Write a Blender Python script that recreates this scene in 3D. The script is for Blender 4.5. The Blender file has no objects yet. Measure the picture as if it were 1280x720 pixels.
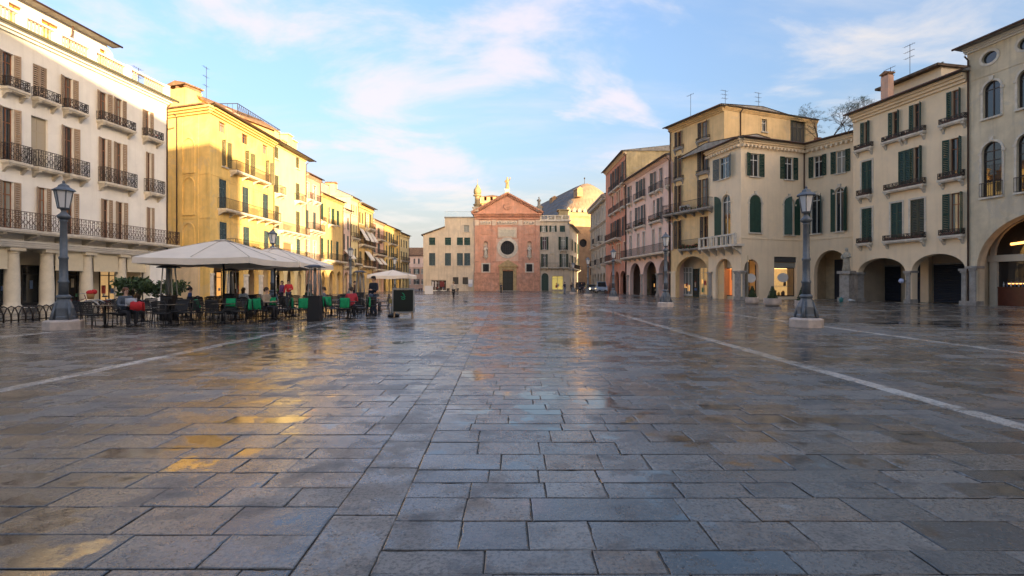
import bpy, bmesh, math, random
import numpy as np
from mathutils import Vector, Matrix
from mathutils.geometry import tessellate_polygon

SC = bpy.context.scene
COL = SC.collection
R = math.radians
rng = random.Random(7)

# ------------------------------------------------------------------ camera
EYE, FPX, HOR, W0 = 1.45, 640.0, 355.5, 1280.0
cd = bpy.data.cameras.new('camera')
cd.sensor_width = 36.0
cd.lens = 36.0 * FPX / W0
cd.shift_y = -(360.0 - HOR) / W0
cd.clip_start = 0.05
cd.clip_end = 5000
cam = bpy.data.objects.new('camera', cd)
cam.location = (0, 0, EYE)
cam.rotation_euler = (R(90), 0, 0)
COL.objects.link(cam)
SC.camera = cam

# ------------------------------------------------------------------ sun, sky, exposure
SUN_EL = 5.6
SUN_AZ = math.degrees(math.atan2(0.60, -0.80))          # clockwise from +Y
SKY_STRENGTH = 0.15
sd = bpy.data.lights.new('sun', 'SUN')
sd.energy = 2.0
sd.angle = R(0.5)
sd.color = (1.0, 0.74, 0.40)
sun = bpy.data.objects.new('sun', sd)
to_sun = Vector((math.sin(R(SUN_AZ)) * math.cos(R(SUN_EL)), math.cos(R(SUN_AZ)) * math.cos(R(SUN_EL)), math.sin(R(SUN_EL))))
sun.rotation_euler = to_sun.to_track_quat('Z', 'Y').to_euler()
sun.location = (40, -60, 60)
COL.objects.link(sun)

world = bpy.data.worlds.new('World')
SC.world = world
world.use_nodes = True
def build_world():
    nt = world.node_tree
    N, L = nt.nodes, nt.links
    N.clear()
    def nd(t, **k):
        n = N.new(t)
        for a, b in k.items(): setattr(n, a, b)
        return n
    def math_(op, a, b=None, clamp=False):
        n = nd('ShaderNodeMath', operation=op, use_clamp=clamp)
        for i, x in enumerate((a, b)):
            if x is None: continue
            if isinstance(x, (int, float)): n.inputs[i].default_value = x
            else: L.new(x, n.inputs[i])
        return n.outputs[0]
    out = nd('ShaderNodeOutputWorld')
    bg = nd('ShaderNodeBackground')
    bg.inputs['Strength'].default_value = SKY_STRENGTH
    sky = nd('ShaderNodeTexSky', sky_type='NISHITA')
    sky.sun_disc = False
    sky.sun_elevation = R(SUN_EL)
    sky.sun_rotation = R(SUN_AZ)
    sky.air_density = 1.0
    sky.dust_density = 8.0
    sky.ozone_density = 1.6
    tc = nd('ShaderNodeTexCoord')
    sep = nd('ShaderNodeSeparateXYZ')
    L.new(tc.outputs['Generated'], sep.inputs[0])
    x, y, z = sep.outputs
    zz = math_('ADD', math_('MAXIMUM', z, 0.0), 0.22)
    u = math_('DIVIDE', x, zz)
    v = math_('DIVIDE', y, zz)
    comb = nd('ShaderNodeCombineXYZ')
    L.new(u, comb.inputs[0]); L.new(v, comb.inputs[1])
    def noise(scale, detail, rough, loc, sc):
        mp = nd('ShaderNodeMapping')
        mp.inputs['Location'].default_value = loc
        mp.inputs['Scale'].default_value = sc
        mp.inputs['Rotation'].default_value = (0, 0, R(-18))
        L.new(comb.outputs[0], mp.inputs[0])
        n = nd('ShaderNodeTexNoise')
        n.inputs['Scale'].default_value = scale
        n.inputs['Detail'].default_value = detail
        n.inputs['Roughness'].default_value = rough
        n.inputs['Distortion'].default_value = 0.35
        L.new(mp.outputs[0], n.inputs['Vector'])
        return n.outputs[0]
    def ramp(f, a, b):
        n = nd('ShaderNodeMapRange', clamp=True, interpolation_type='SMOOTHSTEP')
        L.new(f, n.inputs[0])
        n.inputs[1].default_value = a; n.inputs[2].default_value = b
        return n.outputs[0]
    c1 = ramp(noise(1.9, 10, 0.58, (1.9, 12.3, 0), (0.8, 1.15, 1)), 0.465, 0.66)
    c2 = ramp(noise(0.7, 9, 0.62, (7.3, 2.2, 0), (0.8, 2.4, 1)), 0.42, 0.74)
    cover = math_('MAXIMUM', math_('MULTIPLY', c1, 0.78), math_('MULTIPLY', c2, 0.5))
    # thin pale veil towards the horizon
    veil = nd('ShaderNodeMapRange', clamp=True, interpolation_type='SMOOTHSTEP')
    L.new(z, veil.inputs[0])
    veil.inputs[1].default_value = 0.30; veil.inputs[2].default_value = 0.0
    veil.inputs[3].default_value = 0.0; veil.inputs[4].default_value = 0.75
    # sky blue tint
    tint = nd('ShaderNodeMix', data_type='RGBA', blend_type='MULTIPLY')
    tint.inputs[0].default_value = 1.0
    L.new(sky.outputs[0], tint.inputs[6])
    tint.inputs[7].default_value = SKY_TINT
    # cloud colour: warm where thick, paler where thin
    mc = nd('ShaderNodeMix', data_type='RGBA')
    L.new(cover, mc.inputs[0])
    mc.inputs[6].default_value = CLOUD_A
    mc.inputs[7].default_value = CLOUD_B
    mix = nd('ShaderNodeMix', data_type='RGBA', blend_type='MIX')
    L.new(cover, mix.inputs[0])
    L.new(tint.outputs[2], mix.inputs[6])
    lt = nd('ShaderNodeMix', data_type='RGBA', blend_type='LIGHTEN', clamp_result=False)
    lt.inputs[0].default_value = 1.0
    L.new(tint.outputs[2], lt.inputs[6]); L.new(mc.outputs[2], lt.inputs[7])
    L.new(lt.outputs[2], mix.inputs[7])
    mv = nd('ShaderNodeMix', data_type='RGBA')
    L.new(veil.outputs[0], mv.inputs[0])
    L.new(mix.outputs[2], mv.inputs[6])
    mv.inputs[7].default_value = VEIL
    L.new(mv.outputs[2], bg.inputs[0])
    L.new(bg.outputs[0], out.inputs[0])
SKY_TINT = (0.63, 0.635, 0.715, 1)
CLOUD_A = (0.83, 0.79, 0.77, 1)
CLOUD_B = (0.90, 0.78, 0.68, 1)
VEIL = (0.86, 0.83, 0.80, 1)
build_world()

SC.view_settings.view_transform = 'Standard'
SC.view_settings.look = 'None'
SC.view_settings.exposure = 3.0
SC.view_settings.gamma = 1.0
SC.view_settings.use_curve_mapping = False
SC.cycles.max_bounces = 8
SC.cycles.diffuse_bounces = 4

# ------------------------------------------------------------------ materials
MATS = {}
def mat(name, col, rough=0.8, metal=0.0, var=0.0, vscale=1.0, bump=0.0, bscale=30.0, emit=None, estr=0.0, spec=0.5, streak=0.0, dirt=None, trans=0.0):
    if name in MATS: return MATS[name]
    m = bpy.data.materials.new(name)
    m.use_nodes = True
    nt = m.node_tree; N, L = nt.nodes, nt.links
    b = N['Principled BSDF']
    b.inputs['Base Color'].default_value = (*col, 1)
    b.inputs['Roughness'].default_value = rough
    b.inputs['Metallic'].default_value = metal
    b.inputs['Specular IOR Level'].default_value = spec
    if trans: b.inputs['Transmission Weight'].default_value = trans
    if emit:
        b.inputs['Emission Color'].default_value = (*emit, 1)
        b.inputs['Emission Strength'].default_value = estr
    if var or bump or streak:
        tc = N.new('ShaderNodeTexCoord')
        col_out = None
        if var:
            n = N.new('ShaderNodeTexNoise'); n.inputs['Scale'].default_value = vscale
            n.inputs['Detail'].default_value = 7; n.inputs['Roughness'].default_value = 0.65
            L.new(tc.outputs['Object'], n.inputs['Vector'])
            mr = N.new('ShaderNodeMapRange'); mr.inputs[1].default_value = 0.35; mr.inputs[2].default_value = 0.70
            L.new(n.outputs[0], mr.inputs[0])
            mx = N.new('ShaderNodeMix'); mx.data_type = 'RGBA'
            L.new(mr.outputs[0], mx.inputs[0])
            d = dirt or tuple(c * (1 - var) for c in col)
            mx.inputs[6].default_value = (*[min(1, c * (1 + var * 0.35)) for c in col], 1)
            mx.inputs[7].default_value = (*d, 1)
            col_out = mx.outputs[2]
        if streak:
            mp = N.new('ShaderNodeMapping'); mp.inputs['Scale'].default_value = (1.6, 1.6, 0.12)
            L.new(tc.outputs['Object'], mp.inputs[0])
            n = N.new('ShaderNodeTexNoise'); n.inputs['Scale'].default_value = 1.6; n.inputs['Detail'].default_value = 6
            L.new(mp.outputs[0], n.inputs['Vector'])
            mr = N.new('ShaderNodeMapRange'); mr.inputs[1].default_value = 0.5; mr.inputs[2].default_value = 0.72
            mr.inputs[4].default_value = streak
            L.new(n.outputs[0], mr.inputs[0])
            mx = N.new('ShaderNodeMix'); mx.data_type = 'RGBA'
            L.new(mr.outputs[0], mx.inputs[0])
            if col_out: L.new(col_out, mx.inputs[6])
            else: mx.inputs[6].default_value = (*col, 1)
            mx.inputs[7].default_value = (*[c * 0.45 for c in col], 1)
            col_out = mx.outputs[2]
        if col_out: L.new(col_out, b.inputs['Base Color'])
        if streak and col_out:
            n = N.new('ShaderNodeTexNoise'); n.inputs['Scale'].default_value = 0.42; n.inputs['Detail'].default_value = 8; n.inputs['Roughness'].default_value = 0.7; n.inputs['Distortion'].default_value = 1.2
            L.new(tc.outputs['Object'], n.inputs['Vector'])
            mr = N.new('ShaderNodeMapRange'); mr.inputs[1].default_value = 0.545; mr.inputs[2].default_value = 0.575; mr.inputs[4].default_value = min(0.5, streak)
            L.new(n.outputs[0], mr.inputs[0])
            mx = N.new('ShaderNodeMix'); mx.data_type = 'RGBA'; L.new(mr.outputs[0], mx.inputs[0])
            L.new(col_out, mx.inputs[6]); g_ = sum(col) / 3
            mx.inputs[7].default_value = (*[(c * 0.6 + g_ * 0.4) * 0.80 for c in col], 1)
            col_out = mx.outputs[2]
            L.new(col_out, b.inputs['Base Color'])
        if bump:
            n = N.new('ShaderNodeTexNoise'); n.inputs['Scale'].default_value = bscale; n.inputs['Detail'].default_value = 5
            L.new(tc.outputs['Object'], n.inputs['Vector'])
            bp = N.new('ShaderNodeBump'); bp.inputs['Strength'].default_value = bump; bp.inputs['Distance'].default_value = 0.02
            L.new(n.outputs[0], bp.inputs['Height'])
            L.new(bp.outputs[0], b.inputs['Normal'])
    MATS[name] = m
    return m
def plaster(name, col, streak=0.35, var=0.22):
    return mat(name, col, rough=0.9, var=var, vscale=0.55, bump=0.25, bscale=14, spec=0.2, streak=streak)

P_WHITE = plaster('white_plaster', (0.86, 0.83, 0.77), 0.16, 0.10)
P_YEL = plaster('yellow_plaster', (0.83, 0.58, 0.21), 0.42, 0.26)
P_PALEYEL = plaster('pale_yellow_plaster', (0.80, 0.66, 0.36), 0.2, 0.15)
P_PINK = plaster('pink_plaster', (0.66, 0.42, 0.31))
P_OCHRE = plaster('ochre_plaster', (0.72, 0.50, 0.21))
P_ROSE = plaster('rose_plaster', (0.72, 0.53, 0.45))
P_CREAM = plaster('cream_plaster', (0.86, 0.70, 0.49), 0.16, 0.12)
P_BEIGE = plaster('beige_plaster', (0.87, 0.70, 0.48), 0.15, 0.10)
P_OLIVE = plaster('olive_grey_plaster', (0.68, 0.58, 0.41), 0.45, 0.28)
P_SAND = plaster('sand_plaster', (0.87, 0.71, 0.50), 0.15, 0.10)
P_MUST = plaster('mustard_plaster', (0.82, 0.59, 0.31), 0.3, 0.2)
P_PALEPINK = plaster('pale_pink_plaster', (0.84, 0.61, 0.51), 0.2, 0.14)
P_ORANGE = plaster('orange_red_plaster', (0.70, 0.32, 0.21), 0.35)
P_GABLE = mat('weathered_gable_plaster', (0.56, 0.45, 0.26), rough=0.95, var=0.5, vscale=0.5, bump=0.3, streak=0.5)
P_GREY = plaster('pale_grey_plaster', (0.60, 0.52, 0.41), 0.4, 0.3)
P_OFF = plaster('off_white_plaster', (0.68, 0.57, 0.43), 0.4, 0.2)
STONE = mat('pale_stone', (0.70, 0.63, 0.52), rough=0.8, var=0.3, vscale=2.0, bump=0.2, spec=0.3, streak=0.3)
STONE_G = mat('grey_stone', (0.34, 0.32, 0.29), rough=0.8, var=0.4, vscale=2.5, bump=0.3, spec=0.3)
MARBLE = mat('pinkish_marble', (0.60, 0.50, 0.43), rough=0.55, var=0.3, vscale=3.5, bump=0.1)
TILE = mat('weathered_roof_tile', (0.30, 0.18, 0.11), rough=0.9, spec=0.08, var=0.6, vscale=2.2, bump=0.4, bscale=9)
TILE_D = mat('dark_roof_tile', (0.16, 0.12, 0.09), rough=0.9, spec=0.08, var=0.5, vscale=2.2, bump=0.4, bscale=9)
WOODB = mat('brown_window_wood', (0.24, 0.10, 0.045), rough=0.55, var=0.3, vscale=4)
WFRAME = mat('white_window_wood', (0.72, 0.70, 0.64), rough=0.5)
SH_BROWN = mat('taupe_shutter_paint', (0.36, 0.265, 0.185), rough=0.65, var=0.25, vscale=3)
SH_GREEN = mat('dark_green_shutter_paint', (0.018, 0.062, 0.044), rough=0.5, var=0.3, vscale=2)
SH_TEAL = mat('blue_grey_shutter_paint', (0.055, 0.09, 0.095), rough=0.55, var=0.3, vscale=2)
SH_OLIVE = mat('olive_shutter_paint', (0.12, 0.11, 0.055), rough=0.6, var=0.3, vscale=2)
SH_DARK = mat('violet_grey_shutter_paint', (0.055, 0.047, 0.047), rough=0.6, var=0.3, vscale=2)
BLIND = mat('beige_roller_blind', (0.40, 0.35, 0.27), rough=0.8)
CANVAS = mat('cream_canvas_blind', (0.68, 0.60, 0.44), rough=0.9, var=0.1, vscale=2)
AWN = mat('white_awning_canvas', (0.74, 0.70, 0.62), rough=0.9, var=0.12, vscale=1)
IRON = mat('wrought_iron', (0.055, 0.042, 0.036), rough=0.55, metal=0.3, var=0.4, vscale=6)
IRON_R = mat('rusty_brown_iron', (0.10, 0.055, 0.035), rough=0.7, metal=0.2, var=0.4, vscale=6)
LAMPM = mat('blue_grey_cast_iron', (0.14, 0.16, 0.18), rough=0.5, metal=0.25, var=0.25, vscale=5)
LAMPGL = mat('milky_lamp_glass', (0.72, 0.72, 0.72), rough=0.35)
def glass_mat(name, col, rough=0.04):
    return mat(name, col, rough=rough, spec=0.9)
GLASS = glass_mat('dark_window_glass', (0.022, 0.026, 0.030))
GLASS2 = glass_mat('curtained_window_glass', (0.26, 0.27, 0.24), 0.08)
CURT = glass_mat('drawn_curtain_glass', (0.10, 0.095, 0.085), 0.06)
VAR = random.Random(77)
DARK = mat('dark_interior', (0.018, 0.017, 0.018), rough=0.8)
PORT = plaster('portico_plaster', (0.64, 0.52, 0.36))
ROLL = mat('dark_blue_roller_shutter', (0.022, 0.028, 0.042), rough=0.5)
PIPE = mat('brown_copper_pipe', (0.10, 0.055, 0.04), rough=0.6, metal=0.3)
FOL = mat('dark_leaf', (0.045, 0.075, 0.025), rough=0.7, var=0.5, vscale=6)
FOL2 = mat('mid_green_leaf', (0.075, 0.12, 0.035), rough=0.7, var=0.5, vscale=6)
TWIG = mat('grey_brown_twig', (0.10, 0.075, 0.055), rough=0.9)
REDFLOWER = mat('red_geranium_petals', (0.55, 0.05, 0.05), rough=0.7)
BLACKP = mat('black_plastic', (0.018, 0.018, 0.020), rough=0.45)
WICKER = mat('black_wicker', (0.022, 0.022, 0.024), rough=0.6, bump=0.5, bscale=60)
GREENC = mat('green_fleece', (0.010, 0.30, 0.115), rough=0.95, var=0.25, vscale=5)
REDC = mat('red_cloth', (0.55, 0.025, 0.03), rough=0.85, var=0.25, vscale=5)
UMB = mat('cream_parasol_canvas', (0.84, 0.73, 0.60), rough=0.9, var=0.10, vscale=1.0)
ALU = mat('brushed_aluminium', (0.50, 0.50, 0.50), rough=0.35, metal=0.9)
GOLDST = mat('gold_brown_statue_stone', (0.34, 0.25, 0.13), rough=0.7, var=0.35, vscale=3)

# ------------------------------------------------------------------ helpers
def link(o, parent=None):
    COL.objects.link(o)
    if parent is not None: o.parent = parent
    return o
def tag(o, label=None, cat=None, group=None, kind=None):
    if label: o['label'] = label
    if cat: o['category'] = cat
    if group: o['group'] = group
    if kind: o['kind'] = kind
    return o
def thing(name, label, cat, loc=(0, 0, 0), rot=0.0, group=None):
    o = bpy.data.objects.new(name, None)
    o.location = loc; o.rotation_euler = (0, 0, rot)
    o.empty_display_size = 0.3
    link(o)
    return tag(o, label, cat, group)
def children(o): return [c for c in KIDS.get(o.name, [])]
KIDS = {}
def copy_tree(o, parent=None):
    c = o.copy(); COL.objects.link(c)
    if parent is not None:
        c.parent = parent
        KIDS.setdefault(parent.name, []).append(c)
    for ch in list(KIDS.get(o.name, [])): copy_tree(ch, c)
    return c
class MB:
    def __init__(s): s.v, s.f, s.m, s.sm = [], [], [], []
    def add(s, vs, fs, mi=0, smooth=False):
        b = len(s.v)
        s.v += [tuple(p) for p in vs]
        for f in fs:
            s.f.append([b + i for i in f]); s.m.append(mi); s.sm.append(smooth)
        return s
    def box(s, x0, x1, y0, y1, z0, z1, mi=0):
        return s.add([(x0,y0,z0),(x1,y0,z0),(x1,y1,z0),(x0,y1,z0),(x0,y0,z1),(x1,y0,z1),(x1,y1,z1),(x0,y1,z1)],
                     [(0,3,2,1),(4,5,6,7),(0,1,5,4),(1,2,6,5),(2,3,7,6),(3,0,4,7)], mi)
    def bar(s, p, q, w, h=None, mi=0):
        """square bar from p to q"""
        h = h or w
        p, q = Vector(p), Vector(q); d = (q - p).normalized()
        a = d.cross(Vector((0, 0, 1)))
        a = Vector((1, 0, 0)) if a.length < 1e-4 else a.normalized()
        b = d.cross(a)
        vs = [c + a * (i * w / 2) + b * (j * h / 2) for c in (p, q) for i, j in ((-1,-1),(1,-1),(1,1),(-1,1))]
        return s.add(vs, [(0,1,2,3),(7,6,5,4),(0,4,5,1),(1,5,6,2),(2,6,7,3),(3,7,4,0)], mi)
    def tube(s, pts, r, n=6, mi=0, cap=True):
        pts = [Vector(p) for p in pts]
        rs = r if isinstance(r, (list, tuple)) else [r] * len(pts)
        vs = []
        up = None
        for i, p in enumerate(pts):
            d = (pts[min(i + 1, len(pts) - 1)] - pts[max(i - 1, 0)]).normalized()
            a = d.cross(Vector((0, 0, 1)))
            if a.length < 0.05: a = d.cross(Vector((0, 1, 0)))
            a.normalize(); b = d.cross(a)
            if up is not None and a.dot(up) < 0: a, b = -a, -b
            up = a
            for k in range(n):
                t = 2 * math.pi * k / n
                vs.append(p + a * math.cos(t) * rs[i] + b * math.sin(t) * rs[i])
        fs = [(i*n+k, i*n+(k+1)%n, (i+1)*n+(k+1)%n, (i+1)*n+k) for i in range(len(pts)-1) for k in range(n)]
        s.add(vs, fs, mi, True)
        if cap:
            b0 = len(s.v) - len(vs)
            s.f.append([b0 + k for k in range(n)][::-1]); s.m.append(mi); s.sm.append(False)
            e = b0 + (len(pts) - 1) * n
            s.f.append([e + k for k in range(n)]); s.m.append(mi); s.sm.append(False)
        return s
    def lathe(s, prof, n=12, c=(0, 0, 0), mi=0, sx=1.0, sy=1.0, smooth=True, phase=0.0):
        vs = [(c[0] + r * sx * math.cos(phase + 2*math.pi*k/n), c[1] + r * sy * math.sin(phase + 2*math.pi*k/n), c[2] + z) for r, z in prof for k in range(n)]
        fs = [(i*n+k, i*n+(k+1)%n, (i+1)*n+(k+1)%n, (i+1)*n+k) for i in range(len(prof)-1) for k in range(n)]
        s.add(vs, fs, mi, smooth)
        b0 = len(s.v) - len(vs)
        s.f.append([b0 + k for k in range(n)][::-1]); s.m.append(mi); s.sm.append(False)
        e = b0 + (len(prof) - 1) * n
        s.f.append([e + k for k in range(n)]); s.m.append(mi); s.sm.append(False)
        return s
    def prism(s, poly, y0, y1, mi=0):
        """poly in (x,z), extruded along y"""
        n = len(poly)
        vs = [(x, y0, z) for x, z in poly] + [(x, y1, z) for x, z in poly]
        fs = [tuple(range(n)), tuple(range(2*n-1, n-1, -1))] + [(i, i+n, (i+1)%n+n, (i+1)%n) for i in range(n)]
        return s.add(vs, fs, mi)
    def ball(s, c, r, n=8, mi=0, sx=1, sy=1, sz=1):
        k = max(4, n // 2 + 1)
        prof = [(max(0.02, math.sin(math.pi*i/k)) * r, -math.cos(math.pi*i/k) * r * sz) for i in range(k + 1)]
        return s.lathe(prof, n, c, mi, sx, sy)
    def mesh(s, name, mats):
        me = bpy.data.meshes.new(name)
        me.from_pydata(s.v, [], s.f)
        for m in (mats if isinstance(mats, (list, tuple)) else [mats]): me.materials.append(m)
        me.polygons.foreach_set('material_index', s.m)
        me.polygons.foreach_set('use_smooth', s.sm)
        me.update()
        return me
    def build(s, name, mats, parent=None, loc=(0, 0, 0), rot=0.0):
        return put(name, s.mesh(name, mats), parent, loc, rot)
def put(name, me, parent=None, loc=(0, 0, 0), rot=0.0):
    o = bpy.data.objects.new(name, me)
    o.location = loc; o.rotation_euler = (0, 0, rot)
    link(o, parent)
    if parent is not None: KIDS.setdefault(parent.name, []).append(o)
    return o
CACHE = {}
def cached(key, fn):
    if key not in CACHE: CACHE[key] = fn()
    return CACHE[key]

def pt(px, Y): return Vector(((px - 640) / FPX * Y, Y))
class Fac:
    """one straight facade: A (left end) to B (right end) on the ground, as seen from the square.
    local frame: x along the facade, y into the building, z up"""
    def __init__(s, A, B):
        s.A, s.B = Vector(A), Vector(B)
        s.L = (s.B - s.A).length
        s.u = (s.B - s.A) / s.L
        s.n = Vector((-s.u.y, s.u.x))
        s.ang = math.atan2(s.u.y, s.u.x)
        s.holes = []
    def s(s, px):
        k = (px - 640) / FPX          # A.x+u.x t = k (A.y+u.y t)
        return (k * s.A.y - s.A.x) / (s.u.x - k * s.u.y)
    def sd(s, px, d):
        q = s.A + s.n * d
        k = (px - 640) / FPX
        return (k * q.y - q.x) / (s.u.x - k * s.u.y)
    def p(s, a, d, z):
        q = s.A + s.u * a + s.n * d
        return Vector((q.x, q.y, z))
    def z(s, px, py):
        Y = (s.A + s.u * s.s(px)).y
        return EYE + (HOR - py) * Y / FPX
def rect(s0, s1, z0, z1): return [(s0, z0), (s1, z0), (s1, z1), (s0, z1)]
def archloop(s0, s1, z0, zs, zt, n=10):
    c, a, h = (s0 + s1) / 2, (s1 - s0) / 2, zt - zs
    return [(s0, z0), (s1, z0)] + [(c + a * math.cos(math.pi * i / n), zs + h * math.sin(math.pi * i / n)) for i in range(n + 1)]

class Bld:
    def __init__(s, name, label, cat, F, group=None):
        s.F = F
        s.root = thing(name, label, cat, (F.A.x, F.A.y, 0), 0, group)
        s.org = Vector((F.A.x, F.A.y, 0))
    def put(s, mb, name, m, F=None, a=0, d=0, z=0, rot=0):
        F = F or s.F
        return mb.build(name, m, s.root, F.p(a, d, z) - s.org, F.ang + rot)
    def wall(s, outer, m, F=None, reveal=0.25, name='wall', foot=None, top=True):
        """outer: polygon in (s,z); holes collected in F.holes; foot: depth of the box behind, or None"""
        F = F or s.F
        loops = [outer] + F.holes
        tri = tessellate_polygon([[Vector((a, 0, z)) for a, z in lp] for lp in loops])
        flat = [(a, 0, z) for lp in loops for a, z in lp]
        mb = MB()
        mb.add(flat, [tuple(t) for t in tri])
        for lp in F.holes:
            n = len(lp)
            mb.add([(a, 0, z) for a, z in lp] + [(a, reveal, z) for a, z in lp], [(i, (i+1) % n, (i+1) % n + n, i + n) for i in range(n)])
        if foot:
            n = len(outer)
            mb.add([(a, 0, z) for a, z in outer] + [(a, foot, z) for a, z in outer],
                   [(i, (i+1) % n, (i+1) % n + n, i + n) for i in range(n)] + [tuple(range(n, 2*n))])
        return s.put(mb, name, m, F)
    def window(s, s0, s1, z0, z1, F=None, arch=False, glass=None, frame=None, sh=None, shm=None, sill=True, mull=1, trans=1, surround=None, angs=(170, 170), closed=False, zs=None, rec=0.16):
        """sh: which shutter leaves: '' | 'LR' | 'L' | 'R'; closed: leaves shut over the opening"""
        F = F or s.F; frame = frame or WFRAME
        if glass is None: glass = VAR.choice((GLASS, GLASS, GLASS, GLASS2, CURT))
        angs = (angs[0] + VAR.uniform(-14, 6), angs[1] + VAR.uniform(-14, 6))
        w, h = s1 - s0, z1 - z0
        hs = (h - w / 2) if arch else h
        loop = archloop(s0, s1, z0, z0 + hs, z1) if arch else rect(s0, s1, z0, z1)
        F.holes.append(loop)
        key = ('win', round(w, 2), round(h, 2), arch, mull, trans, frame.name)
        def mk():
            mb = MB(); t = 0.055; y0, y1 = rec, rec + 0.06
            mb.box(-w/2, -w/2 + t, y0, y1, 0, hs); mb.box(w/2 - t, w/2, y0, y1, 0, hs)
            mb.box(-w/2 + t, w/2 - t, y0, y1, 0, t)
            if not arch: mb.box(-w/2 + t, w/2 - t, y0, y1, h - t, h)
            else:
                for i in range(8):
                    a0, a1 = math.pi*i/8, math.pi*(i+1)/8
                    r0, r1 = w/2 - t, w/2
                    pl = [(r0*math.cos(a0), hs + r0*math.sin(a0)), (r1*math.cos(a0), hs + r1*math.sin(a0)), (r1*math.cos(a1), hs + r1*math.sin(a1)), (r0*math.cos(a1), hs + r0*math.sin(a1))]
                    mb.prism(pl, y0, y1)
            for i in range(mull):
                x = -w/2 + w * (i + 1) / (mull + 1)
                mb.box(x - 0.035, x + 0.035, y0 - 0.005, y1 - 0.004, t, (h - t) if not arch else h - t)
            for i in range(trans):
                zz = hs if (arch and i == 0) else h * (0.72 if trans == 1 else (i + 1) / (trans + 1))
                mb.box(-w/2 + t, w/2 - t, y0 - 0.003, y1 - 0.006, zz - 0.03, zz + 0.03)
            return mb.mesh('window', frame)
        o = put('window', cached(key, mk), s.root, F.p((s0 + s1) / 2, 0, z0) - s.org, F.ang)
        def mkp():
            mb = MB()
            lp = archloop(-w/2 + 0.02, w/2 - 0.02, 0.02, hs, h - 0.02) if arch else rect(-w/2 + 0.02, w/2 - 0.02, 0.02, h - 0.02)
            mb.add([(a, rec + 0.03, z) for a, z in lp], [tuple(range(len(lp)))])
            return mb.mesh('pane', glass)
        put('pane', cached(('pane', round(w, 2), round(h, 2), arch, glass.name, rec), mkp), o)
        if sill:
            put('sill', cached(('sill', round(w, 2)), lambda: MB().box(-w/2 - 0.12, w/2 + 0.12, -0.14, 0.05, -0.12, -0.004).mesh('sill', STONE)), o)
        if surround:
            def mks():
                mb = MB(); t = 0.14
                mb.box(-w/2 - t, -w/2 - 0.003, -0.04, 0.02, 0, hs); mb.box(w/2 + 0.003, w/2 + t, -0.04, 0.02, 0, hs)
                if arch:
                    for i in range(10):
                        a0, a1 = math.pi*i/10, math.pi*(i+1)/10
                        r0, r1 = w/2 + 0.003, w/2 + t
                        mb.prism([(r0*math.cos(a0), hs + r0*math.sin(a0)), (r1*math.cos(a0), hs + r1*math.sin(a0)), (r1*math.cos(a1), hs + r1*math.sin(a1)), (r0*math.cos(a1), hs + r0*math.sin(a1))], -0.04, 0.02)
                    mb.prism([(-0.10, h + 0.05), (0.10, h + 0.05), (0.16, h + 0.34), (-0.16, h + 0.34)], -0.09, 0.02)
                    mb.box(-w/2 - t - 0.08, -w/2 - 0.004, -0.07, 0.02, hs - 0.16, hs + 0.003); mb.box(w/2 + 0.004, w/2 + t + 0.08, -0.07, 0.02, hs - 0.16, hs + 0.003)
                else: mb.box(-w/2 - t, w/2 + t, -0.04, 0.02, h + 0.003, h + t)
                return mb.mesh('surround', surround)
            put('surround', cached(('sur', round(w, 2), round(h, 2), arch, surround.name), mks), o)
        if sh:
            lw = w / 2 - 0.005
            for side in sh:
                sg = 1 if side == 'L' else -1
                def mkl():
                    mb = MB(); t = 0.07; th = 0.022
                    def top(x): # height at distance x from the hinge
                        if not arch: return h - 0.01
                        c = w/2; q = c*c - (c - x)**2
                        return hs + math.sqrt(max(q, 0)) - 0.01
                    def X(a, b): return (a, b) if sg > 0 else (-b, -a)
                    if not arch:
                        mb.box(*X(0, t), -th, th, 0.01, h - 0.01); mb.box(*X(lw - t, lw), -th, th, 0.01, h - 0.01)
                        for zz in (0.01, h * 0.5 - t/2, h - 0.01 - t): mb.box(*X(t, lw - t), -th, th, zz, zz + t)
                    else:
                        n = 5
                        pl = [(0, 0.01), (lw, 0.01)] + [(lw * (1 - i / n), top(lw * (1 - i / n))) for i in range(n + 1)]
                        if sg < 0: pl = [(-x, z) for x, z in pl][::-1]
                        mb.prism(pl, -th * 0.4, th * 0.4)
                        mb.box(*X(0, t), -th, th, 0.01, hs); mb.box(*X(lw - t, lw), -th, th, 0.01, h - 0.02)
                        mb.box(*X(t, lw - t), -th, th, 0.01, 0.01 + t); mb.box(*X(t, lw - t), -th, th, hs*0.5, hs*0.5 + t)
                    nz = max(4, int(h / 0.13))
                    for i in range(nz):
                        zz = 0.05 + (hs - 0.1) * i / nz
                        x0, x1 = X(t, lw - t)
                        mb.add([(x0, -th * 0.9, zz), (x1, -th * 0.9, zz), (x1, th * 0.9, zz + 0.10), (x0, th * 0.9, zz + 0.10)], [(0, 1, 2, 3)])
                    return mb.mesh('shutter', shm or SH_GREEN)
                me = cached(('leaf', round(w, 2), round(h, 2), arch, sg, (shm or SH_GREEN).name), mkl)
                if closed:
                    put('shutter', me, o, (-sg * (w / 2 - 0.002), 0.05, 0.0), 0)
                else:
                    a = R(angs[0] if sg > 0 else angs[1])
                    put('shutter', me, o, (-sg * w / 2, -0.045, 0.0), -sg * a)
        return o
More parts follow.
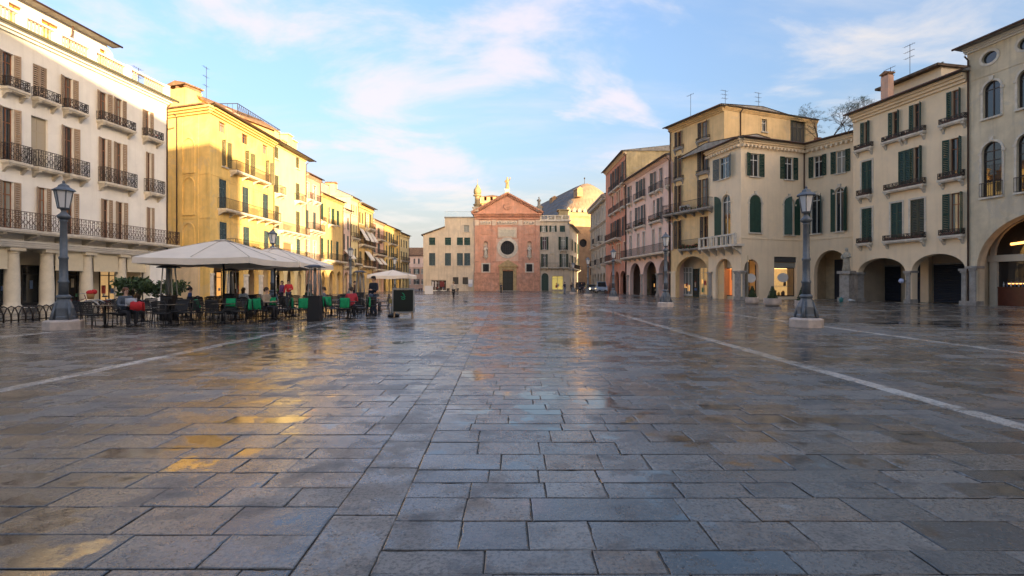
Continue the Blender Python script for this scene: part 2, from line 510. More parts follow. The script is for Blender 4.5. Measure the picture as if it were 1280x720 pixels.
    def railing(s, parent, s0, s1, z, d, h, m, style, F, step=0.13, base=0.0):
        mb = MB()
        L = s1 - s0
        def run(p, q):
            p, q = Vector(p), Vector(q); ln = (q - p).length; n = max(2, int(ln / step)); d_ = (q - p) / ln
            up = Vector((0, 0, 1))
            mb.bar(p + up * h, q + up * h, 0.05, 0.035); mb.bar(p + up * 0.06, q + up * 0.06, 0.035, 0.03)
            for i in range(n + 1):
                c = p + (q - p) * (i / n)
                mb.bar(c + up * 0.06, c + up * h, 0.018)
            if style == 'ornate':
                mb.bar(p + up * h * 0.82, q + up * h * 0.82, 0.03, 0.02)
                nn = max(1, int(ln / 0.30))
                for i in range(nn):
                    c = p + (q - p) * ((i + 0.5) / nn)
                    for zz, rr in ((h * 0.42, 0.135), (h * 0.66, 0.07), (h * 0.2, 0.07), (h * 0.91, 0.045)):
                        ring = [c + d_ * math.cos(t) * rr + up * (zz + math.sin(t) * rr) for t in [2*math.pi*k/8 for k in range(9)]]
                        for a, b in zip(ring, ring[1:]): mb.bar(a, b, 0.022)
        run((s0, -d, 0), (s1, -d, 0))
        if d > 0.12:
            run((s0, -d + 0.03, 0), (s0, -0.01, 0)); run((s1, -d + 0.03, 0), (s1, -0.01, 0))
        return mb
    def balcony(s, s0, s1, z, d=0.8, h=1.0, F=None, m=None, style='plain', slab=None, brackets=2, step=0.13, plants=0):
        F = F or s.F; m = m or IRON; slab = slab or STONE
        mb = MB().box(s0, s1, -d, 0.0, z - 0.14, z).box(s0 + 0.04, s1 - 0.04, -d + 0.06, 0, z - 0.22, z - 0.143)
        o = s.put(mb, 'balcony', slab, F)
        r = s.railing(o, s0 + 0.04, s1 - 0.04, z, d - 0.05, h, m, style, F, step)
        r.v = [(x, y, zz + z) for x, y, zz in r.v]
        r.build('railing', m, o)
        def mkb():
            return MB().prism([(0, 0), (-1, 0), (-0.98, -0.18), (-0.55, -0.3), (-0.2, -0.62), (0, -0.8)], -0.09, 0.09).mesh('bracket', slab)
        me = cached(('brk', slab.name), mkb)
        n = max(2, brackets)
        for i in range(n):
            a = s0 + 0.18 + (s1 - s0 - 0.36) * i / (n - 1)
            b = put('bracket', me, o, (a, 0, z - 0.223), R(90)); b.scale = (d * 0.85 , 1, 0.55)
        if plants:
            foliage_strip(o, s0 + 0.2, s1 - 0.2, -d + 0.08, z + 0.25, plants)
        return o
    def roof(s, s0, s1, z, depth, rise, F=None, over=0.5, m=None, corr=True, side=0.15, gut=True, hip=0.0):
        F = F or s.F; m = m or TILE
        mb = MB()
        n = int((s1 - s0 + 2 * side) / 0.075) if corr else 4
        n = min(n, 420)
        rows = [(-over, z), (depth * 0.5, z + rise), (depth, z + 0.05)]
        ks = over / (depth * 0.5 + over)
        vs = []
        for r_, (d, zz) in enumerate(rows):
            for i in range(n + 1):
                a = s0 - side + (s1 - s0 + 2 * side) * i / n
                if hip and r_ == 1: a = min(max(a, s0 + hip), s1 - hip)
                vs.append((a, d, zz + 0.10 + (0.045 * math.cos(i * math.pi / 1.5) if corr else 0)))
        fs = [(r_*(n+1)+i, r_*(n+1)+i+1, (r_+1)*(n+1)+i+1, (r_+1)*(n+1)+i) for r_ in range(2) for i in range(n)]
        mb.add(vs, fs)
        b = -over
        mb.add([(s0 - side, b, z + 0.04), (s1 + side, b, z + 0.04), (s1 + side, 0.02, z - 0.005), (s0 - side, 0.02, z - 0.005)], [(0, 1, 2, 3)], 1)
        if not hip:
            for a in (s0 - side + 0.01, s1 + side - 0.01):
                mb.add([(a, -over, z + 0.04), (a, depth, z + 0.04), (a, depth*0.5, z + rise + 0.08)], [(0, 1, 2)], 1)
        o = s.put(mb, 'roof', [m, STONE_G], F)
        if gut:
            g = MB().tube([(s0 - side, b - 0.06, z + 0.03), (s1 + side, b - 0.06, z + 0.03)], 0.075, 6)
            g.build('gutter', PIPE, o)
        return o
    def cornice(s, s0, s1, z, h=0.4, d=0.35, F=None, m=None, dent=False, name='cornice', ends=0.0):
        F = F or s.F; m = m or STONE
        mb = MB()
        k = 3
        for i in range(k):
            dd = d * (i + 1) / k
            mb.box(s0 - ends * dd, s1 + ends * dd, -dd, -0.0005 * (i + 1), z + h * i / k + (0.002 if i else 0), z + h * (i + 1) / k)
        o = s.put(mb, name, m, F)
        if dent:
            n = int((s1 - s0) / 0.42)
            dm = MB()
            for i in range(n):
                a = s0 + 0.1 + (s1 - s0 - 0.2) * i / max(1, n - 1)
                dm.box(a - 0.1, a + 0.1, -d * 0.85, -0.002, z - 0.24, z - 0.004)
            tag(dm.build('dentils', m, o), kind='stuff')
        return o
    def pipe(s, a, z0, z1, F=None, d=0.09, m=None):
        return s.put(MB().tube([(a, -d, z0), (a, -d, z1 - 0.25), (a, -d - 0.3, z1)], 0.055, 6), 'downpipe', m or PIPE, F)
    def chimney(s, a, d, z0, z1, w=0.8, m=None, F=None, cap=True):
        m = m or P_CREAM
        o = s.put(MB().box(a - w/2, a + w/2, d - w*0.4, d + w*0.4, z0, z1), 'chimney', m, F)
        c = MB().box(a - w/2 - 0.08, a + w/2 + 0.08, d - w*0.4 - 0.08, d + w*0.4 + 0.08, z1 + 0.16, z1 + 0.26)
        for i in (-1, 0, 1): c.box(a + i*(w/2 - 0.09) - 0.07, a + i*(w/2 - 0.09) + 0.07, d - w*0.38, d + w*0.38, z1 + 0.002, z1 + 0.158)
        c.prism([(a - w/2 - 0.1, z1 + 0.262), (a + w/2 + 0.1, z1 + 0.262), (a, z1 + 0.45)], d - w*0.45, d + w*0.45)
        c.build('chimney_cap', TILE, o)
        return o
    def antenna(s, a, d, z0, h, F=None, arms=3):
        mb = MB().tube([(a, d, z0), (a, d, z0 + h)], 0.022, 5)
        for i in range(arms):
            zz = z0 + h * (0.98 - 0.16 * i); ln = 0.55 - 0.05 * i
            mb.bar((a - ln, d, zz), (a + ln * 0.7, d + 0.1, zz + 0.05), 0.02)
            for k in range(5):
                x = a - ln + 1.6 * ln * k / 4
                mb.bar((x, d - 0.16, zz), (x, d + 0.16, zz), 0.012)
        return s.put(mb, 'antenna', IRON, F)
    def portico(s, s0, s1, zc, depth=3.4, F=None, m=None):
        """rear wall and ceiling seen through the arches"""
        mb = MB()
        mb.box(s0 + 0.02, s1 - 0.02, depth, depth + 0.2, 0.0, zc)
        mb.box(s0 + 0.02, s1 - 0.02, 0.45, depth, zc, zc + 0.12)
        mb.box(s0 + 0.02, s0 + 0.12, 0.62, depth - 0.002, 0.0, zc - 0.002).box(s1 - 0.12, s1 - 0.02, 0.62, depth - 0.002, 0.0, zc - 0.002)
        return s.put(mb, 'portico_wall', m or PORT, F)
    def shop(s, s0, s1, z0, z1, d, F=None, m=None, frame=None, name='shopfront', doors=2):
        F = F or s.F
        mb = MB()
        w = s1 - s0
        f = 0.07
        mb.box(s0, s0 + f, d - 0.08, d - 0.003, z0, z1); mb.box(s1 - f, s1, d - 0.08, d - 0.003, z0, z1)
        mb.box(s0 + f, s1 - f, d - 0.08, d - 0.003, z1 - f, z1); mb.box(s0 + f, s1 - f, d - 0.08, d - 0.003, z0, z0 + 0.2)
        for i in range(1, doors):
            x = s0 + w * i / doors
            mb.box(x - 0.04, x + 0.04, d - 0.08, d - 0.003, z0 + 0.2, z1 - f)
        o = s.put(mb, name, frame or BLACKP, F)
        p = MB().add([(s0 + f, d - 0.03, z0 + 0.2), (s1 - f, d - 0.03, z0 + 0.2), (s1 - f, d - 0.03, z1 - f), (s0 + f, d - 0.03, z1 - f)], [(0, 1, 2, 3)])
        p.build('pane', m or GLASS, o)
        rd = random.Random(int(s0 * 31 + z1 * 7 + w * 13))
        MB().box(s0 + f, s1 - f, d - 0.075, d - 0.032, z1 - 0.62, z1 - 0.56).build('transom', frame or BLACKP, o)
        pal = [mat('poster_cream', (0.55, 0.48, 0.36)), mat('poster_blue', (0.10, 0.16, 0.30)), mat('poster_red', (0.35, 0.06, 0.05)), mat('poster_green', (0.08, 0.20, 0.10)), mat('glowing_amber', (0.60, 0.30, 0.07), emit=(1, 0.5, 0.15), estr=0.10)]  # amber card glows by itself, though it is no lamp
        for k in range(rd.choice((2, 3, 4, 5))):
            x = s0 + f + 0.1 + (w - 2 * f - 0.6) * rd.random(); ww = rd.uniform(0.15, 0.45); zz = z0 + 0.25 + rd.random() * 1.2; hh = rd.uniform(0.2, 0.7)
            MB().box(x, min(x + ww, s1 - f), d - 0.058 - 0.002 * k, d - 0.034, zz, min(zz + hh, z1 - 0.65)).build('window_display', pal[rd.randrange(5)], o)
        return o
    def roller(s, s0, s1, z0, z1, d, F=None, m=None):
        mb = MB()
        n = int((z1 - z0) / 0.14)
        for i in range(n):
            a = z0 + (z1 - z0) * i / n; b = z0 + (z1 - z0) * (i + 1) / n
            mb.add([(s0, d, a), (s1, d, a), (s1, d - 0.045, (a + b) / 2), (s0, d - 0.045, (a + b) / 2), (s1, d, b), (s0, d, b)], [(0, 1, 2, 3), (3, 2, 4, 5)])
        return s.put(mb, 'roller_shutter', m or ROLL, F)

def leaf_cluster(mb, c, rad, n, size, rnd, mi=0, flat=0.7):
    for _ in range(n):
        th = rnd.uniform(0, 2 * math.pi); ph = math.acos(rnd.uniform(-1, 1)); rr = rad * rnd.uniform(0.35, 1.0)
        p = Vector((c[0] + rr * math.sin(ph) * math.cos(th), c[1] + rr * math.sin(ph) * math.sin(th), c[2] + rr * flat * math.cos(ph)))
        a = Vector((rnd.uniform(-1, 1), rnd.uniform(-1, 1), rnd.uniform(-1, 1))).normalized()
        b = a.orthogonal().normalized()
        s_ = size * rnd.uniform(0.6, 1.3)
        mb.add([p - a * s_, p + b * s_ * 0.45, p + a * s_, p - b * s_ * 0.45], [(0, 1, 2, 3)], mi)
def foliage_strip(parent, a0, a1, y, z, n):
    rnd = random.Random(int(a0 * 100) + n)
    mb = MB()
    k = max(2, int((a1 - a0) / 0.35))
    for i in range(k):
        a = a0 + (a1 - a0) * (i + 0.5) / k
        leaf_cluster(mb, (a, y, z + rnd.uniform(-0.15, 0.1)), 0.28, n, 0.09, rnd, 0)
        leaf_cluster(mb, (a, y - 0.05, z), 0.25, n // 4, 0.06, rnd, 1)
    return tag(mb.build('balcony_plants', [FOL, REDFLOWER], parent), kind='stuff')

# ------------------------------------------------------------------ ground and paving
def stone_material(name, dark, light, tintc, pale=False):
    m = bpy.data.materials.new(name); m.use_nodes = True
    nt = m.node_tree; N, L = nt.nodes, nt.links
    b = N['Principled BSDF']
    def noise(scale, det=6, rough=0.6, sc=(1, 1, 1)):
        g = N.new('ShaderNodeNewGeometry')
        mp = N.new('ShaderNodeMapping'); mp.inputs['Scale'].default_value = sc
        L.new(g.outputs['Position'], mp.inputs[0])
        n = N.new('ShaderNodeTexNoise'); n.inputs['Scale'].default_value = scale; n.inputs['Detail'].default_value = det; n.inputs['Roughness'].default_value = rough
        L.new(mp.outputs[0], n.inputs['Vector'])
        return n.outputs[0]
    def mr(f, a, b_, c=0.0, d=1.0, smooth=True):
        n = N.new('ShaderNodeMapRange'); n.clamp = True
        if smooth: n.interpolation_type = 'SMOOTHSTEP'
        L.new(f, n.inputs[0])
        for i, x in enumerate((a, b_, c, d)): n.inputs[i + 1].default_value = x
        return n.outputs[0]
    def mth(op, a, b_=None):
        n = N.new('ShaderNodeMath'); n.operation = op
        for i, x in enumerate((a, b_)):
            if x is None: continue
            if isinstance(x, (int, float)): n.inputs[i].default_value = x
            else: L.new(x, n.inputs[i])
        return n.outputs[0]
    def mix(f, a, b_, bt='MIX'):
        n = N.new('ShaderNodeMix'); n.data_type = 'RGBA'; n.blend_type = bt
        if isinstance(f, (int, float)): n.inputs[0].default_value = f
        else: L.new(f, n.inputs[0])
        for i, x in ((6, a), (7, b_)):
            if isinstance(x, tuple): n.inputs[i].default_value = (*x, 1)
            else: L.new(x, n.inputs[i])
        return n.outputs[2]
    at = N.new('ShaderNodeAttribute'); at.attribute_name = 'tone'
    at2 = N.new('ShaderNodeAttribute'); at2.attribute_name = 'hue'
    tone, hue = at.outputs['Fac'], at2.outputs['Fac']
    col = mix(tone, dark, light)
    col = mix(mr(hue, 0.62, 0.95), col, tintc)
    grain = noise(38, 4, 0.75)
    col = mix(mr(grain, 0.47, 0.60), col, mix(0.62, col, (0.012, 0.012, 0.013)))
    col = mix(mr(noise(52, 3, 0.7), 0.60, 0.70), col, mix(0.5, col, (0.36, 0.33, 0.30)))
    blot = noise(2.6, 8, 0.72)
    # chiselled pits, stronger on some slabs than on others
    g = N.new('ShaderNodeNewGeometry'); vo = N.new('ShaderNodeTexVoronoi'); vo.inputs['Scale'].default_value = 42; vo.inputs['Randomness'].default_value = 1.0
    L.new(g.outputs['Position'], vo.inputs['Vector'])
    pit = mth('MULTIPLY', mr(vo.outputs['Distance'], 0.34, 0.16), mth('MULTIPLY', mr(noise(13, 3), 0.45, 0.6), mr(hue, 0.15, 0.55)))
    col = mix(mth('MULTIPLY', pit, 0.7), col, (0.015, 0.015, 0.016))
    col = mix(mth('MULTIPLY', mr(blot, 0.50, 0.62), 0.60), col, (0.03, 0.03, 0.032))
    # wetness: large damp zones broken by small islands and by the single slab
    w1 = noise(0.22, 4, 0.55)
    w2 = noise(2.3, 6, 0.62)
    w = mth('ADD', mth('ADD', mth('MULTIPLY', w1, 0.9), mth('MULTIPLY', w2, 0.75)), mth('MULTIPLY', tone, -0.10))
    wet = mr(w, 0.58, 0.78)
    film = mr(w, 0.77, 0.89)          # standing film of water
    col = mix(mth('MULTIPLY', wet, 0.22), col, mix(0.5, col, (0.0, 0.0, 0.0)))
    L.new(col, b.inputs['Base Color'])
    r = mth('SUBTRACT', WET[0], mth('MULTIPLY', wet, WET[1]))
    r = mth('SUBTRACT', r, mth('MULTIPLY', film, WET[2]))
    r = mth('ADD', r, mth('MULTIPLY', mr(noise(9, 4), 0.3, 0.7, -1, 1, False), 0.045))
    r = mth('MAXIMUM', r, 0.04)
    L.new(r, b.inputs['Roughness'])
    b.inputs['Specular IOR Level'].default_value = 0.8
    bp = N.new('ShaderNodeBump'); bp.inputs['Distance'].default_value = 0.009
    dry = mth('SUBTRACT', 1.0, mth('MULTIPLY', mth('MAXIMUM', mth('MULTIPLY', wet, 0.72), film), 0.97))
    L.new(mth('MULTIPLY', dry, 1.0), bp.inputs['Strength'])
    h = mth('ADD', mth('SUBTRACT', mth('MULTIPLY', grain, 0.7), mth('MULTIPLY', pit, 0.6)), mth('MULTIPLY', noise(11, 5, 0.7), 0.9))
    L.new(h, bp.inputs['Height'])
    bp2 = N.new('ShaderNodeBump'); bp2.inputs['Distance'].default_value = 0.02; bp2.inputs['Strength'].default_value = 0.12
    L.new(noise(1.6, 2, 0.5), bp2.inputs['Height'])
    L.new(bp.outputs[0], bp2.inputs['Normal'])
    L.new(bp2.outputs[0], b.inputs['Normal'])
    return m
WET = (0.48, 0.28, 0.105)
M_SLAB = stone_material('wet_trachyte', (0.070, 0.067, 0.062), (0.238, 0.213, 0.184), (0.21, 0.155, 0.108))
M_LINE = stone_material('pale_marble_strip', (0.52, 0.49, 0.44), (0.68, 0.63, 0.56), (0.60, 0.52, 0.44))
M_MORT = mat('dark_joint_sand', (0.10, 0.095, 0.088), rough=0.75, var=0.4, vscale=6, bump=0.3)

def build_ground():
    g = MB().add([(-900, -400, 0), (900, -400, 0), (900, 1600, 0), (-900, 1600, 0)], [(0, 1, 2, 3)]).build('ground', M_MORT, None, (0, 0, -0.012))
    tag(g, kind='structure')
    rnd = random.Random(11)
    XL2, XL1, XR1, XR2 = -14.0, -7.0, 5.2, 10.75
    LW = 0.24
    band = lambda y: -0.86 - 0.020 * y
    BW = 0.40
    slabs = []   # x0b,x1b,x0t,x1t,y0,y1,kind
    YMAX = 112
    def fill(lo, hi, dmin, dmax, wmin, wmax, y0=0.5, ymax=YMAX):
        y = y0 - rnd.random() * dmin
        while y < ymax:
            d = rnd.uniform(dmin, dmax)
            if y > 40: d *= 1.25
            lim = 1.06 * (y + d) + 2.2
            a0, a1, b0, b1 = lo(y), lo(y + d), hi(y), hi(y + d)
            x = max(a0, -lim); xe = min(b0, lim)
            if x < xe - 0.05:
                cuts = [x]
                if x > a0: cuts = [x - rnd.random() * wmax]
                while True:
                    w = rnd.uniform(wmin, wmax) * (1.3 if y > 40 else 1)
                    if rnd.random() < 0.12: w *= 1.6
                    if cuts[-1] + w > b0 - wmin * 0.6: cuts.append(b0); break
                    cuts.append(cuts[-1] + w)
                    if cuts[-1] > xe: break
                for i in range(len(cuts) - 1):
                    p, q = cuts[i], cuts[i + 1]
                    p2 = p + (a1 - a0 if i == 0 and p == a0 else 0)
                    q2 = q + (b1 - b0 if q == b0 else 0)
                    slabs.append((p, q, p2, q2, y, y + d, 0))
            y += d
    def strip(x, w, ln, kind, y0=0.6, shear=None):
        y = y0 - rnd.random() * 0.5
        while y < YMAX:
            d = rnd.uniform(*ln)
            s0 = shear(y) if shear else x; s1 = shear(y + d) if shear else x
            if abs(s0) < 1.06 * (y + d) + 2.2:
                slabs.append((s0 - w/2, s0 + w/2, s1 - w/2, s1 + w/2, y, y + d, kind))
            y += d
    K = lambda c: (lambda y: c)
    fill(K(-31), K(XL2 - LW/2), 0.34, 0.5, 0.5, 1.05)
    fill(K(XL2 + LW/2), K(XL1 - LW/2), 0.34, 0.5, 0.5, 1.05)
    fill(K(XL1 + LW/2), lambda y: band(y) - BW/2, 0.27, 0.42, 0.38, 0.85)
    fill(lambda y: band(y) + BW/2, K(XR1 - LW/2), 0.22, 0.38, 0.33, 0.70)
    fill(K(XR1 + LW/2), K(XR2 - LW/2), 0.32, 0.48, 0.5, 1.05)
    fill(K(XR2 + LW/2), K(40), 0.34, 0.5, 0.5, 1.05)
    strip(XL2, LW, (0.8, 1.5), 1); strip(XL1, LW, (0.8, 1.5), 1); strip(XR1, LW, (0.8, 1.5), 1); strip(XR2, LW, (0.8, 1.5), 1)
    strip(0, BW, (0.55, 0.95), 2, shear=band)
    def geo(s):
        p, q, p2, q2, y0, y1, k = s
        gp = 0.002 if y0 < 12 else 0.004
        e = 0.006
        h = rnd.uniform(-0.003, 0.003) + (0.0012 if k == 1 else 0)
        tx, ty = rnd.gauss(0, 0.0014), rnd.gauss(0, 0.0019)
        cx, cy = (p + q) / 2, (y0 + y1) / 2
        j = lambda: rnd.uniform(-0.004, 0.004)
        base = [(p + gp + j(), y0 + gp + j()), (q - gp + j(), y0 + gp + j()), (q2 - gp + j(), y1 - gp + j()), (p2 + gp + j(), y1 - gp + j())]
        top = [(x + (e if i in (0, 3) else -e), y + (e if i < 2 else -e)) for i, (x, y) in enumerate(base)]
        tz = lambda x, y: h + (x - cx) * tx + (y - cy) * ty
        v = [(x, y, -0.016) for x, y in base] + [(x, y, tz(x, y) - 0.003) for x, y in base] + [(x, y, tz(x, y)) for x, y in top]
        f = [(8, 9, 10, 11)] + [(4 + i, 4 + (i + 1) % 4, 8 + (i + 1) % 4, 8 + i) for i in range(4)] + [(i, (i + 1) % 4, 4 + (i + 1) % 4, 4 + i) for i in range(4)]
        tone = min(1, max(0, rnd.gauss(0.45, 0.36))); hue = rnd.random()
        if k == 2: hue = 0.66 + 0.12 * rnd.random(); tone = 0.75 + 0.25 * rnd.random()
        return v, f, tone, hue
    def size(s):
        cy = max((s[4] + s[5]) / 2, 1.2); cx = (s[0] + s[1]) / 2
        vis = abs(cx) < cy * 1.02 + 0.2 and s[5] > 2.55
        return (s[1] - s[0]) * (s[5] - s[4]) / cy ** 3 if vis else 0
    slabs.sort(key=size, reverse=True)
    near = slabs[:300]; rest = slabs[300:]
    def attrs(me, tones, hues):
        for nm, vals in (('tone', tones), ('hue', hues)):
            a = me.attributes.new(nm, 'FLOAT', 'FACE'); a.data.foreach_set('value', vals)
    def rough_geo(s):
        # worn outline: every edge broken into short uneven runs
        v, f, t, h = geo(s)
        rings = []
        for r0 in (0, 4, 8):
            c = v[r0:r0 + 4]; ring = []
            for i in range(4):
                p, q = Vector(c[i]), Vector(c[(i + 1) % 4])
                nseg = 5 if i % 2 == 0 else 4
                for k in range(nseg): ring.append(p.lerp(q, k / nseg))
            rings.append(ring)
        n = len(rings[0]); cen = sum(rings[2], Vector()) / n
        for i in range(n):
            w = abs(rnd.gauss(0, 0.0028)) + (0.012 if rnd.random() < 0.07 else 0)
            for r_, k in ((1, 0.75), (2, 1.25)):
                d = cen - rings[r_][i]; d.z = 0
                rings[r_][i] = rings[r_][i] + d.normalized() * w * k
        V = [tuple(p) for ring in rings for p in ring]
        Fq = [tuple(range(2*n, 3*n))] + [(r_*n + i, r_*n + (i+1) % n, (r_+1)*n + (i+1) % n, (r_+1)*n + i) for r_ in (0, 1) for i in range(n)]
        return V, Fq, t, h
    for s in near:
        v, f, t, h = rough_geo(s)
        me = bpy.data.meshes.new('paving_stone'); me.from_pydata([(x, y, z + 0.012) for x, y, z in v], [], f)
        me.materials.append(M_LINE if s[6] == 1 else M_SLAB)
        attrs(me, [t] * len(f), [h] * len(f))
        put('paving_stone', me, g)
    for kinds, nm, m in (((0, 2), 'far_paving_stones', M_SLAB), ((1,), 'far_marble_strip_stones', M_LINE)):
        V, Fc, T, H = [], [], [], []
        for s in rest:
            if s[6] not in kinds: continue
            v, f, t, h = geo(s); b = len(V)
            V += [(x, y, z + 0.012) for x, y, z in v]; Fc += [[b + i for i in q] for q in f]; T += [t] * len(f); H += [h] * len(f)
        me = bpy.data.meshes.new(nm); me.from_pydata(V, [], Fc); me.materials.append(m); attrs(me, T, H)
        o = put(nm, me, g); tag(o, kind='stuff')
    # surface that carries on under the porticoes and streets around the square
    for nm, x0, x1, y0, y1 in (('street', -70, 120, 112.0, 420),):
        tag(MB().box(x0, x1, y0, y1, -0.02, 0.0).build(nm, mat('street_paving', (0.10, 0.10, 0.10), rough=0.4, var=0.4, vscale=2, bump=0.2), None, (0, 0, -0.001)), kind='structure')
    return g
GROUND = build_ground()
def puddles():
    WATER = mat('standing_water', (0.03, 0.03, 0.03), rough=0.02, spec=0.6)
    rd = random.Random(5)
    for x, y, a, c in ((14.6, 18.9, 1.5, 0.22), (18.2, 18.3, 1.9, 0.28), (21.6, 17.6, 1.1, 0.2), (16.8, 19.8, 0.9, 0.15), (24.5, 19.0, 1.5, 0.25)):
        n = 26
        pts = []
        ph = [rd.uniform(0, 6.28) for _ in range(3)]
        for k in range(n):
            t = 2 * math.pi * k / n
            q = 1 + 0.22 * math.sin(2*t + ph[0]) + 0.16 * math.sin(3*t + ph[1]) + 0.10 * math.sin(7*t + ph[2])
            pts.append((a * q * math.cos(t), c * q * math.sin(t), 0.0))
        o = MB().add(pts, [tuple(range(n))]).build('puddle', WATER, None, (x, y, 0.009), R(-9))
        tag(o, kind='structure')
puddles()

# ------------------------------------------------------------------ buildings, left side
def L1():
    uA = Vector((0.1, 1.0)).normalized()
    P0 = pt(24, 31.5)
    P0 = Vector((-30.3, 31.5))
    A = P0 - uA * 20.0; Bp = P0 + uA * 11.75
    F = Fac(A, Bp)
    b = Bld('townhouse', 'white townhouse with taupe shutters, long ornate iron balcony and rooftop balustrade', 'building', F)
    s = F.s
    X = [(2, 17), (39, 60), (79.5, 91), (124, 134), (144.5, 153), (181, 187.5)]
    kw = dict(frame=WOODB, shm=SH_BROWN, sill=False)
    # upper row
    for i, (a, c) in enumerate([(2, 17), (41, 59), (79.5, 91), (124, 134), (144.5, 153), (181, 187.5)]):
        sh = ['LR', 'LR', 'LR', 'LR', 'LR', 'LR'][i]
        b.window(s(a), s(c), 13.35, 15.42, sh=sh, closed=(i == 1), **kw)
    for (a, c) in [(0, 29.5), (38.5, 68), (77, 103), (120, 163), (177, 198)]:
        b.balcony(s(a), s(c), 13.25, 0.55, 0.62, m=IRON, style='ornate', plants=(14 if a in (75, 119, 177) else 0))
    for i, (a, c) in enumerate([(2, 17), (39, 60), (80, 92), (126, 134), (145, 153), (184, 189)]):
        if i == 1:
            b.window(s(a), s(c), 8.95, 12.1, glass=BLIND, **{**kw, 'frame': BLIND})
        else:
            b.window(s(a), s(c), 8.95, 12.1, sh='LR', angs=(165, 165), **kw)
    for (a, c) in [(0, 31), (38, 70), (77.5, 104), (122, 164), (179.5, 199)]:
        b.balcony(s(a), s(c), 8.85, 0.6, 1.05, m=IRON, style='ornate', brackets=3 if a == 121 else 2)
    for i, (a, c) in enumerate([(2, 17), (48, 58), (82, 92), (128.5, 136), (147, 154.5), (185, 189.5)]):
        b.window(s(a), s(c), 4.85, 7.67, sh='LR', glass=GLASS2 if i < 2 else GLASS, angs=(165, 165), **kw)
    # same rhythm carried on outside the picture
    for k in range(3):
        a = s(0) - 3.4 - 3.6 * k
        for z0, z1 in ((13.35, 15.42), (8.95, 12.1), (4.85, 7.67)):
            b.window(a, a + 1.1, z0, z1, sh='LR', **kw)
    b.balcony(s(0) - 14, F.L + 0.25, 4.75, 1.05, 1.08, m=IRON_R, style='ornate', brackets=15, plants=0, step=0.16)
    # colonnade
    cols = [s(24), s(67), s(115.6), s(158)]
    step = (cols[3] - cols[0]) / 3
    cols = [cols[0] - step * k for k in range(4, 0, -1)] + cols
    pil = s(190)
    bays = []
    edges = cols + [pil]
    F.holes.append(rect(cols[0] - 1.2, pil - 0.3, 0.0, 3.72))
    b.wall(rect(0, F.L, -0.1, 17.0), P_WHITE, reveal=0.5, foot=12)
    for c in cols:
        mb = MB().lathe([(0.46, 0), (0.46, 0.16), (0.40, 0.2), (0.39, 0.4), (0.40, 1.2), (0.335, 3.25), (0.335, 3.36), (0.40, 3.4), (0.33, 3.43), (0.40, 3.52)], 16)
        mb.box(-0.46, 0.46, -0.46, 0.46, 3.52, 3.715)
        b.put(mb, 'column', mat('cream_column_stone', (0.70, 0.63, 0.50), rough=0.8, var=0.15, vscale=2, bump=0.15), a=c, d=0.5)
    b.put(MB().box(pil - 0.29, pil + 0.5, -0.08, -0.002, 0, 3.7), 'pilaster', P_WHITE)
    b.cornice(0, F.L, 3.78, 0.36, 0.3, m=P_WHITE, name='entablature')
    b.portico(cols[0] - 1.2, pil - 0.3, 3.75, 2.6, m=mat('cream_portico', (0.66, 0.60, 0.48), rough=0.85, var=0.15, vscale=1))
    for i in range(len(cols) - 1):
        a0, a1 = cols[i] + 0.42, cols[i + 1] - 0.42
        if i != len(cols) - 4:
            blind = MB().box(a0, a1, 0.30, 0.34, 2.42, 3.72).box(a0, a1, 0.27, 0.37, 2.38, 2.415)
            b.put(blind, 'canvas_blind', CANVAS)
        b.shop(a0 - 0.25, a1 + 0.1, 0.02, 2.75, 2.6)
    b.put(MB().box(cols[-1] + 0.42, pil - 0.32, 0.30, 0.34, 2.42, 3.7), 'canvas_blind', CANVAS)
    b.shop(cols[-1] + 0.3, pil - 0.5, 0.02, 2.75, 2.6, m=mat('lit_shop_glass', (0.3, 0.2, 0.1), rough=0.2, emit=(1, 0.6, 0.25), estr=0.06))
    # cornice and balustrade
    b.cornice(0, F.L, 16.62, 0.46, 0.55, m=P_WHITE, ends=0.5)
    b.put(MB().box(-0.3, F.L + 0.62, -0.68, -0.56, 16.93, 17.08), 'gutter', mat('green_brown_shadow_gutter', (0.09, 0.085, 0.05), rough=0.7))  # dark strip paints the shadow line along the cornice gutter
    zb = 17.09
    base = b.put(MB().box(0, F.L, -0.25, 0.10, zb + 0.002, zb + 0.16).box(0, F.L, -0.27, 0.12, zb + 0.88, zb + 1.0), 'balustrade', P_WHITE)
    piers = [s(24), s(68.5), s(112.5), s(157), s(175)]
    piers = [s(24) - (s(68.5) - s(24)) * k for k in (3, 2, 1)] + piers
    TERRA = mat('terracotta_baluster', (0.62, 0.40, 0.26), rough=0.85, var=0.3, vscale=4)
    def bal(): return MB().lathe([(0.06, 0), (0.06, 0.06), (0.04, 0.1), (0.085, 0.3), (0.045, 0.55), (0.06, 0.64), (0.06, 0.72)], 6).mesh('baluster', TERRA)
    for i, a in enumerate(piers[:-1] + [F.L - 0.2]):
        MB().box(a - 0.22, a + 0.22, -0.3, 0.15, zb + 0.004, zb + 1.06).build('pier', P_WHITE, base)
    pp = piers[:-1] + [piers[-1], F.L - 0.2]
    for a, c in zip(pp, pp[1:]):
        n = max(1, int((c - a - 0.5) / 0.22))
        for k in range(n):
            put('baluster', cached('baluster', bal), base, (a + 0.3 + (c - a - 0.6) * (k + 0.5) / n, -0.08, zb + 0.16))
    # set-back attic
    Fa = Fac(F.p(0, 2.4, 0).xy, F.p(F.s(156) + 0.9, 2.4, 0).xy)
    for a, c in ((11, 28), (52, 74), (125, 141)):
        b.window(Fa.s(a) , Fa.s(c), 18.3, 19.75, F=Fa, sill=False, glass=mat('orange_attic_blind', (0.62, 0.28, 0.06), rough=0.8), frame=WOODB)
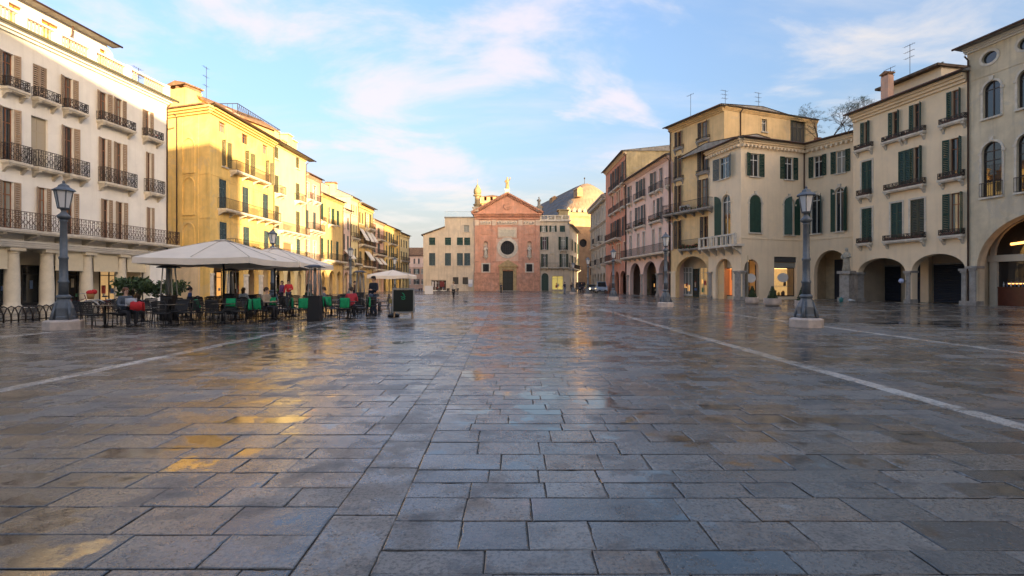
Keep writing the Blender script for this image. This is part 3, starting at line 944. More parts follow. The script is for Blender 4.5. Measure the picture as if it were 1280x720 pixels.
    b.wall(rect(0, Fa.L, 16.9, 20.25), P_WHITE, F=Fa, foot=7, name='attic_wall')
    b.roof(0, Fa.L, 20.25, 7, 1.2, F=Fa, over=0.75, side=0.6, hip=2.5)
    b.put(MB().tube([(0, 0, 17.1), (0, 0, 19.0), (0, -0.3, 19.5), (0, -0.35, 20.1)], 0.06, 6), 'downpipe', PIPE, F=Fa, a=Fa.s(84), d=-0.1)
    b.put(MB().box(0, F.L, 0.12, 12, 17.0, 17.06), 'terrace', STONE_G)
    b.pipe(F.L - 0.06, 0, 16.6)
    b.antenna(F.L - 1.2, 1.5, 17.05, 2.2)
L1()

ROWA = Vector((-28.05, 47.5))
ROWU = Vector((0.03, 1.0))
def rowpt(px, off=0.0):
    k = (px - 640) / FPX
    Y = (-28.05 - 0.03 * 47.5) / (k - 0.03)
    return Vector((-28.05 + 0.03 * (Y - 47.5) + off, Y))

def L2():
    A, Bp = Vector((-28.05, 47.5)), rowpt(342)
    F = Fac(A, Bp)
    Fs = Fac(Vector((-35.6, 49.9)), A)
    b = Bld('corner_house', 'tall yellow corner house with blind niches, blue grey shutters and roof terrace cage', 'building', F)
    s = F.s
    for a, c in ((274, 282.5), (302.5, 310.5), (328.5, 335)):
        b.window(s(a), s(c), 16.1, 17.1, sill=False, frame=WOODB, mull=2)
    kw = dict(shm=SH_OLIVE, frame=WFRAME)
    for a, c in ((277.5, 284), (306.5, 313), (332, 337)):
        b.window(s(a), s(c), 12.9, 15.4, sh='LR', angs=(120, 150), **kw)
    for a, c in ((274, 283), (303, 311), (328.6, 335.5)):
        b.window(s(a), s(c), 8.76, 11.6, sh='LR', closed=True, shm=SH_TEAL, sill=False)
    for a, c in ((274.5, 283.5), (304, 312), (330, 336)):
        b.window(s(a), s(c), 5.1, 7.48, sh='LR', closed=True, shm=SH_TEAL, sill=False)
    for z0, z1 in ((8.76, 11.45), (5.3, 7.4)):
        for a, c in ((287.5, 296), (314, 323)):
            fr = MB(); x0, x1 = s(a), s(c)
            fr.box(x0, x1, -0.012, 0.01, z0, z1)
            fr.box(x1, x1 + 0.09, -0.05, 0.01, z0, z1 + 0.08); fr.box(x0 - 0.09, x0 - 0.002, -0.04, 0.01, z0, z1); fr.box(x0 - 0.09, x1, -0.045, 0.01, z1 + 0.002, z1 + 0.08)
            b.put(fr, 'blind_panel', P_YEL)
    b.balcony(s(287), s(331), 12.8, 0.75, 0.95, m=IRON_R, brackets=4)
    b.balcony(s(272), s(343), 8.7, 0.85, 1.0, m=IRON, brackets=7)
    b.balcony(s(284), s(341), 5.0, 0.85, 0.95, m=IRON, brackets=5, plants=16)
    n = 4; L = F.L
    piers = [(i * L / n) for i in range(n + 1)]
    for i in range(n):
        F.holes.append(archloop(piers[i] + 0.55, piers[i + 1] - 0.3, 0.0, 2.45, 3.65))
    b.wall(rect(0, L, -0.1, 18.0), P_YEL, reveal=0.5, foot=None)
    for i in range(n + 1):
        a = piers[i]
        b.put(MB().box(a - 0.32 + (0.36 if i == 0 else 0), a + 0.57, -0.04, -0.002, 0, 2.3).box(a - 0.38 + (0.42 if i == 0 else 0), a + 0.63, -0.1, -0.002, 2.302, 2.5), 'pier_facing', STONE)
    b.portico(0.3, L, 3.75, 3.6)
    for i in range(n):
        b.shop(piers[i] + 0.7, piers[i + 1] - 0.4, 0.02, 2.8, 3.6, m=GLASS if i != 2 else mat('lit_orange_shop_glass', (0.3, 0.15, 0.06), rough=0.25, emit=(1, 0.45, 0.12), estr=0.12))
    # side wall with three tiers of blind niches
    b.wall(rect(0, Fs.L, -0.1, 18.0), P_YEL, F=Fs, foot=None)
    a0, a1 = Fs.s(229), Fs.s(243.5)
    for zb, zt in ((11.9, 15.2), (7.95, 11.5), (3.9, 7.2)):
        lo, li = archloop(a0 - 0.1, a1 + 0.1, zb, zt - 0.9, zt + 0.1), archloop(a0, a1, zb + 0.1, zt - 0.9, zt)
        mb = MB(); nn = len(lo)
        mb.add([(x, -0.11, z) for x, z in lo] + [(x, -0.11, z) for x, z in li] + [(x, 0.0, z) for x, z in lo] + [(x, 0.0, z) for x, z in li],
               [(i, (i+1) % nn, (i+1) % nn + nn, i + nn) for i in range(nn)] + [(i, (i+1) % nn, (i+1) % nn + 2*nn, i + 2*nn) for i in range(nn)] + [(i+nn, (i+1) % nn + nn, (i+1) % nn + 3*nn, i + 3*nn) for i in range(nn)])
        b.put(mb, 'blind_niche', P_YEL, F=Fs)
    for z in (11.7, 7.6):
        b.put(MB().box(Fs.s(224), Fs.L + 0.03, -0.04, -0.002, z, z + 0.14), 'string_course', P_YEL, F=Fs)
        b.put(MB().box(0, F.L, -0.035, -0.002, z + 0.003, z + 0.137), 'string_course', P_YEL)
    for px in (226, 246.5):
        b.put(MB().box(Fs.s(px) - 0.2, Fs.s(px) + 0.2, -0.05, -0.004, 0, 17.3), 'lesene', P_YEL, F=Fs)
    b.pipe(Fs.s(222), 0, 17.6, F=Fs); b.pipe(F.L - 0.08, 0, 17.6)
    b.cornice(0, Fs.L, 17.35, 0.6, 0.55, F=Fs, m=P_YEL, ends=0.9); b.cornice(0, F.L, 17.352, 0.598, 0.55, m=P_YEL)
    b.roof(0, F.L + 9.2, 18.0, 9, 0.7, over=0.85, side=0.6, hip=3.5)
    b.put(MB().box(-5.2, 0.0, -0.75, 0.1, 17.98, 18.1), 'eave', TILE, F=Fs, a=Fs.L)
    # rooftop loft, chimney and terrace cage
    c0, c1 = Fs.sd(208.5, 2.0), Fs.sd(231.5, 2.0)
    b.put(MB().box(c0, c1, 2.0, 3.9, 17.9, 21.1), 'chimney', P_YEL, F=Fs)
    cc = MB().box(c0 - 0.14, c1 + 0.14, 1.86, 4.04, 21.42, 21.56).prism([(c0 - 0.1, 21.562), (c1 + 0.1, 21.562), ((c0 + c1) / 2, 21.9)], 1.86, 4.04)
    for q in (c0 + 0.15, (c0 + c1) / 2, c1 - 0.15): cc.box(q - 0.12, q + 0.12, 2.05, 3.85, 21.102, 21.418)
    b.put(cc, 'chimney_cap', TILE, F=Fs)
    l0, lp, l1 = Fs.sd(232.5, 3.6), Fs.sd(246.5, 3.6), Fs.sd(266, 3.6)
    loft = MB().prism([(l0, 18.0), (l1, 18.0), (l1, 19.5), (lp, 20.8), (l0, 20.2)], 3.6, 12.0)
    b.put(loft, 'loft', P_YEL, F=Fs)
    lr = MB()
    for (xa, za, xb, zb) in ((l0 - 0.3, 20.1, lp, 20.82), (lp, 20.82, l1 + 0.35, 19.38)):
        lr.prism([(xa, za), (xb, zb), (xb, zb + 0.17), (xa, za + 0.17)], 3.3, 12.2)
    b.put(lr, 'loft_roof', TILE, F=Fs)
    cage = MB()
    dc = 1.6
    x0, x1, zz = F.sd(297, dc), F.sd(350, dc), 19.6
    for z in (zz, zz + 1.25):
        cage.bar((x0, dc, z), (x1, dc, z), 0.06); cage.bar((x0, dc, z), (x0, 6, z), 0.06); cage.bar((x1, dc, z), (x1, 6, z), 0.06)
    nn = 26
    for i in range(nn + 1):
        xa = x0 + (x1 - x0) * i / nn; xb = x0 + (x1 - x0) * min(nn, i + 1) / nn
        cage.bar((xa, dc, zz), (xa, dc, zz + 1.25), 0.05 if i % 6 == 0 else 0.02)
        if i < nn: cage.bar((xa, dc, zz), (xb, dc, zz + 1.25), 0.02); cage.bar((xb, dc, zz), (xa, dc, zz + 1.25), 0.02)
    for i in range(9):
        ya = dc + (6 - dc) * i / 8
        cage.bar((x0, ya, zz), (x0, ya, zz + 1.25), 0.025); cage.bar((x1, ya, zz), (x1, ya, zz + 1.25), 0.025)
    b.put(MB().box(x0 - 0.1, x1 + 0.1, dc - 0.1, 6.1, 19.1, 19.3).box(x0 + 1.5, x1 - 0.2, dc + 0.4, 5.5, 17.6, 19.098), 'terrace', P_YEL)
    b.put(cage, 'terrace_cage', IRON)
    for px, w_ in ((286, 0.4), (296, 0.35)): b.put(MB().box(F.sd(px, 1.2) - w_, F.sd(px, 1.2) + w_, 1.2, 2.0, 18.0, 19.3).box(F.sd(px, 1.2) - w_ - 0.08, F.sd(px, 1.2) + w_ + 0.08, 1.1, 2.1, 19.302, 19.42), 'chimney', P_PINK)
    b.antenna(F.sd(258, 3.5), 3.5, 18, 5.8)

    # second section, paler
    A2, B2 = rowpt(342.6), rowpt(382)
    F2 = Fac(A2, B2); s = F2.s
    c2 = Bld('row_house', 'pale yellow house with green shutters between the yellow corner house and the pink house', 'building', F2, 'houses along the left side')
    OLI = SH_OLIVE
    for a, c, z0, z1 in ((343.5, 348, 16.2, 17.6), (370, 374, 16.3, 17.7), (343.5, 348.5, 12.2, 14.25), (370, 374.5, 12.2, 14.4), (343.8, 349, 8.0, 10.7), (370, 375, 8.0, 10.8), (343.8, 350, 4.9, 7.2), (370.5, 375.5, 4.9, 7.3)):
        c2.window(s(a), s(c), z0, z1, sh='LR', closed=True, shm=OLI if z0 > 7.5 else SH_TEAL)
    c2.window(s(354), s(366), 5.4, 6.6, glass=mat('brown_board', (0.33, 0.19, 0.09), rough=0.8), sill=False, mull=0, trans=0)
    c2.balcony(s(343), s(351), 12.1, 0.7, 0.9); c2.balcony(s(368), s(377), 12.1, 0.7, 0.9)
    c2.balcony(s(347), s(381), 7.9, 0.75, 0.95, m=IRON_R, brackets=6)
    c2.balcony(s(343), s(381), 4.7, 0.75, 0.95, m=IRON, brackets=6, plants=12)
    n = 3; L = F2.L
    for i in range(n): F2.holes.append(archloop(i * L / n + 0.4, (i + 1) * L / n - 0.4, 0.0, 2.3, 3.4))
    c2.wall(rect(0, L, -0.1, 18.1), P_PALEYEL, reveal=0.5, foot=9)
    c2.portico(0.2, L - 0.2, 3.5)
    for i in range(n): c2.shop(i * L / n + 0.5, (i + 1) * L / n - 0.5, 0.02, 2.7, 3.4)
    c2.cornice(0, L, 17.75, 0.35, 0.4, m=P_PALEYEL)
    c2.pipe(L - 0.05, 0, 17.6)
    for a, h in ((1.0, 1.3), (3.4, 1.9), (5.4, 1.2), (7.0, 2.4), (8.4, 2.0)):
        c2.put(MB().box(a - 0.55, a + 0.55, 1.4, 2.6, 18.0, 18.4 + h).box(a - 0.7, a + 0.7, 1.25, 2.75, 18.402 + h, 18.52 + h), 'chimney', P_MUST)
L2()

def row_house(name, label, x0, x1, h, m, wins, balc=(), arches=2, roofm=TILE, depth=9, off=0.0, blinds=(), chim=(), rise=1.5, sidewall=None, shopm=None, dent=False, pil=True, group='houses along the left side', ar=(2.4, 3.5), ext=0.0, over=0.55):
    F = Fac(rowpt(x0, off), rowpt(x1, off)); s = F.s; L = F.L
    b = Bld(name, label, 'building', F, group)
    for w in wins:
        a, c, z0, z1 = w[:4]; o = dict(w[4]) if len(w) > 4 else {}
        b.window(s(a), s(c), z0, z1, **o)
    for q in balc:
        a, c, z = q[:3]; o = dict(q[3]) if len(q) > 3 else {}
        b.balcony(s(a), s(c), z, **o)
    for i in range(arches): F.holes.append(archloop(i * L / arches + 0.35, (i + 1) * L / arches - 0.35, 0.0, ar[0], ar[1]))
    b.wall(rect(0, L, -0.1, h), m, reveal=0.4, foot=depth)
    if arches:
        b.portico(0.1, L - 0.1, ar[1] + 0.1, 3.2)
        for i in range(arches): b.shop(i * L / arches + 0.5, (i + 1) * L / arches - 0.5, 0.02, 2.7, 3.2, m=shopm)
    b.cornice(0, L, h - 0.36, 0.34, 0.35, m=m, dent=dent)
    b.roof(0, L, h, depth, rise, over=over, m=roofm, side=0.05)
    if pil: b.pipe(L - 0.06, 0, h - 0.2)
    for a, z, (hh, w) in [(c[0], c[1], (c[2], c[3])) for c in chim]:
        b.chimney(L * a, z, h + 0.2, h + hh, w, P_MUST)
    for a, c, z, dz in blinds:
        # sloping awning dropped from the lintel over the balcony
        x_0, x_1 = s(a), s(c)
        mb = MB().add([(x_0, -0.05, z), (x_1, -0.05, z), (x_1, -1.15, z - dz), (x_0, -1.15, z - dz)], [(0, 1, 2, 3)])
        mb.add([(x_0, -0.05, z + 0.03), (x_1, -0.05, z + 0.03), (x_1, -1.17, z - dz + 0.03), (x_0, -1.17, z - dz + 0.03)], [(0, 1, 2, 3)])
        mb.box(x_0, x_1, -1.18, -1.13, z - dz - 0.18, z - dz)
        b.put(mb, 'awning', AWN)
    return b
G = lambda **k: k
def LROW():
    gw = G(sh='LR', shm=SH_GREEN, angs=(160, 160)); cl = G(sh='LR', closed=True, shm=SH_GREEN)
    ol = G(sh='LR', shm=SH_OLIVE, angs=(160, 160)); oc = G(sh='LR', closed=True, shm=SH_OLIVE)
    dk = G(sh='LR', closed=True, shm=SH_TEAL)
    row_house('row_house', 'narrow pink house with white window frames and small iron balconies', 382.4, 400, 16.2, P_PINK,
        [(383, 386, 13.0, 15.1, G(surround=STONE)), (391.5, 395.5, 13.0, 15.1, G(surround=STONE)), (383, 386, 8.9, 11.4, dk), (391.5, 395, 8.9, 11.4, dk), (383, 386.5, 4.9, 7.4, G(surround=STONE)), (391.5, 395.5, 4.9, 7.4, G(surround=STONE))],
        [(382.8, 388, 12.9, G(d=0.6, h=0.85)), (391, 397, 12.9, G(d=0.6, h=0.85)), (383, 399, 8.8, G(d=0.9, h=0.95, plants=10, brackets=4)), (383, 399, 4.7, G(d=0.8, h=0.9, brackets=4))], 2,
        chim=((0.55, 3.5, 3.0, 1.1), (0.75, 3.6, 3.0, 1.0), (0.92, 3.0, 2.6, 1.0)))
    row_house('row_house', 'ochre house with dark green window shutters and a long iron balcony', 400.4, 428.4, 14.4, P_OCHRE,
        [(401.2, 404.5, 10.7, 13.1, cl), (411, 414.5, 10.5, 12.9, gw), (420.8, 424.2, 10.6, 12.9, cl), (401.2, 404.5, 5.2, 8.1, cl), (409.2, 411.6, 5.2, 8.1, cl), (413, 415.4, 5.2, 8.1, cl), (420.2, 423.2, 5.2, 8.1, cl)],
        [(410, 417, 10.4, G(d=0.45, h=0.7, plants=14)), (400.6, 405.6, 10.5, G(d=0.4, h=0.6, plants=10)), (402, 428, 5.0, G(d=0.9, h=1.0, brackets=7))], 3,
        shopm=mat('lit_shop_glass', (0.3, 0.2, 0.1)))
    row_house('row_house', 'low pale pink house with small windows beside the ochre house', 428.8, 437.6, 13.5, P_ROSE,
        [(429.6, 431.3, 10.6, 12.5, G(surround=STONE)), (434.2, 436, 10.4, 12.4, cl), (429.6, 431.3, 7.0, 9.6, cl), (434, 436, 7.2, 9.4, cl), (430, 433, 4.6, 6.4, cl)],
        [(429, 437, 4.4, G(d=0.8, h=0.9, brackets=4))], 1, blinds=((429.5, 436.5, 7.0, 1.2),))
    b = row_house('row_house', 'tall yellow house showing a sunlit gable above the pale pink roof', 438, 447.4, 16.0, P_PALEYEL,
        [(439, 440.5, 13.2, 14.9, oc), (441.8, 443.2, 13.2, 14.9, oc), (444.6, 446, 13.2, 14.9, oc), (439, 440.5, 9.6, 11.6, oc), (441.8, 443.2, 9.6, 11.6, oc), (444.6, 446, 9.6, 11.6, oc), (439, 441, 5.2, 7.6, oc), (443.5, 445.5, 5.2, 7.6, oc)],
        [(438.3, 447, 9.3, G(d=0.6, h=0.85, plants=12, brackets=4)), (438.3, 447, 5.0, G(d=0.9, h=0.95, brackets=4))], 1, depth=10, rise=2.4,
        chim=((0.1, 3.0, 2.2, 1.1), (0.6, 4.5, 2.6, 1.1)))
    row_house('row_house', 'orange yellow house with striped awnings pulled out over rusty balconies', 447.8, 465.6, 15.6, P_OCHRE,
        [(448.8, 451, 12.2, 14.2, oc), (452.2, 454.2, 12.2, 14.2, oc), (457.5, 461.5, 11.9, 14.6, G(sh='LR', shm=SH_OLIVE)), (449, 452, 8.8, 10.9, oc), (455.5, 459, 8.8, 10.9, oc), (461, 464, 8.8, 10.9, oc), (449, 452, 4.9, 7.3, oc), (455.5, 459, 4.9, 7.3, oc), (461, 464, 4.9, 7.3, oc)],
        [(456.3, 463.5, 11.7, G(d=1.0, h=1.0, m=IRON_R, brackets=3)), (448.4, 465, 8.5, G(d=0.9, h=1.0, m=IRON_R, brackets=5, plants=8)), (448.4, 465, 4.7, G(d=0.9, h=1.0, m=IRON_R, brackets=5))], 2,
        blinds=((449, 454, 11.3, 1.9), (456, 460.5, 11.3, 1.9), (461.2, 465, 11.2, 1.7), (455.5, 461.5, 7.5, 1.5)), dent=True, over=0.9)
    row_house('row_house', 'brick coloured narrow house with dark balconies left of the green shuttered house', 466, 479.6, 13.8, P_PINK,
        [(467, 469.5, 10.6, 12.6, oc), (472, 475, 10.6, 12.6, oc), (467, 469.5, 7.6, 9.6, dk), (472, 475, 7.6, 9.6, dk), (467, 470, 4.6, 6.8, dk), (473, 476, 4.6, 6.8, dk)],
        [(470.5, 477, 10.3, G(d=0.9, h=0.9, m=IRON_R)), (466.5, 479, 7.3, G(d=0.9, h=0.95, plants=14)), (466.5, 479, 4.4, G(d=0.9, h=0.95))], 2,
        blinds=((467, 471, 6.8, 1.3), (473, 477, 6.7, 1.2)))
    wins = []
    for z0, z1 in ((10.4, 12.5), (7.4, 9.6), (4.4, 6.7)):
        for a in (482.5, 486.2, 488.6, 491.0, 495.8): wins.append((a, a + 1.7, z0, z1, cl))
    row_house('row_house', 'yellow house with groups of three green shuttered windows and balconies', 480, 499, 13.7, P_YEL, wins,
        [(485.5, 493.5, 10.2, G(d=0.7, h=0.9)), (485.5, 493.5, 7.2, G(d=0.7, h=0.9, plants=6)), (481, 498, 4.2, G(d=0.8, h=0.9, brackets=5))], 4)
    wins = []
    for z0, z1 in ((10.2, 12.0), (7.2, 9.2), (4.4, 6.4)):
        for a in (501, 504.2, 507.4): wins.append((a, a + 1.6, z0, z1, oc))
    row_house('row_house', 'plain cream house at the far end of the left row', 499.4, 511, 13.4, P_PALEYEL, wins, [(500, 510, 7.0, G(d=0.6, h=0.9))], 3, dent=True)
LROW()

# ------------------------------------------------------------------ buildings, right side (seen left to right: far end first)
PR1 = Vector((31.6, 35.7)); UR1 = Vector((-0.2, 1.0)).normalized()
def rpt(px):
    k = (px - 640) / FPX
    Y = 38.74 / (0.2 + k)
    return Vector((38.74 - 0.2 * Y, Y))
def stone_pier(b, a, w, z, F=None, m=None, d0=-0.07, dep=0.5):
    mb = MB().box(a - w/2 - 0.1, a + w/2 + 0.1, d0 - 0.08, dep, 0, 0.3).box(a - w/2, a + w/2, d0, dep - 0.05, 0.302, z - 0.3)
    mb.box(a - w/2 - 0.06, a + w/2 + 0.06, d0 - 0.05, dep, z - 0.298, z - 0.16).box(a - w/2 - 0.13, a + w/2 + 0.13, d0 - 0.11, dep + 0.03, z - 0.158, z)
    return b.put(mb, 'pier', m or STONE_G, F)
def balconet(b, s0, s1, z, F=None, d=0.32, h=0.5, plants=10):
    """shallow stone shelf with a box of plants and low scrolled iron sides"""
    o = b.balcony(s0, s1, z, d, h * 0.85, F, IRON, 'ornate', STONE, 2, 0.2)
    bx = MB().box(s0 + 0.25, s1 - 0.25, -d + 0.06, -d + 0.24, z + 0.003, z + 0.22).build('plant_box', mat('terracotta_box', (0.17, 0.085, 0.06), rough=0.8), o)
    if plants: foliage_strip(o, s0 + 0.25, s1 - 0.25, -d + 0.13, z + 0.2, max(2, plants // 3))
    return o

def R0():
    Bp = PR1 - UR1 * 16.0
    F = Fac(rpt(1209), Bp); s = F.s
    b = Bld('arcaded_house', 'olive grey plastered house with an oval window, tall arched windows and a wide bar arch', 'building', F)
    DG = glass_mat('clear_reflecting_glass', (0.02, 0.022, 0.025), 0.015)
    FRB = mat('dark_brown_frame', (0.05, 0.035, 0.028), rough=0.5)
    for c0, c1 in ((1229, 1251), (1272, 1296)):
        b.window(s(c0), s(c1), 12.6, 15.0, arch=True, glass=DG, frame=FRB, surround=STONE, mull=1, trans=1)
    for c0, c1 in ((1227.5, 1252.5), (1271, 1296.5)):
        b.window(s(c0), s(c1), 7.3, 10.95, arch=True, glass=DG, frame=FRB, surround=STONE, mull=1, trans=2)
        r = b.railing(b.root, s(c0) - 0.1, s(c1) + 0.1, 0, 0.1, 0.95, IRON, 'plain', F)
        b.put(r, 'window_railing', IRON, z=7.3)
    # oval windows
    for cpx in (1237, 1283):
        c = s(cpx); rw, rh = 0.46, 0.38
        lp = [(c + rw * math.cos(2*math.pi*k/20), 16.62 + rh * math.sin(2*math.pi*k/20)) for k in range(20)]
        F.holes.append(lp)
        o = MB()
        for k in range(20):
            t0, t1 = 2*math.pi*k/20, 2*math.pi*(k+1)/20
            P = lambda r_, t: (c + (rw + r_) * math.cos(t), 16.62 + (rh + r_) * math.sin(t))
            o.prism([P(0.003, t0), P(0.17, t0), P(0.17, t1), P(0.003, t1)], -0.05, 0.02)
        w = b.put(o, 'oval_window', STONE)
        MB().add([(x, 0.15, z) for x, z in lp], [tuple(range(20))]).build('pane', GLASS, w)
    a0, a1 = s(1222), s(1222) + 7.7
    F.holes.append(archloop(a0, a1, 0, 2.55, 6.0, 22))
    F.holes.append(archloop(a1 + 0.9, a1 + 6.0, 0, 2.55, 5.1, 16))
    b.wall(rect(0, F.L, -0.1, 17.75), P_OLIVE, reveal=0.6, foot=12)
    # raised arch moulding
    mo = MB(); lo = archloop(a0 - 0.001, a1, 0, 2.55, 6.0, 22)[2:]; c = (a0 + a1) / 2
    lo2 = [(c + (x - c) * 1.09, 2.55 + (z - 2.55) * 1.09) for x, z in lo]
    for i in range(len(lo) - 1): mo.prism([lo[i], lo2[i], lo2[i+1], lo[i+1]], -0.07, -0.003)
    b.put(mo, 'arch_moulding', P_OLIVE)
    stone_pier(b, s(1215.5) , 0.5, 2.7); stone_pier(b, a1 + 0.45, 0.7, 2.7)
    b.portico(0.1, F.L - 0.2, 6.2, 1.75, m=mat('warm_portico_plaster', (0.62, 0.49, 0.32), rough=0.85, var=0.25, vscale=0.6))
    # back wall of the arch: arched roller door, pier, stone bar front with lunette
    D = 1.75
    PW = P_BEIGE
    def dpx(px):   # position on the rear wall line
        q = Fac(F.p(0, D, 0).xy, F.p(F.L, D, 0).xy); return q.s(px)
    x0 = max(0.2, dpx(1241)); x1 = x0 + 5.2
    FR = mat('cream_stone_frame', (0.62, 0.55, 0.43), rough=0.7, var=0.15)
    fr = MB().box(x0, x0 + 0.45, D - 0.3, D - 0.003, 0, 3.0).box(x1 - 0.45, x1, D - 0.3, D - 0.003, 0, 3.0).box(x0 - 0.1, x1 + 0.1, D - 0.34, D - 0.002, 3.002, 3.45)
    c = (x0 + x1) / 2; rr = (x1 - x0) / 2
    for k in range(14):
        t0, t1 = math.pi*k/14, math.pi*(k+1)/14
        fr.prism([(c + rr*math.cos(t0), 3.452 + rr*math.sin(t0)), (c + (rr-0.3)*math.cos(t0), 3.452 + (rr-0.3)*math.sin(t0)), (c + (rr-0.3)*math.cos(t1), 3.452 + (rr-0.3)*math.sin(t1)), (c + rr*math.cos(t1), 3.452 + rr*math.sin(t1))], D - 0.28, D - 0.002)
    o = b.put(fr, 'bar_front', FR)
    LG = glass_mat('bar_glass', (0.03, 0.028, 0.026), 0.03)
    g = MB().add([(x0 + 0.45, D - 0.12, 1.25), (x1 - 0.45, D - 0.12, 1.25), (x1 - 0.45, D - 0.12, 3.0), (x0 + 0.45, D - 0.12, 3.0)], [(0, 1, 2, 3)])
    lu = [(c + (rr - 0.3) * math.cos(math.pi*k/14), 3.452 + (rr - 0.3) * math.sin(math.pi*k/14)) for k in range(15)]
    g.add([(x, D - 0.1, z) for x, z in lu], [tuple(range(15))])
    g.build('pane', LG, o)
    MB().box(x0 + 0.45, x1 - 0.45, D - 0.2, D - 0.004, 0.0, 1.2).box(x0 + 0.4, x1 - 0.4, D - 0.26, D - 0.003, 1.202, 1.28).build('counter_front', mat('red_brown_panel', (0.12, 0.035, 0.02), rough=0.4, var=0.3, vscale=3), o)
    glow = MB()
    glow.tube([(c - 1.4, D - 0.14, 4.15), (c - 0.2, D - 0.14, 4.25), (c + 1.2, D - 0.14, 4.1)], 0.09, 6)
    glow.tube([(x0 + 1.0, D - 0.15, 1.5), (x0 + 2.4, D - 0.15, 1.5)], 0.035, 6)
    glow.build('bar_lights', mat('warm_bar_light', (1, 0.5, 0.15), emit=(1, 0.42, 0.10), estr=0.6), o)
    bt = MB(); rnd = random.Random(3)
    for k in range(16):
        xx = x0 + 0.8 + 0.22 * k
        bt.lathe([(0.045, 0), (0.045, 0.2), (0.018, 0.27), (0.018, 0.34)], 6, (xx, D - 0.19, 1.283), mi=k % 2)
    bt.build('bottles', [mat('clear_bottle', (0.45, 0.5, 0.52), rough=0.1), mat('blue_bottle', (0.10, 0.16, 0.28), rough=0.1)], o)
    b.put(MB().box(0, F.L, -0.03, -0.002, 15.45, 15.52), 'string_course', P_OLIVE)
    b.cornice(-0.1, F.L, 17.4, 0.34, 0.35, m=WFRAME)
    b.roof(0, F.L, 17.75, 12, 2.0, over=0.8, side=0.35, m=TILE_D)
    b.pipe(0.12, 0, 17.2)
    # unseen neighbour carrying the row on, height chosen for the shade it casts
    F2 = Fac(Bp, Bp + Vector((5.6, -33)))
    n = Bld('arcaded_house', 'unseen ochre arcaded house continuing the row right of the bar arch, made tall for shade', 'building', F2)
    for i in range(11):
        a = 1.4 + 2.9 * i
        for z in (5.0, 9.0, 13.0, 17.0): n.window(a, a + 1.1, z, z + 2.2, F=F2, sh='LR')
        F2.holes.append(archloop(a - 0.8, a + 1.6, 0, 2.5, 3.7))
    n.wall(rect(0, F2.L, -0.1, 21.5), P_OCHRE, F=F2, reveal=0.4, foot=11)
    n.portico(0.1, F2.L, 3.9, F=F2)
    n.roof(0, F2.L, 21.5, 11, 2.0, F=F2)
R0()

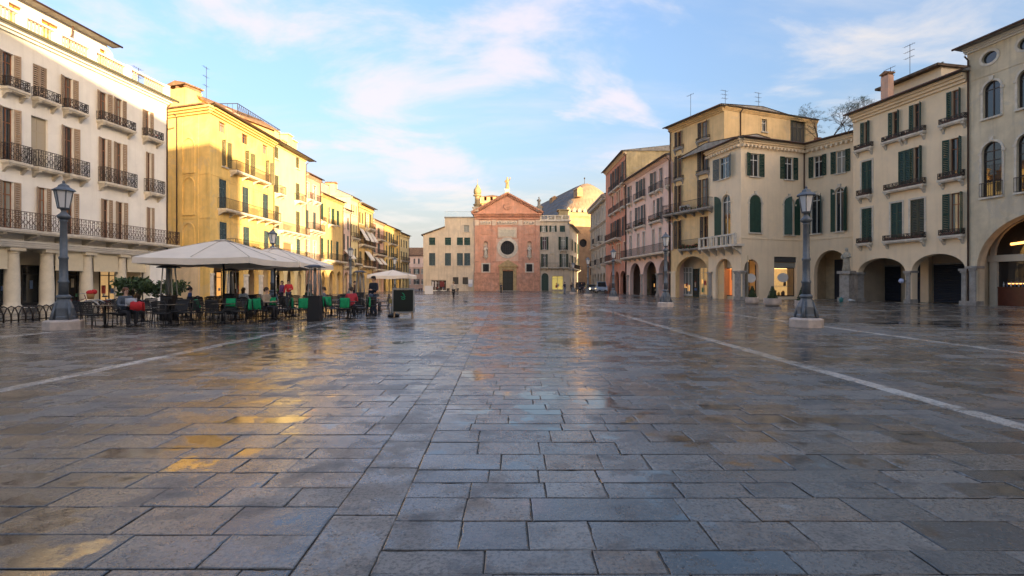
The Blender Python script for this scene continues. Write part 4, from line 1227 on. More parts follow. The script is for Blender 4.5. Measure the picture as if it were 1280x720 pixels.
def R1():
    F = Fac(rpt(1066.5), rpt(1208.8)); s = F.s; L = F.L
    b = Bld('townhouse', 'beige townhouse with dark green shutters and plant boxes above two wide dark arches', 'building', F)
    kw = dict(shm=SH_GREEN, surround=STONE, sill=False, frame=WOODB)
    # top row
    for x0, x1, c0, c1, sh in ((1073.5, 1089.6, 1080, 1087, 'LR'), (1108.5, 1127.5, 1115.5, 1124, 'LR'), (1134, 1155, 1142, 1151.5, 'LR'), (1181, 1206, 1189.5, 1201, 'LR')):
        b.window(s(c0), s(c1), 13.1, 15.25, sh=sh, angs=(172, 120), **{**kw, 'surround': None})
        balconet(b, s(x0) - 0.25, s(x1) + 0.2, 13.0, d=0.35, h=0.45, plants=8)
    b.window(s(1077), s(1090), 9.1, 11.9, sh='LR', closed=True, **kw)
    b.window(s(1122.5), s(1137), 9.1, 11.95, sh='LR', closed=True, **{**kw, 'surround': None})
    b.window(s(1142), s(1152.5), 9.1, 11.95, sh='LR', angs=(175, 110), **{**kw, 'surround': None})
    b.window(s(1187), s(1202), 9.15, 11.85, sh='LR', angs=(172, 110), **{**kw, 'surround': None})
    for a, c in ((1074, 1092), (1108, 1160), (1176, 1209)): balconet(b, s(a), s(c) - 0.1, 9.0, d=0.4, h=0.55, plants=9)
    b.window(s(1077), s(1090), 5.05, 7.9, sh='LR', closed=True, **kw)
    b.window(s(1113.5), s(1128), 5.05, 7.95, sh='LR', closed=True, **kw)
    b.window(s(1138), s(1155.5), 5.05, 7.95, sh='LR', closed=True, **{**kw, 'shm': mat('olive_green_shutter_paint', (0.055, 0.06, 0.035), rough=0.55)})
    b.window(s(1187.5), s(1203.5), 5.05, 7.95, sh='LR', angs=(172, 110), **{**kw, 'surround': None})
    for a, c, pl in ((1074, 1092, 6), (1107, 1160, 22), (1177, 1209, 6)): balconet(b, s(a), s(c) - 0.1, 4.95, d=0.4, h=0.5, plants=pl)
    # the two wide arches
    arches = ((1072.5, 1131.5, 2.45, 3.62), (1139.5, 1206.5, 2.5, 3.7))
    for a, c, zs, zt in arches: F.holes.append(archloop(s(a), s(c), 0, zs, zt, 16))
    b.wall(rect(0, L, -0.1, 16.2), P_BEIGE, reveal=0.55, foot=11)
    stone_pier(b, s(1135.5), 0.34, 2.5, dep=0.6); stone_pier(b, s(1068.5) + 0.12, 0.5, 2.5, dep=0.6); stone_pier(b, L - 0.18, 0.3, 2.55, dep=0.6)
    D = 3.2
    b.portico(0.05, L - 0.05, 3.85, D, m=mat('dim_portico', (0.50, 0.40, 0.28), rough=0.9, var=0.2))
    q = Fac(F.p(0, D, 0).xy, F.p(L, D, 0).xy)
    for x0, x1 in ((1070, 1088), (1100, 1127), (1137, 1155), (1168, 1207)):
        b.roller(max(0.1, q.s(x0)), min(L - 0.1, q.s(x1)), 0.02, 3.0, D - 0.06)
        b.put(MB().box(max(0.1, q.s(x0)) , min(L - 0.1, q.s(x1)), D - 0.12, D - 0.003, 3.0, 3.12), 'lintel', STONE_G)
    for x in (1093, 1160.5):
        b.put(MB().box(q.s(x) - 0.34, q.s(x) + 0.34, D - 0.4, D - 0.07, 0, 3.83), 'pilaster', P_BEIGE)
    b.cornice(0, L, 15.55, 0.62, 0.45, m=P_BEIGE)
    b.roof(0, L, 16.2, 11, 2.2, over=0.7, side=0.25, m=TILE_D)
    # raised attic with chimney
    b.put(MB().box(s(1064) - 0.4, s(1125), 4.0, 9.5, 16.2, 19.1), 'attic', P_CREAM)
    b.put(MB().prism([(s(1064) - 0.9, 19.0), (s(1128), 19.0), (s(1128), 19.2), (s(1064) - 0.9, 19.2)], 3.4, 10), 'attic_roof', TILE_D)
    b.chimney(F.sd(1109, 2.0), 2.0, 16.6, 19.2, 0.7, P_PINK)
    b.antenna(s(1077), 5.0, 19.1, 3.4); b.antenna(s(1060), 4.5, 18.6, 2.4)
    # round lamp on the pier between the arches
    o = b.put(MB().ball((s(1130.5), -0.3, 1.72), 0.19, 10), 'globe_lamp', mat('pale_blue_globe', (0.5, 0.55, 0.75), rough=0.3))
    MB().bar((s(1130.5), -0.3, 1.72), (s(1135), 0, 1.72), 0.04).build('bracket', IRON, o)
R1()

def R2R3():
    C0, C1, C2, C3 = Vector((20.45, 53.3)), Vector((21.6, 48.3)), Vector((29.1, 50.96)), Vector((31.2, 46.6))
    Fc, Ff, Fr = Fac(C0, C1), Fac(C1, C2), Fac(C2, C3)
    b = Bld('corner_house', 'cream house wrapping the corner with green shutters, dentil cornice and lit shop windows', 'building', Ff)
    kw = dict(shm=SH_GREEN, surround=None)
    lf = lambda a, c, z0, z1, F, **k: b.window(F.s(a), F.s(c), z0, z1, F=F, **{**kw, **k})
    BL = mat('blue_grey_shutter_leaf', (0.12, 0.15, 0.16), rough=0.6)
    # top row
    lf(899, 912, 11.95, 14.1, Fc, sh='LR', shm=BL, angs=(165, 165), mull=1)
    lf(937.5, 949, 11.75, 13.95, Ff, sh='LR', angs=(176, 176)); lf(980.5, 991.5, 11.75, 13.95, Ff, sh='LR', angs=(176, 176))
    lf(1017, 1028, 11.9, 13.95, Fr, sh='LR', angs=(176, 176)); lf(1045, 1057, 11.85, 13.95, Fr, sh='LR', angs=(176, 176))
    # arched windows
    lf(902, 913.5, 5.35, 10.3, Fc, arch=True, sh='L', angs=(160, 160), surround=P_SAND, glass=GLASS)
    lf(936.8, 951.6, 6.4, 10.0, Ff, arch=True, sh='LR', closed=True, surround=STONE)
    lf(980, 993, 6.3, 10.0, Ff, arch=True, sh='LR', angs=(60, 172), surround=STONE)
    lf(1013, 1027, 6.4, 10.2, Fr, arch=True, sh='LR', angs=(172, 120), surround=STONE)
    lf(1044, 1055, 6.4, 10.5, Fr, arch=True, sh='LR', angs=(176, 150), surround=STONE)
    # ground openings
    Fc.holes.append(archloop(Fc.s(894.5), Fc.s(915.5), 0, 2.7, 4.0, 12))
    Ff.holes.append(archloop(Ff.s(930.4), Ff.s(948.6), 0.25, 2.9, 3.85, 12))
    Ff.holes.append(rect(Ff.s(967.7), Ff.s(995.8), 0.25, 4.15))
    Fr.holes.append(archloop(Fr.s(1017.5), Fr.s(1061.5), 0, 2.6, 4.7, 16))
    H = 15.2
    b.wall(rect(0, Fc.L, -0.1, H), P_SAND, F=Fc, reveal=0.35); b.wall(rect(0, Ff.L, -0.1, H), P_SAND, F=Ff, reveal=0.35); b.wall(rect(0, Fr.L, -0.1, H), P_SAND, F=Fr, reveal=0.5)
    for F in (Fc, Ff, Fr): b.cornice(0, F.L, H - 0.5, 0.5, 0.42, F=F, m=P_SAND, dent=True, ends=(0.6 if F is Fc else 0))
    # one hipped roof over both wings, laid as corrugated sheets
    b.roof(0.3, Fc.L, H, 3.0, 0.35, F=Fc, over=0.6, side=0.3, m=TILE_D, gut=True)
    b.roof(0, Ff.L, H + 0.02, 9, 0.6, F=Ff, over=0.62, side=0.3, m=TILE_D)
    b.roof(0, Fr.L + 0.6, H + 0.04, 6, 1.0, F=Fr, over=0.6, side=0.1, m=TILE_D)
    for F in (Ff, Fr):
        z = 5.78
        b.put(MB().box(0, F.L, -0.05, -0.002, z, z + 0.1), 'string_course', P_SAND, F=F)
    b.pipe(Ff.L - 0.12, 0, H - 0.2, F=Ff)
    # stone balcony on the chamfer
    o = b.put(MB().box(-0.3, Fc.L + 0.5, -1.0, 0, 5.05, 5.25).box(-0.3, Fc.L + 0.5, -1.0, -0.8, 6.1, 6.25), 'stone_balcony', STONE, F=Fc)
    for i in range(9):
        a = -0.2 + (Fc.L + 0.6) * i / 8
        w = 0.16 if i % 4 == 0 else 0.06
        MB().box(a - w, a + w, -0.97, -0.83, 5.252, 6.098).build('baluster', STONE, o)
    for i in range(5):
        a = 0.1 + (Fc.L - 0.1) * i / 4
        MB().prism([(0, 5.048), (-0.9, 5.048), (-0.85, 4.85), (-0.35, 4.6), (0, 4.3)], -0.1, 0.1).build('bracket', STONE, o, (a, 0, 0), R(90))
    # lit shops
    WL = mat('warm_shop_light', (0.8, 0.5, 0.2), emit=(1, 0.55, 0.2), estr=0.5)
    def shopwin(F, s0, s1, z0, z1, d, back, arch=False, goods=True, sign=None, seed=1, dep=1.0):
        w = MB().box(s0, s0 + 0.06, d, d + 0.06, z0, z1).box(s1 - 0.06, s1, d, d + 0.06, z0, z1).box(s0 + 0.06, s1 - 0.06, d, d + 0.06, z0, z0 + 0.08).box(s0 + 0.06, s1 - 0.06, d, d + 0.06, z1 - 0.08, z1)
        o = b.put(w, 'shop_window', BLACKP, F)
        MB().box(s0 - 0.2, s1 + 0.2, d + dep, d + dep + 0.1, z0 - 0.25, z1 + 0.2).build('backdrop', back, o)
        MB().box(s0 - 0.2, s1 + 0.2, d + 0.061, d + dep - 0.002, z0 - 0.25, z0 + 0.05).build('display_floor', STONE_G, o)
        MB().box(s0 + 0.4, s1 - 0.4, d + dep * 0.5, d + dep * 0.6, z1 - 0.1, z1 - 0.02).build('shop_light', WL, o)
        rnd = random.Random(seed)
        if goods:
            gm = [mat('goods_cream', (0.6, 0.5, 0.35)), mat('goods_brown', (0.25, 0.12, 0.05)), mat('goods_gold', (0.55, 0.35, 0.08)), mat('goods_dark', (0.05, 0.05, 0.06))]
            for k in range(9):
                x = s0 + 0.2 + (s1 - s0 - 0.4) * rnd.random(); zz = z0 + 0.06 + (0.95 if k % 3 == 0 else 0.0)
                ww, hh = rnd.uniform(0.12, 0.26), rnd.uniform(0.15, 0.7)
                mbx = MB().box(x - ww/2, x + ww/2, d + 0.35, d + 0.35 + ww, zz, zz + hh) if k % 2 else MB().lathe([(ww*0.5, 0), (ww*0.62, hh*0.4), (ww*0.3, hh*0.8), (ww*0.36, hh)], 8, (x, d + 0.5, zz))
                mbx.build('display_item', gm[k % 4], o)
            MB().box(s0 + 0.07, s1 - 0.07, d + 0.3, d + 0.8, z0 + 0.95, z0 + 1.0).build('shelf', STONE_G, o)
        if sign:
            cx, cz, rw, rh, txt = sign
            sg = MB().add([(cx + rw * math.cos(2*math.pi*k/24), d - 0.03, cz + rh * math.sin(2*math.pi*k/24)) for k in range(24)], [tuple(range(24))])
            so = sg.build('oval_sign', mat('white_oval_sign', (0.72, 0.71, 0.68), rough=0.5), o)
            for i, (t, sz) in enumerate(txt):
                text_on(so, t, sz, (cx, d - 0.04, cz + rh * 0.25 - i * rh * 0.55), mat('grey_sign_print', (0.16, 0.16, 0.18)))
        return o
    BACKW = mat('glowing_warm_back', (0.45, 0.33, 0.17), rough=0.8, var=0.4, vscale=2.2, emit=(1.0, 0.60, 0.22), estr=0.07)  # this back and the orange one glow to stand in for shop lighting
    BACKO = mat('glowing_orange_back', (0.62, 0.30, 0.12), rough=0.8, emit=(1.0, 0.25, 0.06), estr=0.07)
    BACKD = mat('dim_shop_back', (0.12, 0.09, 0.06), rough=0.8, var=0.4, vscale=3)
    D3 = 0.75
    shopwin(Fc, Fc.s(899), Fc.s(914), 0.3, 3.1, D3, BACKO, goods=False, dep=0.35)
    st = b.put(MB().box(Fc.s(906.5), Fc.s(913.5), D3 - 0.04, D3 - 0.02, 1.9, 3.0), 'dark_poster', mat('maroon_poster', (0.10, 0.015, 0.03)), F=Fc)
    MB().box(Fc.s(907.5), Fc.s(911.5), D3 - 0.05, D3 - 0.042, 2.15, 2.32).build('poster_print', mat('pink_print', (0.7, 0.25, 0.35)), st)
    b.put(MB().box(0.1, Fc.L - 0.1, D3 + 0.02, D3 + 0.04, 0, 0.3).box(0.1, Fc.s(899), D3 + 0.02, D3 + 0.04, 0.3, 4.2).box(Fc.s(914), Fc.L, D3 + 0.02, D3 + 0.04, 0.3, 4.2).box(Fc.s(899), Fc.s(914), D3 + 0.02, D3 + 0.04, 3.1, 4.2), 'shop_wall', PORT, F=Fc)
    TXT = [('Amedeo', 0.26), ('OREFICE', 0.16)]
    shopwin(Ff, Ff.s(931), Ff.s(948), 0.3, 3.8, 0.3, BACKD, sign=(Ff.s(941.3), 2.05, 0.62, 0.44, []), seed=4)
    shopwin(Ff, Ff.s(968.2), Ff.s(995.3), 0.3, 3.1, 0.25, BACKW, sign=(Ff.s(981), 2.12, 0.72, 0.45, []), seed=6)
    b.put(MB().box(Ff.s(967.9), Ff.s(995.6), 0.1, 0.3, 3.62, 4.14), 'shop_fascia', mat('dark_grey_fascia', (0.05, 0.055, 0.06), rough=0.5), F=Ff)
    b.put(MB().box(Ff.s(968), Ff.s(995.5), 0.2, 0.3, 3.1, 3.6), 'transom_panel', mat('grey_panel', (0.25, 0.25, 0.22), rough=0.6), F=Ff)
    # piers on the chamfer arch
    stone_pier(b, 0.32, 0.5, 2.75, F=Fc); stone_pier(b, Fc.L - 0.42, 0.8, 2.75, F=Fc)
    # archway of the right wing
    D = 3.0
    b.portico(0.1, Fr.L + 0.5, 4.9, D, F=Fr, m=mat('yellow_portico', (0.62, 0.49, 0.31), rough=0.9, var=0.3))
    q = Fac(Fr.p(0, D, 0).xy, Fr.p(Fr.L, D, 0).xy)
    b.put(MB().box(q.s(1013), q.s(1026), D - 0.1, D - 0.003, 0, 2.6), 'door', mat('dark_door', (0.02, 0.018, 0.018), rough=0.5), F=Fr)
    b.put(MB().box(q.s(1044), min(Fr.L + 0.4, q.s(1064)), D - 0.12, D - 0.003, 0, 3.9), 'door', ROLL, F=Fr)
    # penthouse glimpsed over the roof with its roof garden pots
    b.antenna(Ff.s(975), 6, 16.5, 3.2, F=Ff)
    return b, Fc, Ff, Fr
def text_on(parent, body, size, loc, m, rot=(R(90), 0, 0)):
    cu = bpy.data.curves.new('lettering', 'FONT'); cu.body = body; cu.size = size; cu.align_x = 'CENTER'; cu.extrude = 0.002
    t = bpy.data.objects.new('lettering_curve', cu); COL.objects.link(t)
    dg = bpy.context.evaluated_depsgraph_get()
    me = bpy.data.meshes.new_from_object(t.evaluated_get(dg))
    bpy.data.objects.remove(t)
    me.materials.clear(); me.materials.append(m)
    o = put('lettering', me, parent, loc); o.rotation_euler = rot
    return o
R23 = R2R3()

def R4():
    A, Bp = Vector((18.15, 58.75)), Vector((21.3, 51.4))
    F = Fac(A, Bp); s = F.s
    nrm = Vector((-F.u.y, F.u.x))
    Fs = Fac(Bp, Bp + Vector((0.93, 0.36)).normalized() * 13.0)
    b = Bld('tall_house', 'tall mustard house with violet grey shutters, balcony air conditioners and one wide arch', 'building', F)
    kw = dict(shm=SH_DARK, frame=WOODB)
    rows = ((16.85, 18.6), (13.4, 15.9), (9.5, 12.55), (5.45, 8.6))
    for i, (z0, z1) in enumerate(rows):
        b.window(s(846.5), s(851.5), z0, z1, sh='LR', angs=(165, 140), sill=(i < 2), **kw)
        b.window(s(876.5 if i < 3 else 879), s(883.5 if i < 3 else 885), z0, z1, sh='LR' if i < 3 else 'L', angs=(165, 150), sill=(i < 2), **kw)
    for z in (16.8, 13.35):
        for a, c in ((843, 855), (871, 888)): b.balcony(s(a), s(c), z - 0.1, 0.22, 0.3, m=IRON, slab=STONE_G, step=0.2)
    o = b.balcony(s(835.5), F.L * 0.84, 9.4, 0.95, 1.0, m=IRON, brackets=6, slab=STONE_G, plants=6)
    for a in (858.5, 863.5):
        mb = MB().box(s(a) - 0.36, s(a) + 0.36, -0.7, -0.38, 9.42, 10.05)
        ac = mb.build('air_conditioner', mat('white_metal_case', (0.6, 0.6, 0.58), rough=0.5), o)
        MB().lathe([(0.24, 0), (0.24, 0.02)], 14, (0, 0, 0)).build('fan_grille', BLACKP, ac, (s(a), -0.705, 9.74)).rotation_euler = (R(90), 0, 0)
    pl = b.balcony(s(851.5), s(877), 5.35, 0.5, 0.95, m=IRON, brackets=3, slab=STONE_G, plants=70)
    F.holes.append(archloop(s(845), s(885), 0, 2.75, 4.5, 16))
    b.wall(rect(0, F.L, -0.1, 19.3), P_MUST, reveal=0.5)
    # side wall with two upper windows
    b.window(Fs.s(952), Fs.s(958.5), 17.35, 18.65, F=Fs, surround=P_MUST, sill=True)
    b.window(Fs.s(988), Fs.s(1007), 16.3, 19.2, F=Fs, mull=3, frame=mat('grey_metal_frame', (0.10, 0.11, 0.11)), sill=False)
    b.wall(rect(0, Fs.L, -0.1, 19.3), P_MUST, F=Fs)
    b.cornice(0, F.L, 18.85, 0.45, 0.4, m=P_MUST); b.cornice(0, Fs.L, 19.0, 0.3, 0.2, F=Fs, m=P_MUST)
    b.roof(0, F.L, 19.3, 10, 0.5, over=0.75, side=0.3, m=TILE_D)
    b.roof(0, Fs.L, 19.32, 8, 0.4, F=Fs, over=0.35, side=0.0, m=TILE, gut=False)
    b.pipe(Fs.s(925), 12, 19.2, F=Fs); b.pipe(0.1, 0, 19)
    b.put(MB().box(0.0, s(844.5) - 0.02, -0.06, -0.002, 0, 2.72).box(-0.05, s(844.5) + 0.02, -0.12, -0.002, 2.722, 2.92), 'pier_facing', P_CREAM)
    b.chimney(Fs.s(983), 3.5, 19.4, 20.6, 1.3, P_CREAM, F=Fs)
    b.antenna(Fs.s(934), 3, 19.8, 2.6, F=Fs); b.antenna(Fs.s(977), 3, 19.8, 3.0, F=Fs); b.antenna(s(846), 2, 19.6, 3.6, arms=1)
    D = 1.6
    b.portico(0.1, F.L - 0.1, 4.7, D, m=PORT)
    WW = mat('cream_shop_frame', (0.55, 0.47, 0.32), rough=0.6)
    q = Fac(F.p(0, D, 0).xy, F.p(F.L, D, 0).xy)
    b.shop(q.s(853), q.s(866), 0.15, 3.4, D - 0.02, m=GLASS2, frame=WFRAME, doors=3)
    b.shop(q.s(867), q.s(874), 0.05, 3.2, D - 0.02, frame=mat('dark_green_door', (0.02, 0.04, 0.035)), doors=1)
    b.shop(q.s(875.5), q.s(885.5), 0.15, 3.3, D - 0.02, frame=WW, doors=2, m=mat('lit_cream_shop', (0.12, 0.09, 0.05), rough=0.15, emit=(1, 0.6, 0.25), estr=0.04))
R4()

def R5R6R7():
    A, Bp = Vector((16.6, 74.3)), Vector((18.15, 58.75))
    F = Fac(A, Bp); s = F.s; L = F.L
    b = Bld('arcaded_house', 'pale pink house with a long balcony above three pointed looking arches', 'building', F)
    dk = dict(shm=SH_TEAL, sill=False)
    for a, c, sh in ((787, 789.5, 'L'), (797.5, 800, 'LR'), (803, 805.5, 'LR'), (816, 819, 'LR'), (824, 827, 'R'), (837.2, 840, 'R')):
        b.window(s(a), s(c), 13.0, 15.4, sh=sh, angs=(165, 165), surround=None, **dk)
    for a, c in ((786, 790.5), (794.5, 807.5), (813.5, 821), (822.5, 829), (834.5, 840)): b.balcony(s(a), min(L - 0.05, s(c)), 12.9, 0.4, 0.85, m=IRON)
    for a, c, sh in ((787, 789.5, ''), (796.5, 799, 'LR'), (803.5, 806, 'LR'), (816, 819, ''), (824, 827, 'LR'), (837.2, 840, '')):
        b.window(s(a), s(c), 9.3, 11.9, sh=sh, angs=(165, 165), glass=GLASS if sh else GLASS2, **dk)
    for a, c in ((785.5, 791), (794.5, 807.5), (813.5, 829), (834, 840)): b.balcony(s(a), min(L - 0.05, s(c)), 9.2, 0.4, 0.85, m=IRON, plants=12)
    for a, c in ((787, 789.6), (796.6, 799), (803.6, 806), (815.5, 818.2), (824, 826.7), (837, 840)):
        b.window(s(a), s(c), 5.35, 8.3, glass=mat('green_grey_glass', (0.10, 0.15, 0.15), rough=0.1), surround=STONE, **dk)
    b.balcony(s(782.5), L - 0.05, 5.25, 0.9, 1.0, m=IRON, brackets=9, slab=STONE)
    for a, c in ((787.5, 800.5), (804, 820.5), (823.5, 838.2)): F.holes.append(archloop(s(a), s(c), 0, 2.75, 4.4, 12))
    b.wall(rect(0, L, -0.1, 16.3), P_PALEPINK, reveal=0.5, foot=9)
    for a in (785, 802.3, 822): stone_pier(b, s(a), 0.55, 2.8)
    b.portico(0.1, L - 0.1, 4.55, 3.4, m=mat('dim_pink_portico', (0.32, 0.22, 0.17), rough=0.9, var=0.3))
    q = Fac(F.p(0, 3.4, 0).xy, F.p(L, 3.4, 0).xy)
    b.shop(1.2, 4.4, 0.02, 3.0, 3.4); b.shop(6.4, 9.2, 0.02, 3.2, 3.4, frame=mat('dark_green_door', (0.02, 0.04, 0.035)), doors=2); b.shop(11, 14, 0.02, 3.0, 3.4)
    b.cornice(0, L, 15.9, 0.38, 0.35, m=P_PALEPINK)
    b.roof(0, L, 16.3, 9, 1.4, over=0.65, side=0.1, m=TILE_D)
    b.pipe(0.1, 0, 16); b.pipe(L - 0.12, 0, 16)
    # orange-red house
    A6 = Vector((16.3, 89.0)); F6 = Fac(A6, A); s = F6.s; L = F6.L
    c = Bld('tall_house', 'tall orange red house with iron balconies and a stained bare gable above the pink roof', 'building', F6)
    for z0, z1, bal in ((16.6, 19.7, 0), (13.0, 15.9, 1), (8.7, 11.5, 2), (5.3, 7.7, 3)):
        for a, e in ((765, 767), (770.8, 772.6), (773.6, 775.4), (779.6, 782)):
            c.window(s(a), s(e), z0, z1, sh='' if bal in (1, 3) else 'LR', angs=(168, 168), shm=SH_TEAL, sill=False, surround=P_CREAM if bal in (1, 3) else None)
        if bal < 2:
            for a, e in ((763.5, 768.5), (769.5, 776.8), (778.5, 782.7)): c.balcony(s(a), s(e), z0 - 0.1, 0.5, 0.9, m=IRON)
        else: c.balcony(s(762), s(777), z0 - 0.1, 0.9, 0.95, m=IRON, brackets=5, plants=0)
    for a, e in ((763, 767), (768.6, 773.6), (775.2, 782.2)): F6.holes.append(archloop(s(a), s(e), 0, 2.3, 3.5, 10))
    # bare gable rising over the neighbour
    c.wall(rect(0, L, -0.1, 20.8), P_ORANGE, reveal=0.45, foot=None)
    Fg = Fac(A, A + F6.n * 12.0)
    c.wall([(0, -0.1), (12, -0.1), (12, 20.0), (7.3, 21.7), (0, 20.8)], P_GABLE, F=Fg, name='gable_wall')
    c.put(MB().box(0, L, 11.8, 12, -0.1, 20), 'back_wall', P_GABLE)
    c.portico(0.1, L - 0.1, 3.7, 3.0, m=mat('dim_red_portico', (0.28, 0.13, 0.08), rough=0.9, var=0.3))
    c.shop(1.5, 4.5, 0.02, 2.7, 3.0); c.shop(7, 12, 0.02, 2.7, 3.0)
    c.cornice(0, L, 20.4, 0.38, 0.4, m=P_CREAM)
    c.roof(0, L, 20.8, 14.6, 0.9, over=0.7, side=0.15, m=TILE_D)
    c.pipe(L - 0.15, 0, 20.4)
    # grey classical front behind it, down the street
    A7 = Vector((16.7, 108.0)); F7 = Fac(A7, A6 + Vector((0.15, 0.05))); s = F7.s; L = F7.L
    d = Bld('palace', 'pale grey classical palace with cornices and small balconies in the street right of the church', 'building', F7)
    for i in range(6):
        a = 0.9 + (L - 1.8) * i / 5
        for z0, z1 in ((13.4, 15.4), (9.4, 12.0), (5.2, 8.0)):
            d.window(a - 0.5, a + 0.5, z0, z1, sh='', surround=STONE, arch=False)
        if i < 5: F7.holes.append(archloop(a + 0.5, a + 3.0, 0, 2.4, 3.6, 8))
        if i % 2: d.balcony(a - 1.0, a + 1.0, 5.1, 0.9, 1.0, m=IRON, slab=STONE)
        if i in (2, 4): d.balcony(a - 1.0, a + 1.0, 9.3, 0.8, 1.0, m=IRON, slab=STONE)
    d.wall(rect(0, L, -0.1, 17.2), P_GREY, reveal=0.35, foot=9)
    d.portico(0.1, L - 0.1, 3.8, 3)
    for z in (8.4, 12.4): d.cornice(0, L, z, 0.35, 0.4)
    d.cornice(0, L, 16.5, 0.7, 0.9, dent=True)
    for i in range(7):
        a = 0.25 + (L - 0.5) * i / 6
        d.put(MB().box(a - 0.22, a + 0.22, -0.12, -0.003, 8.76, 12.39).box(a - 0.22, a + 0.22, -0.12, -0.004, 12.76, 16.2), 'pilaster', STONE)
    d.roof(0, L, 17.2, 9, 1.2, over=0.4, side=0.0)
    # lived-in facade with many small balconies beyond the orange house
R5R6R7()

# ------------------------------------------------------------------ the church end of the square
YC = 110.0
def statue_mesh(h, m, arm=True, name='figure'):
    """robed standing figure, head and raised arm"""
    k = h / 1.9
    mb = MB()
    mb.lathe([(0.30, 0), (0.33, 0.1), (0.27, 0.5), (0.25, 0.9), (0.27, 1.15), (0.29, 1.35), (0.24, 1.48), (0.10, 1.56), (0.085, 1.62), (0.12, 1.68), (0.135, 1.78), (0.11, 1.87), (0.04, 1.92)], 9, sx=1.0, sy=0.72)
    for i in range(5):
        a = -0.9 + 0.45 * i
        mb.tube([(0.28*math.sin(a), -0.21*math.cos(a), 0.05), (0.22*math.sin(a), -0.19*math.cos(a), 0.6), (0.16*math.sin(a + 0.2), -0.2*math.cos(a), 1.1)], 0.035, 5)
    mb.tube([(-0.25, 0, 1.38), (-0.36, -0.08, 1.15), (-0.18, -0.26, 1.02)], [0.09, 0.08, 0.06], 6)
    if arm: mb.tube([(0.25, 0, 1.40), (0.40, -0.08, 1.52), (0.46, -0.12, 1.86)], [0.09, 0.075, 0.05], 6)
    else: mb.tube([(0.25, 0, 1.38), (0.35, -0.08, 1.15), (0.10, -0.28, 1.1)], [0.09, 0.08, 0.06], 6)
    mb.v = [(x * k, y * k, z * k) for x, y, z in mb.v]
    return mb.mesh(name, m)
def church():
    F = Fac(pt(593.6, YC), pt(674.6, YC)); s = F.s; L = F.L; c = L / 2
    BR = mat('salmon_brick_plaster', (0.72, 0.38, 0.26), rough=0.9, var=0.28, vscale=0.8, bump=0.25, bscale=18, spec=0.2, streak=0.35)
    BR2 = mat('old_plinth_brick', (0.64, 0.34, 0.23), rough=0.95, var=0.45, vscale=1.4, bump=0.5, bscale=9, streak=0.3)
    PALE = mat('pale_pinkish_render', (0.74, 0.58, 0.44), rough=0.9, var=0.25, vscale=1.0, bump=0.2)
    b = Bld('church', 'salmon red church facade with a pediment, round window and pale stone doorway', 'church', F)
    # openings
    door = (s(628.4), s(641.4)); F.holes.append(rect(door[0], door[1], 0, 4.35))
    for a, e in ((603.6, 611.2), (658.0, 665.4)): F.holes.append(rect(s(a), s(e), 4.2, 5.8))
    rc, rr = s(634.3), 1.52
    F.holes.append([(rc + rr * math.cos(2*math.pi*k/28), 9.3 + rr * math.sin(2*math.pi*k/28)) for k in range(28)])
    for cx in (607.2, 661.8): F.holes.append(archloop(s(cx) - 0.48, s(cx) + 0.48, 7.6, 10.2, 10.75, 8))
    b.wall([(0, -0.1), (L, -0.1), (L, 16.6), (c, 20.6), (0, 16.6)], BR, reveal=0.55, foot=34)
    # brick plinth in two panels
    for a0, a1 in ((-0.12, door[0] - 0.75), (door[1] + 0.75, L + 0.12)): b.put(MB().box(a0, a1, -0.22, -0.002, 0, 3.75).box(a0 - 0.03, a1 + 0.03, -0.3, -0.003, 3.752, 3.98), 'plinth', BR2)
    b.put(MB().box(door[0] - 1.4, door[1] + 1.4, -1.1, -0.225, 0, 0.14), 'step', STONE_G)
    # pilasters and pale central bay
    PIL = [0.42, 4.15, L - 4.15, L - 0.42]
    for a in PIL:
        o = b.put(MB().box(a - 0.42, a + 0.42, -0.16, -0.003, 3.984, 14.1), 'pilaster', BR)
        MB().box(a - 0.48, a + 0.48, -0.2, -0.004, 14.102, 15.3).build('capital', PALE, o)
        MB().box(a - 0.48, a + 0.48, -0.2, -0.004, 6.2, 6.42).build('band', BR2, o)
    cb = MB(); n = 32
    x0, x1 = PIL[1] + 0.425, PIL[2] - 0.425
    # pale bay with a round hole for the window
    tri_in = [(rc + 1.56 * math.cos(2*math.pi*k/n), 9.3 + 1.56 * math.sin(2*math.pi*k/n)) for k in range(n)]
    loops = [rect(x0, x1, 6.44, 11.3), tri_in]
    tri = tessellate_polygon([[Vector((p, 0, q)) for p, q in lp] for lp in loops])
    cb.add([(p, -0.03, q) for lp in loops for p, q in lp], [tuple(t) for t in tri])
    b.put(cb, 'central_bay', mat('pale_salmon_render', (0.76, 0.50, 0.37), rough=0.9, var=0.25, vscale=1.0, bump=0.2))
    ring = MB()
    for k in range(n):
        t0, t1 = 2*math.pi*k/n, 2*math.pi*(k+1)/n
        for r0, r1, d in ((1.5, 1.72, -0.22), (1.722, 2.25, -0.12)):
            P = lambda r_, t: (rc + r_ * math.cos(t), 9.3 + r_ * math.sin(t))
            ring.prism([P(r0, t0), P(r1, t0), P(r1, t1), P(r0, t1)], d, -0.001)
    w = b.put(ring, 'round_window', STONE)
    MB().add([(rc + 1.52 * math.cos(2*math.pi*k/28), 0.25, 9.3 + 1.52 * math.sin(2*math.pi*k/28)) for k in range(28)], [tuple(range(28))]).build('pane', GLASS, w)
    le = MB()
    for k in range(-3, 4):
        q = math.sqrt(max(0.05, 1.5 ** 2 - (k * 0.42) ** 2))
        le.bar((rc + k * 0.42, 0.2, 9.3 - q), (rc + k * 0.42, 0.2, 9.3 + q), 0.04); le.bar((rc - q, 0.2, 9.3 + k * 0.42), (rc + q, 0.2, 9.3 + k * 0.42), 0.04)
    le.build('leading', IRON, w)
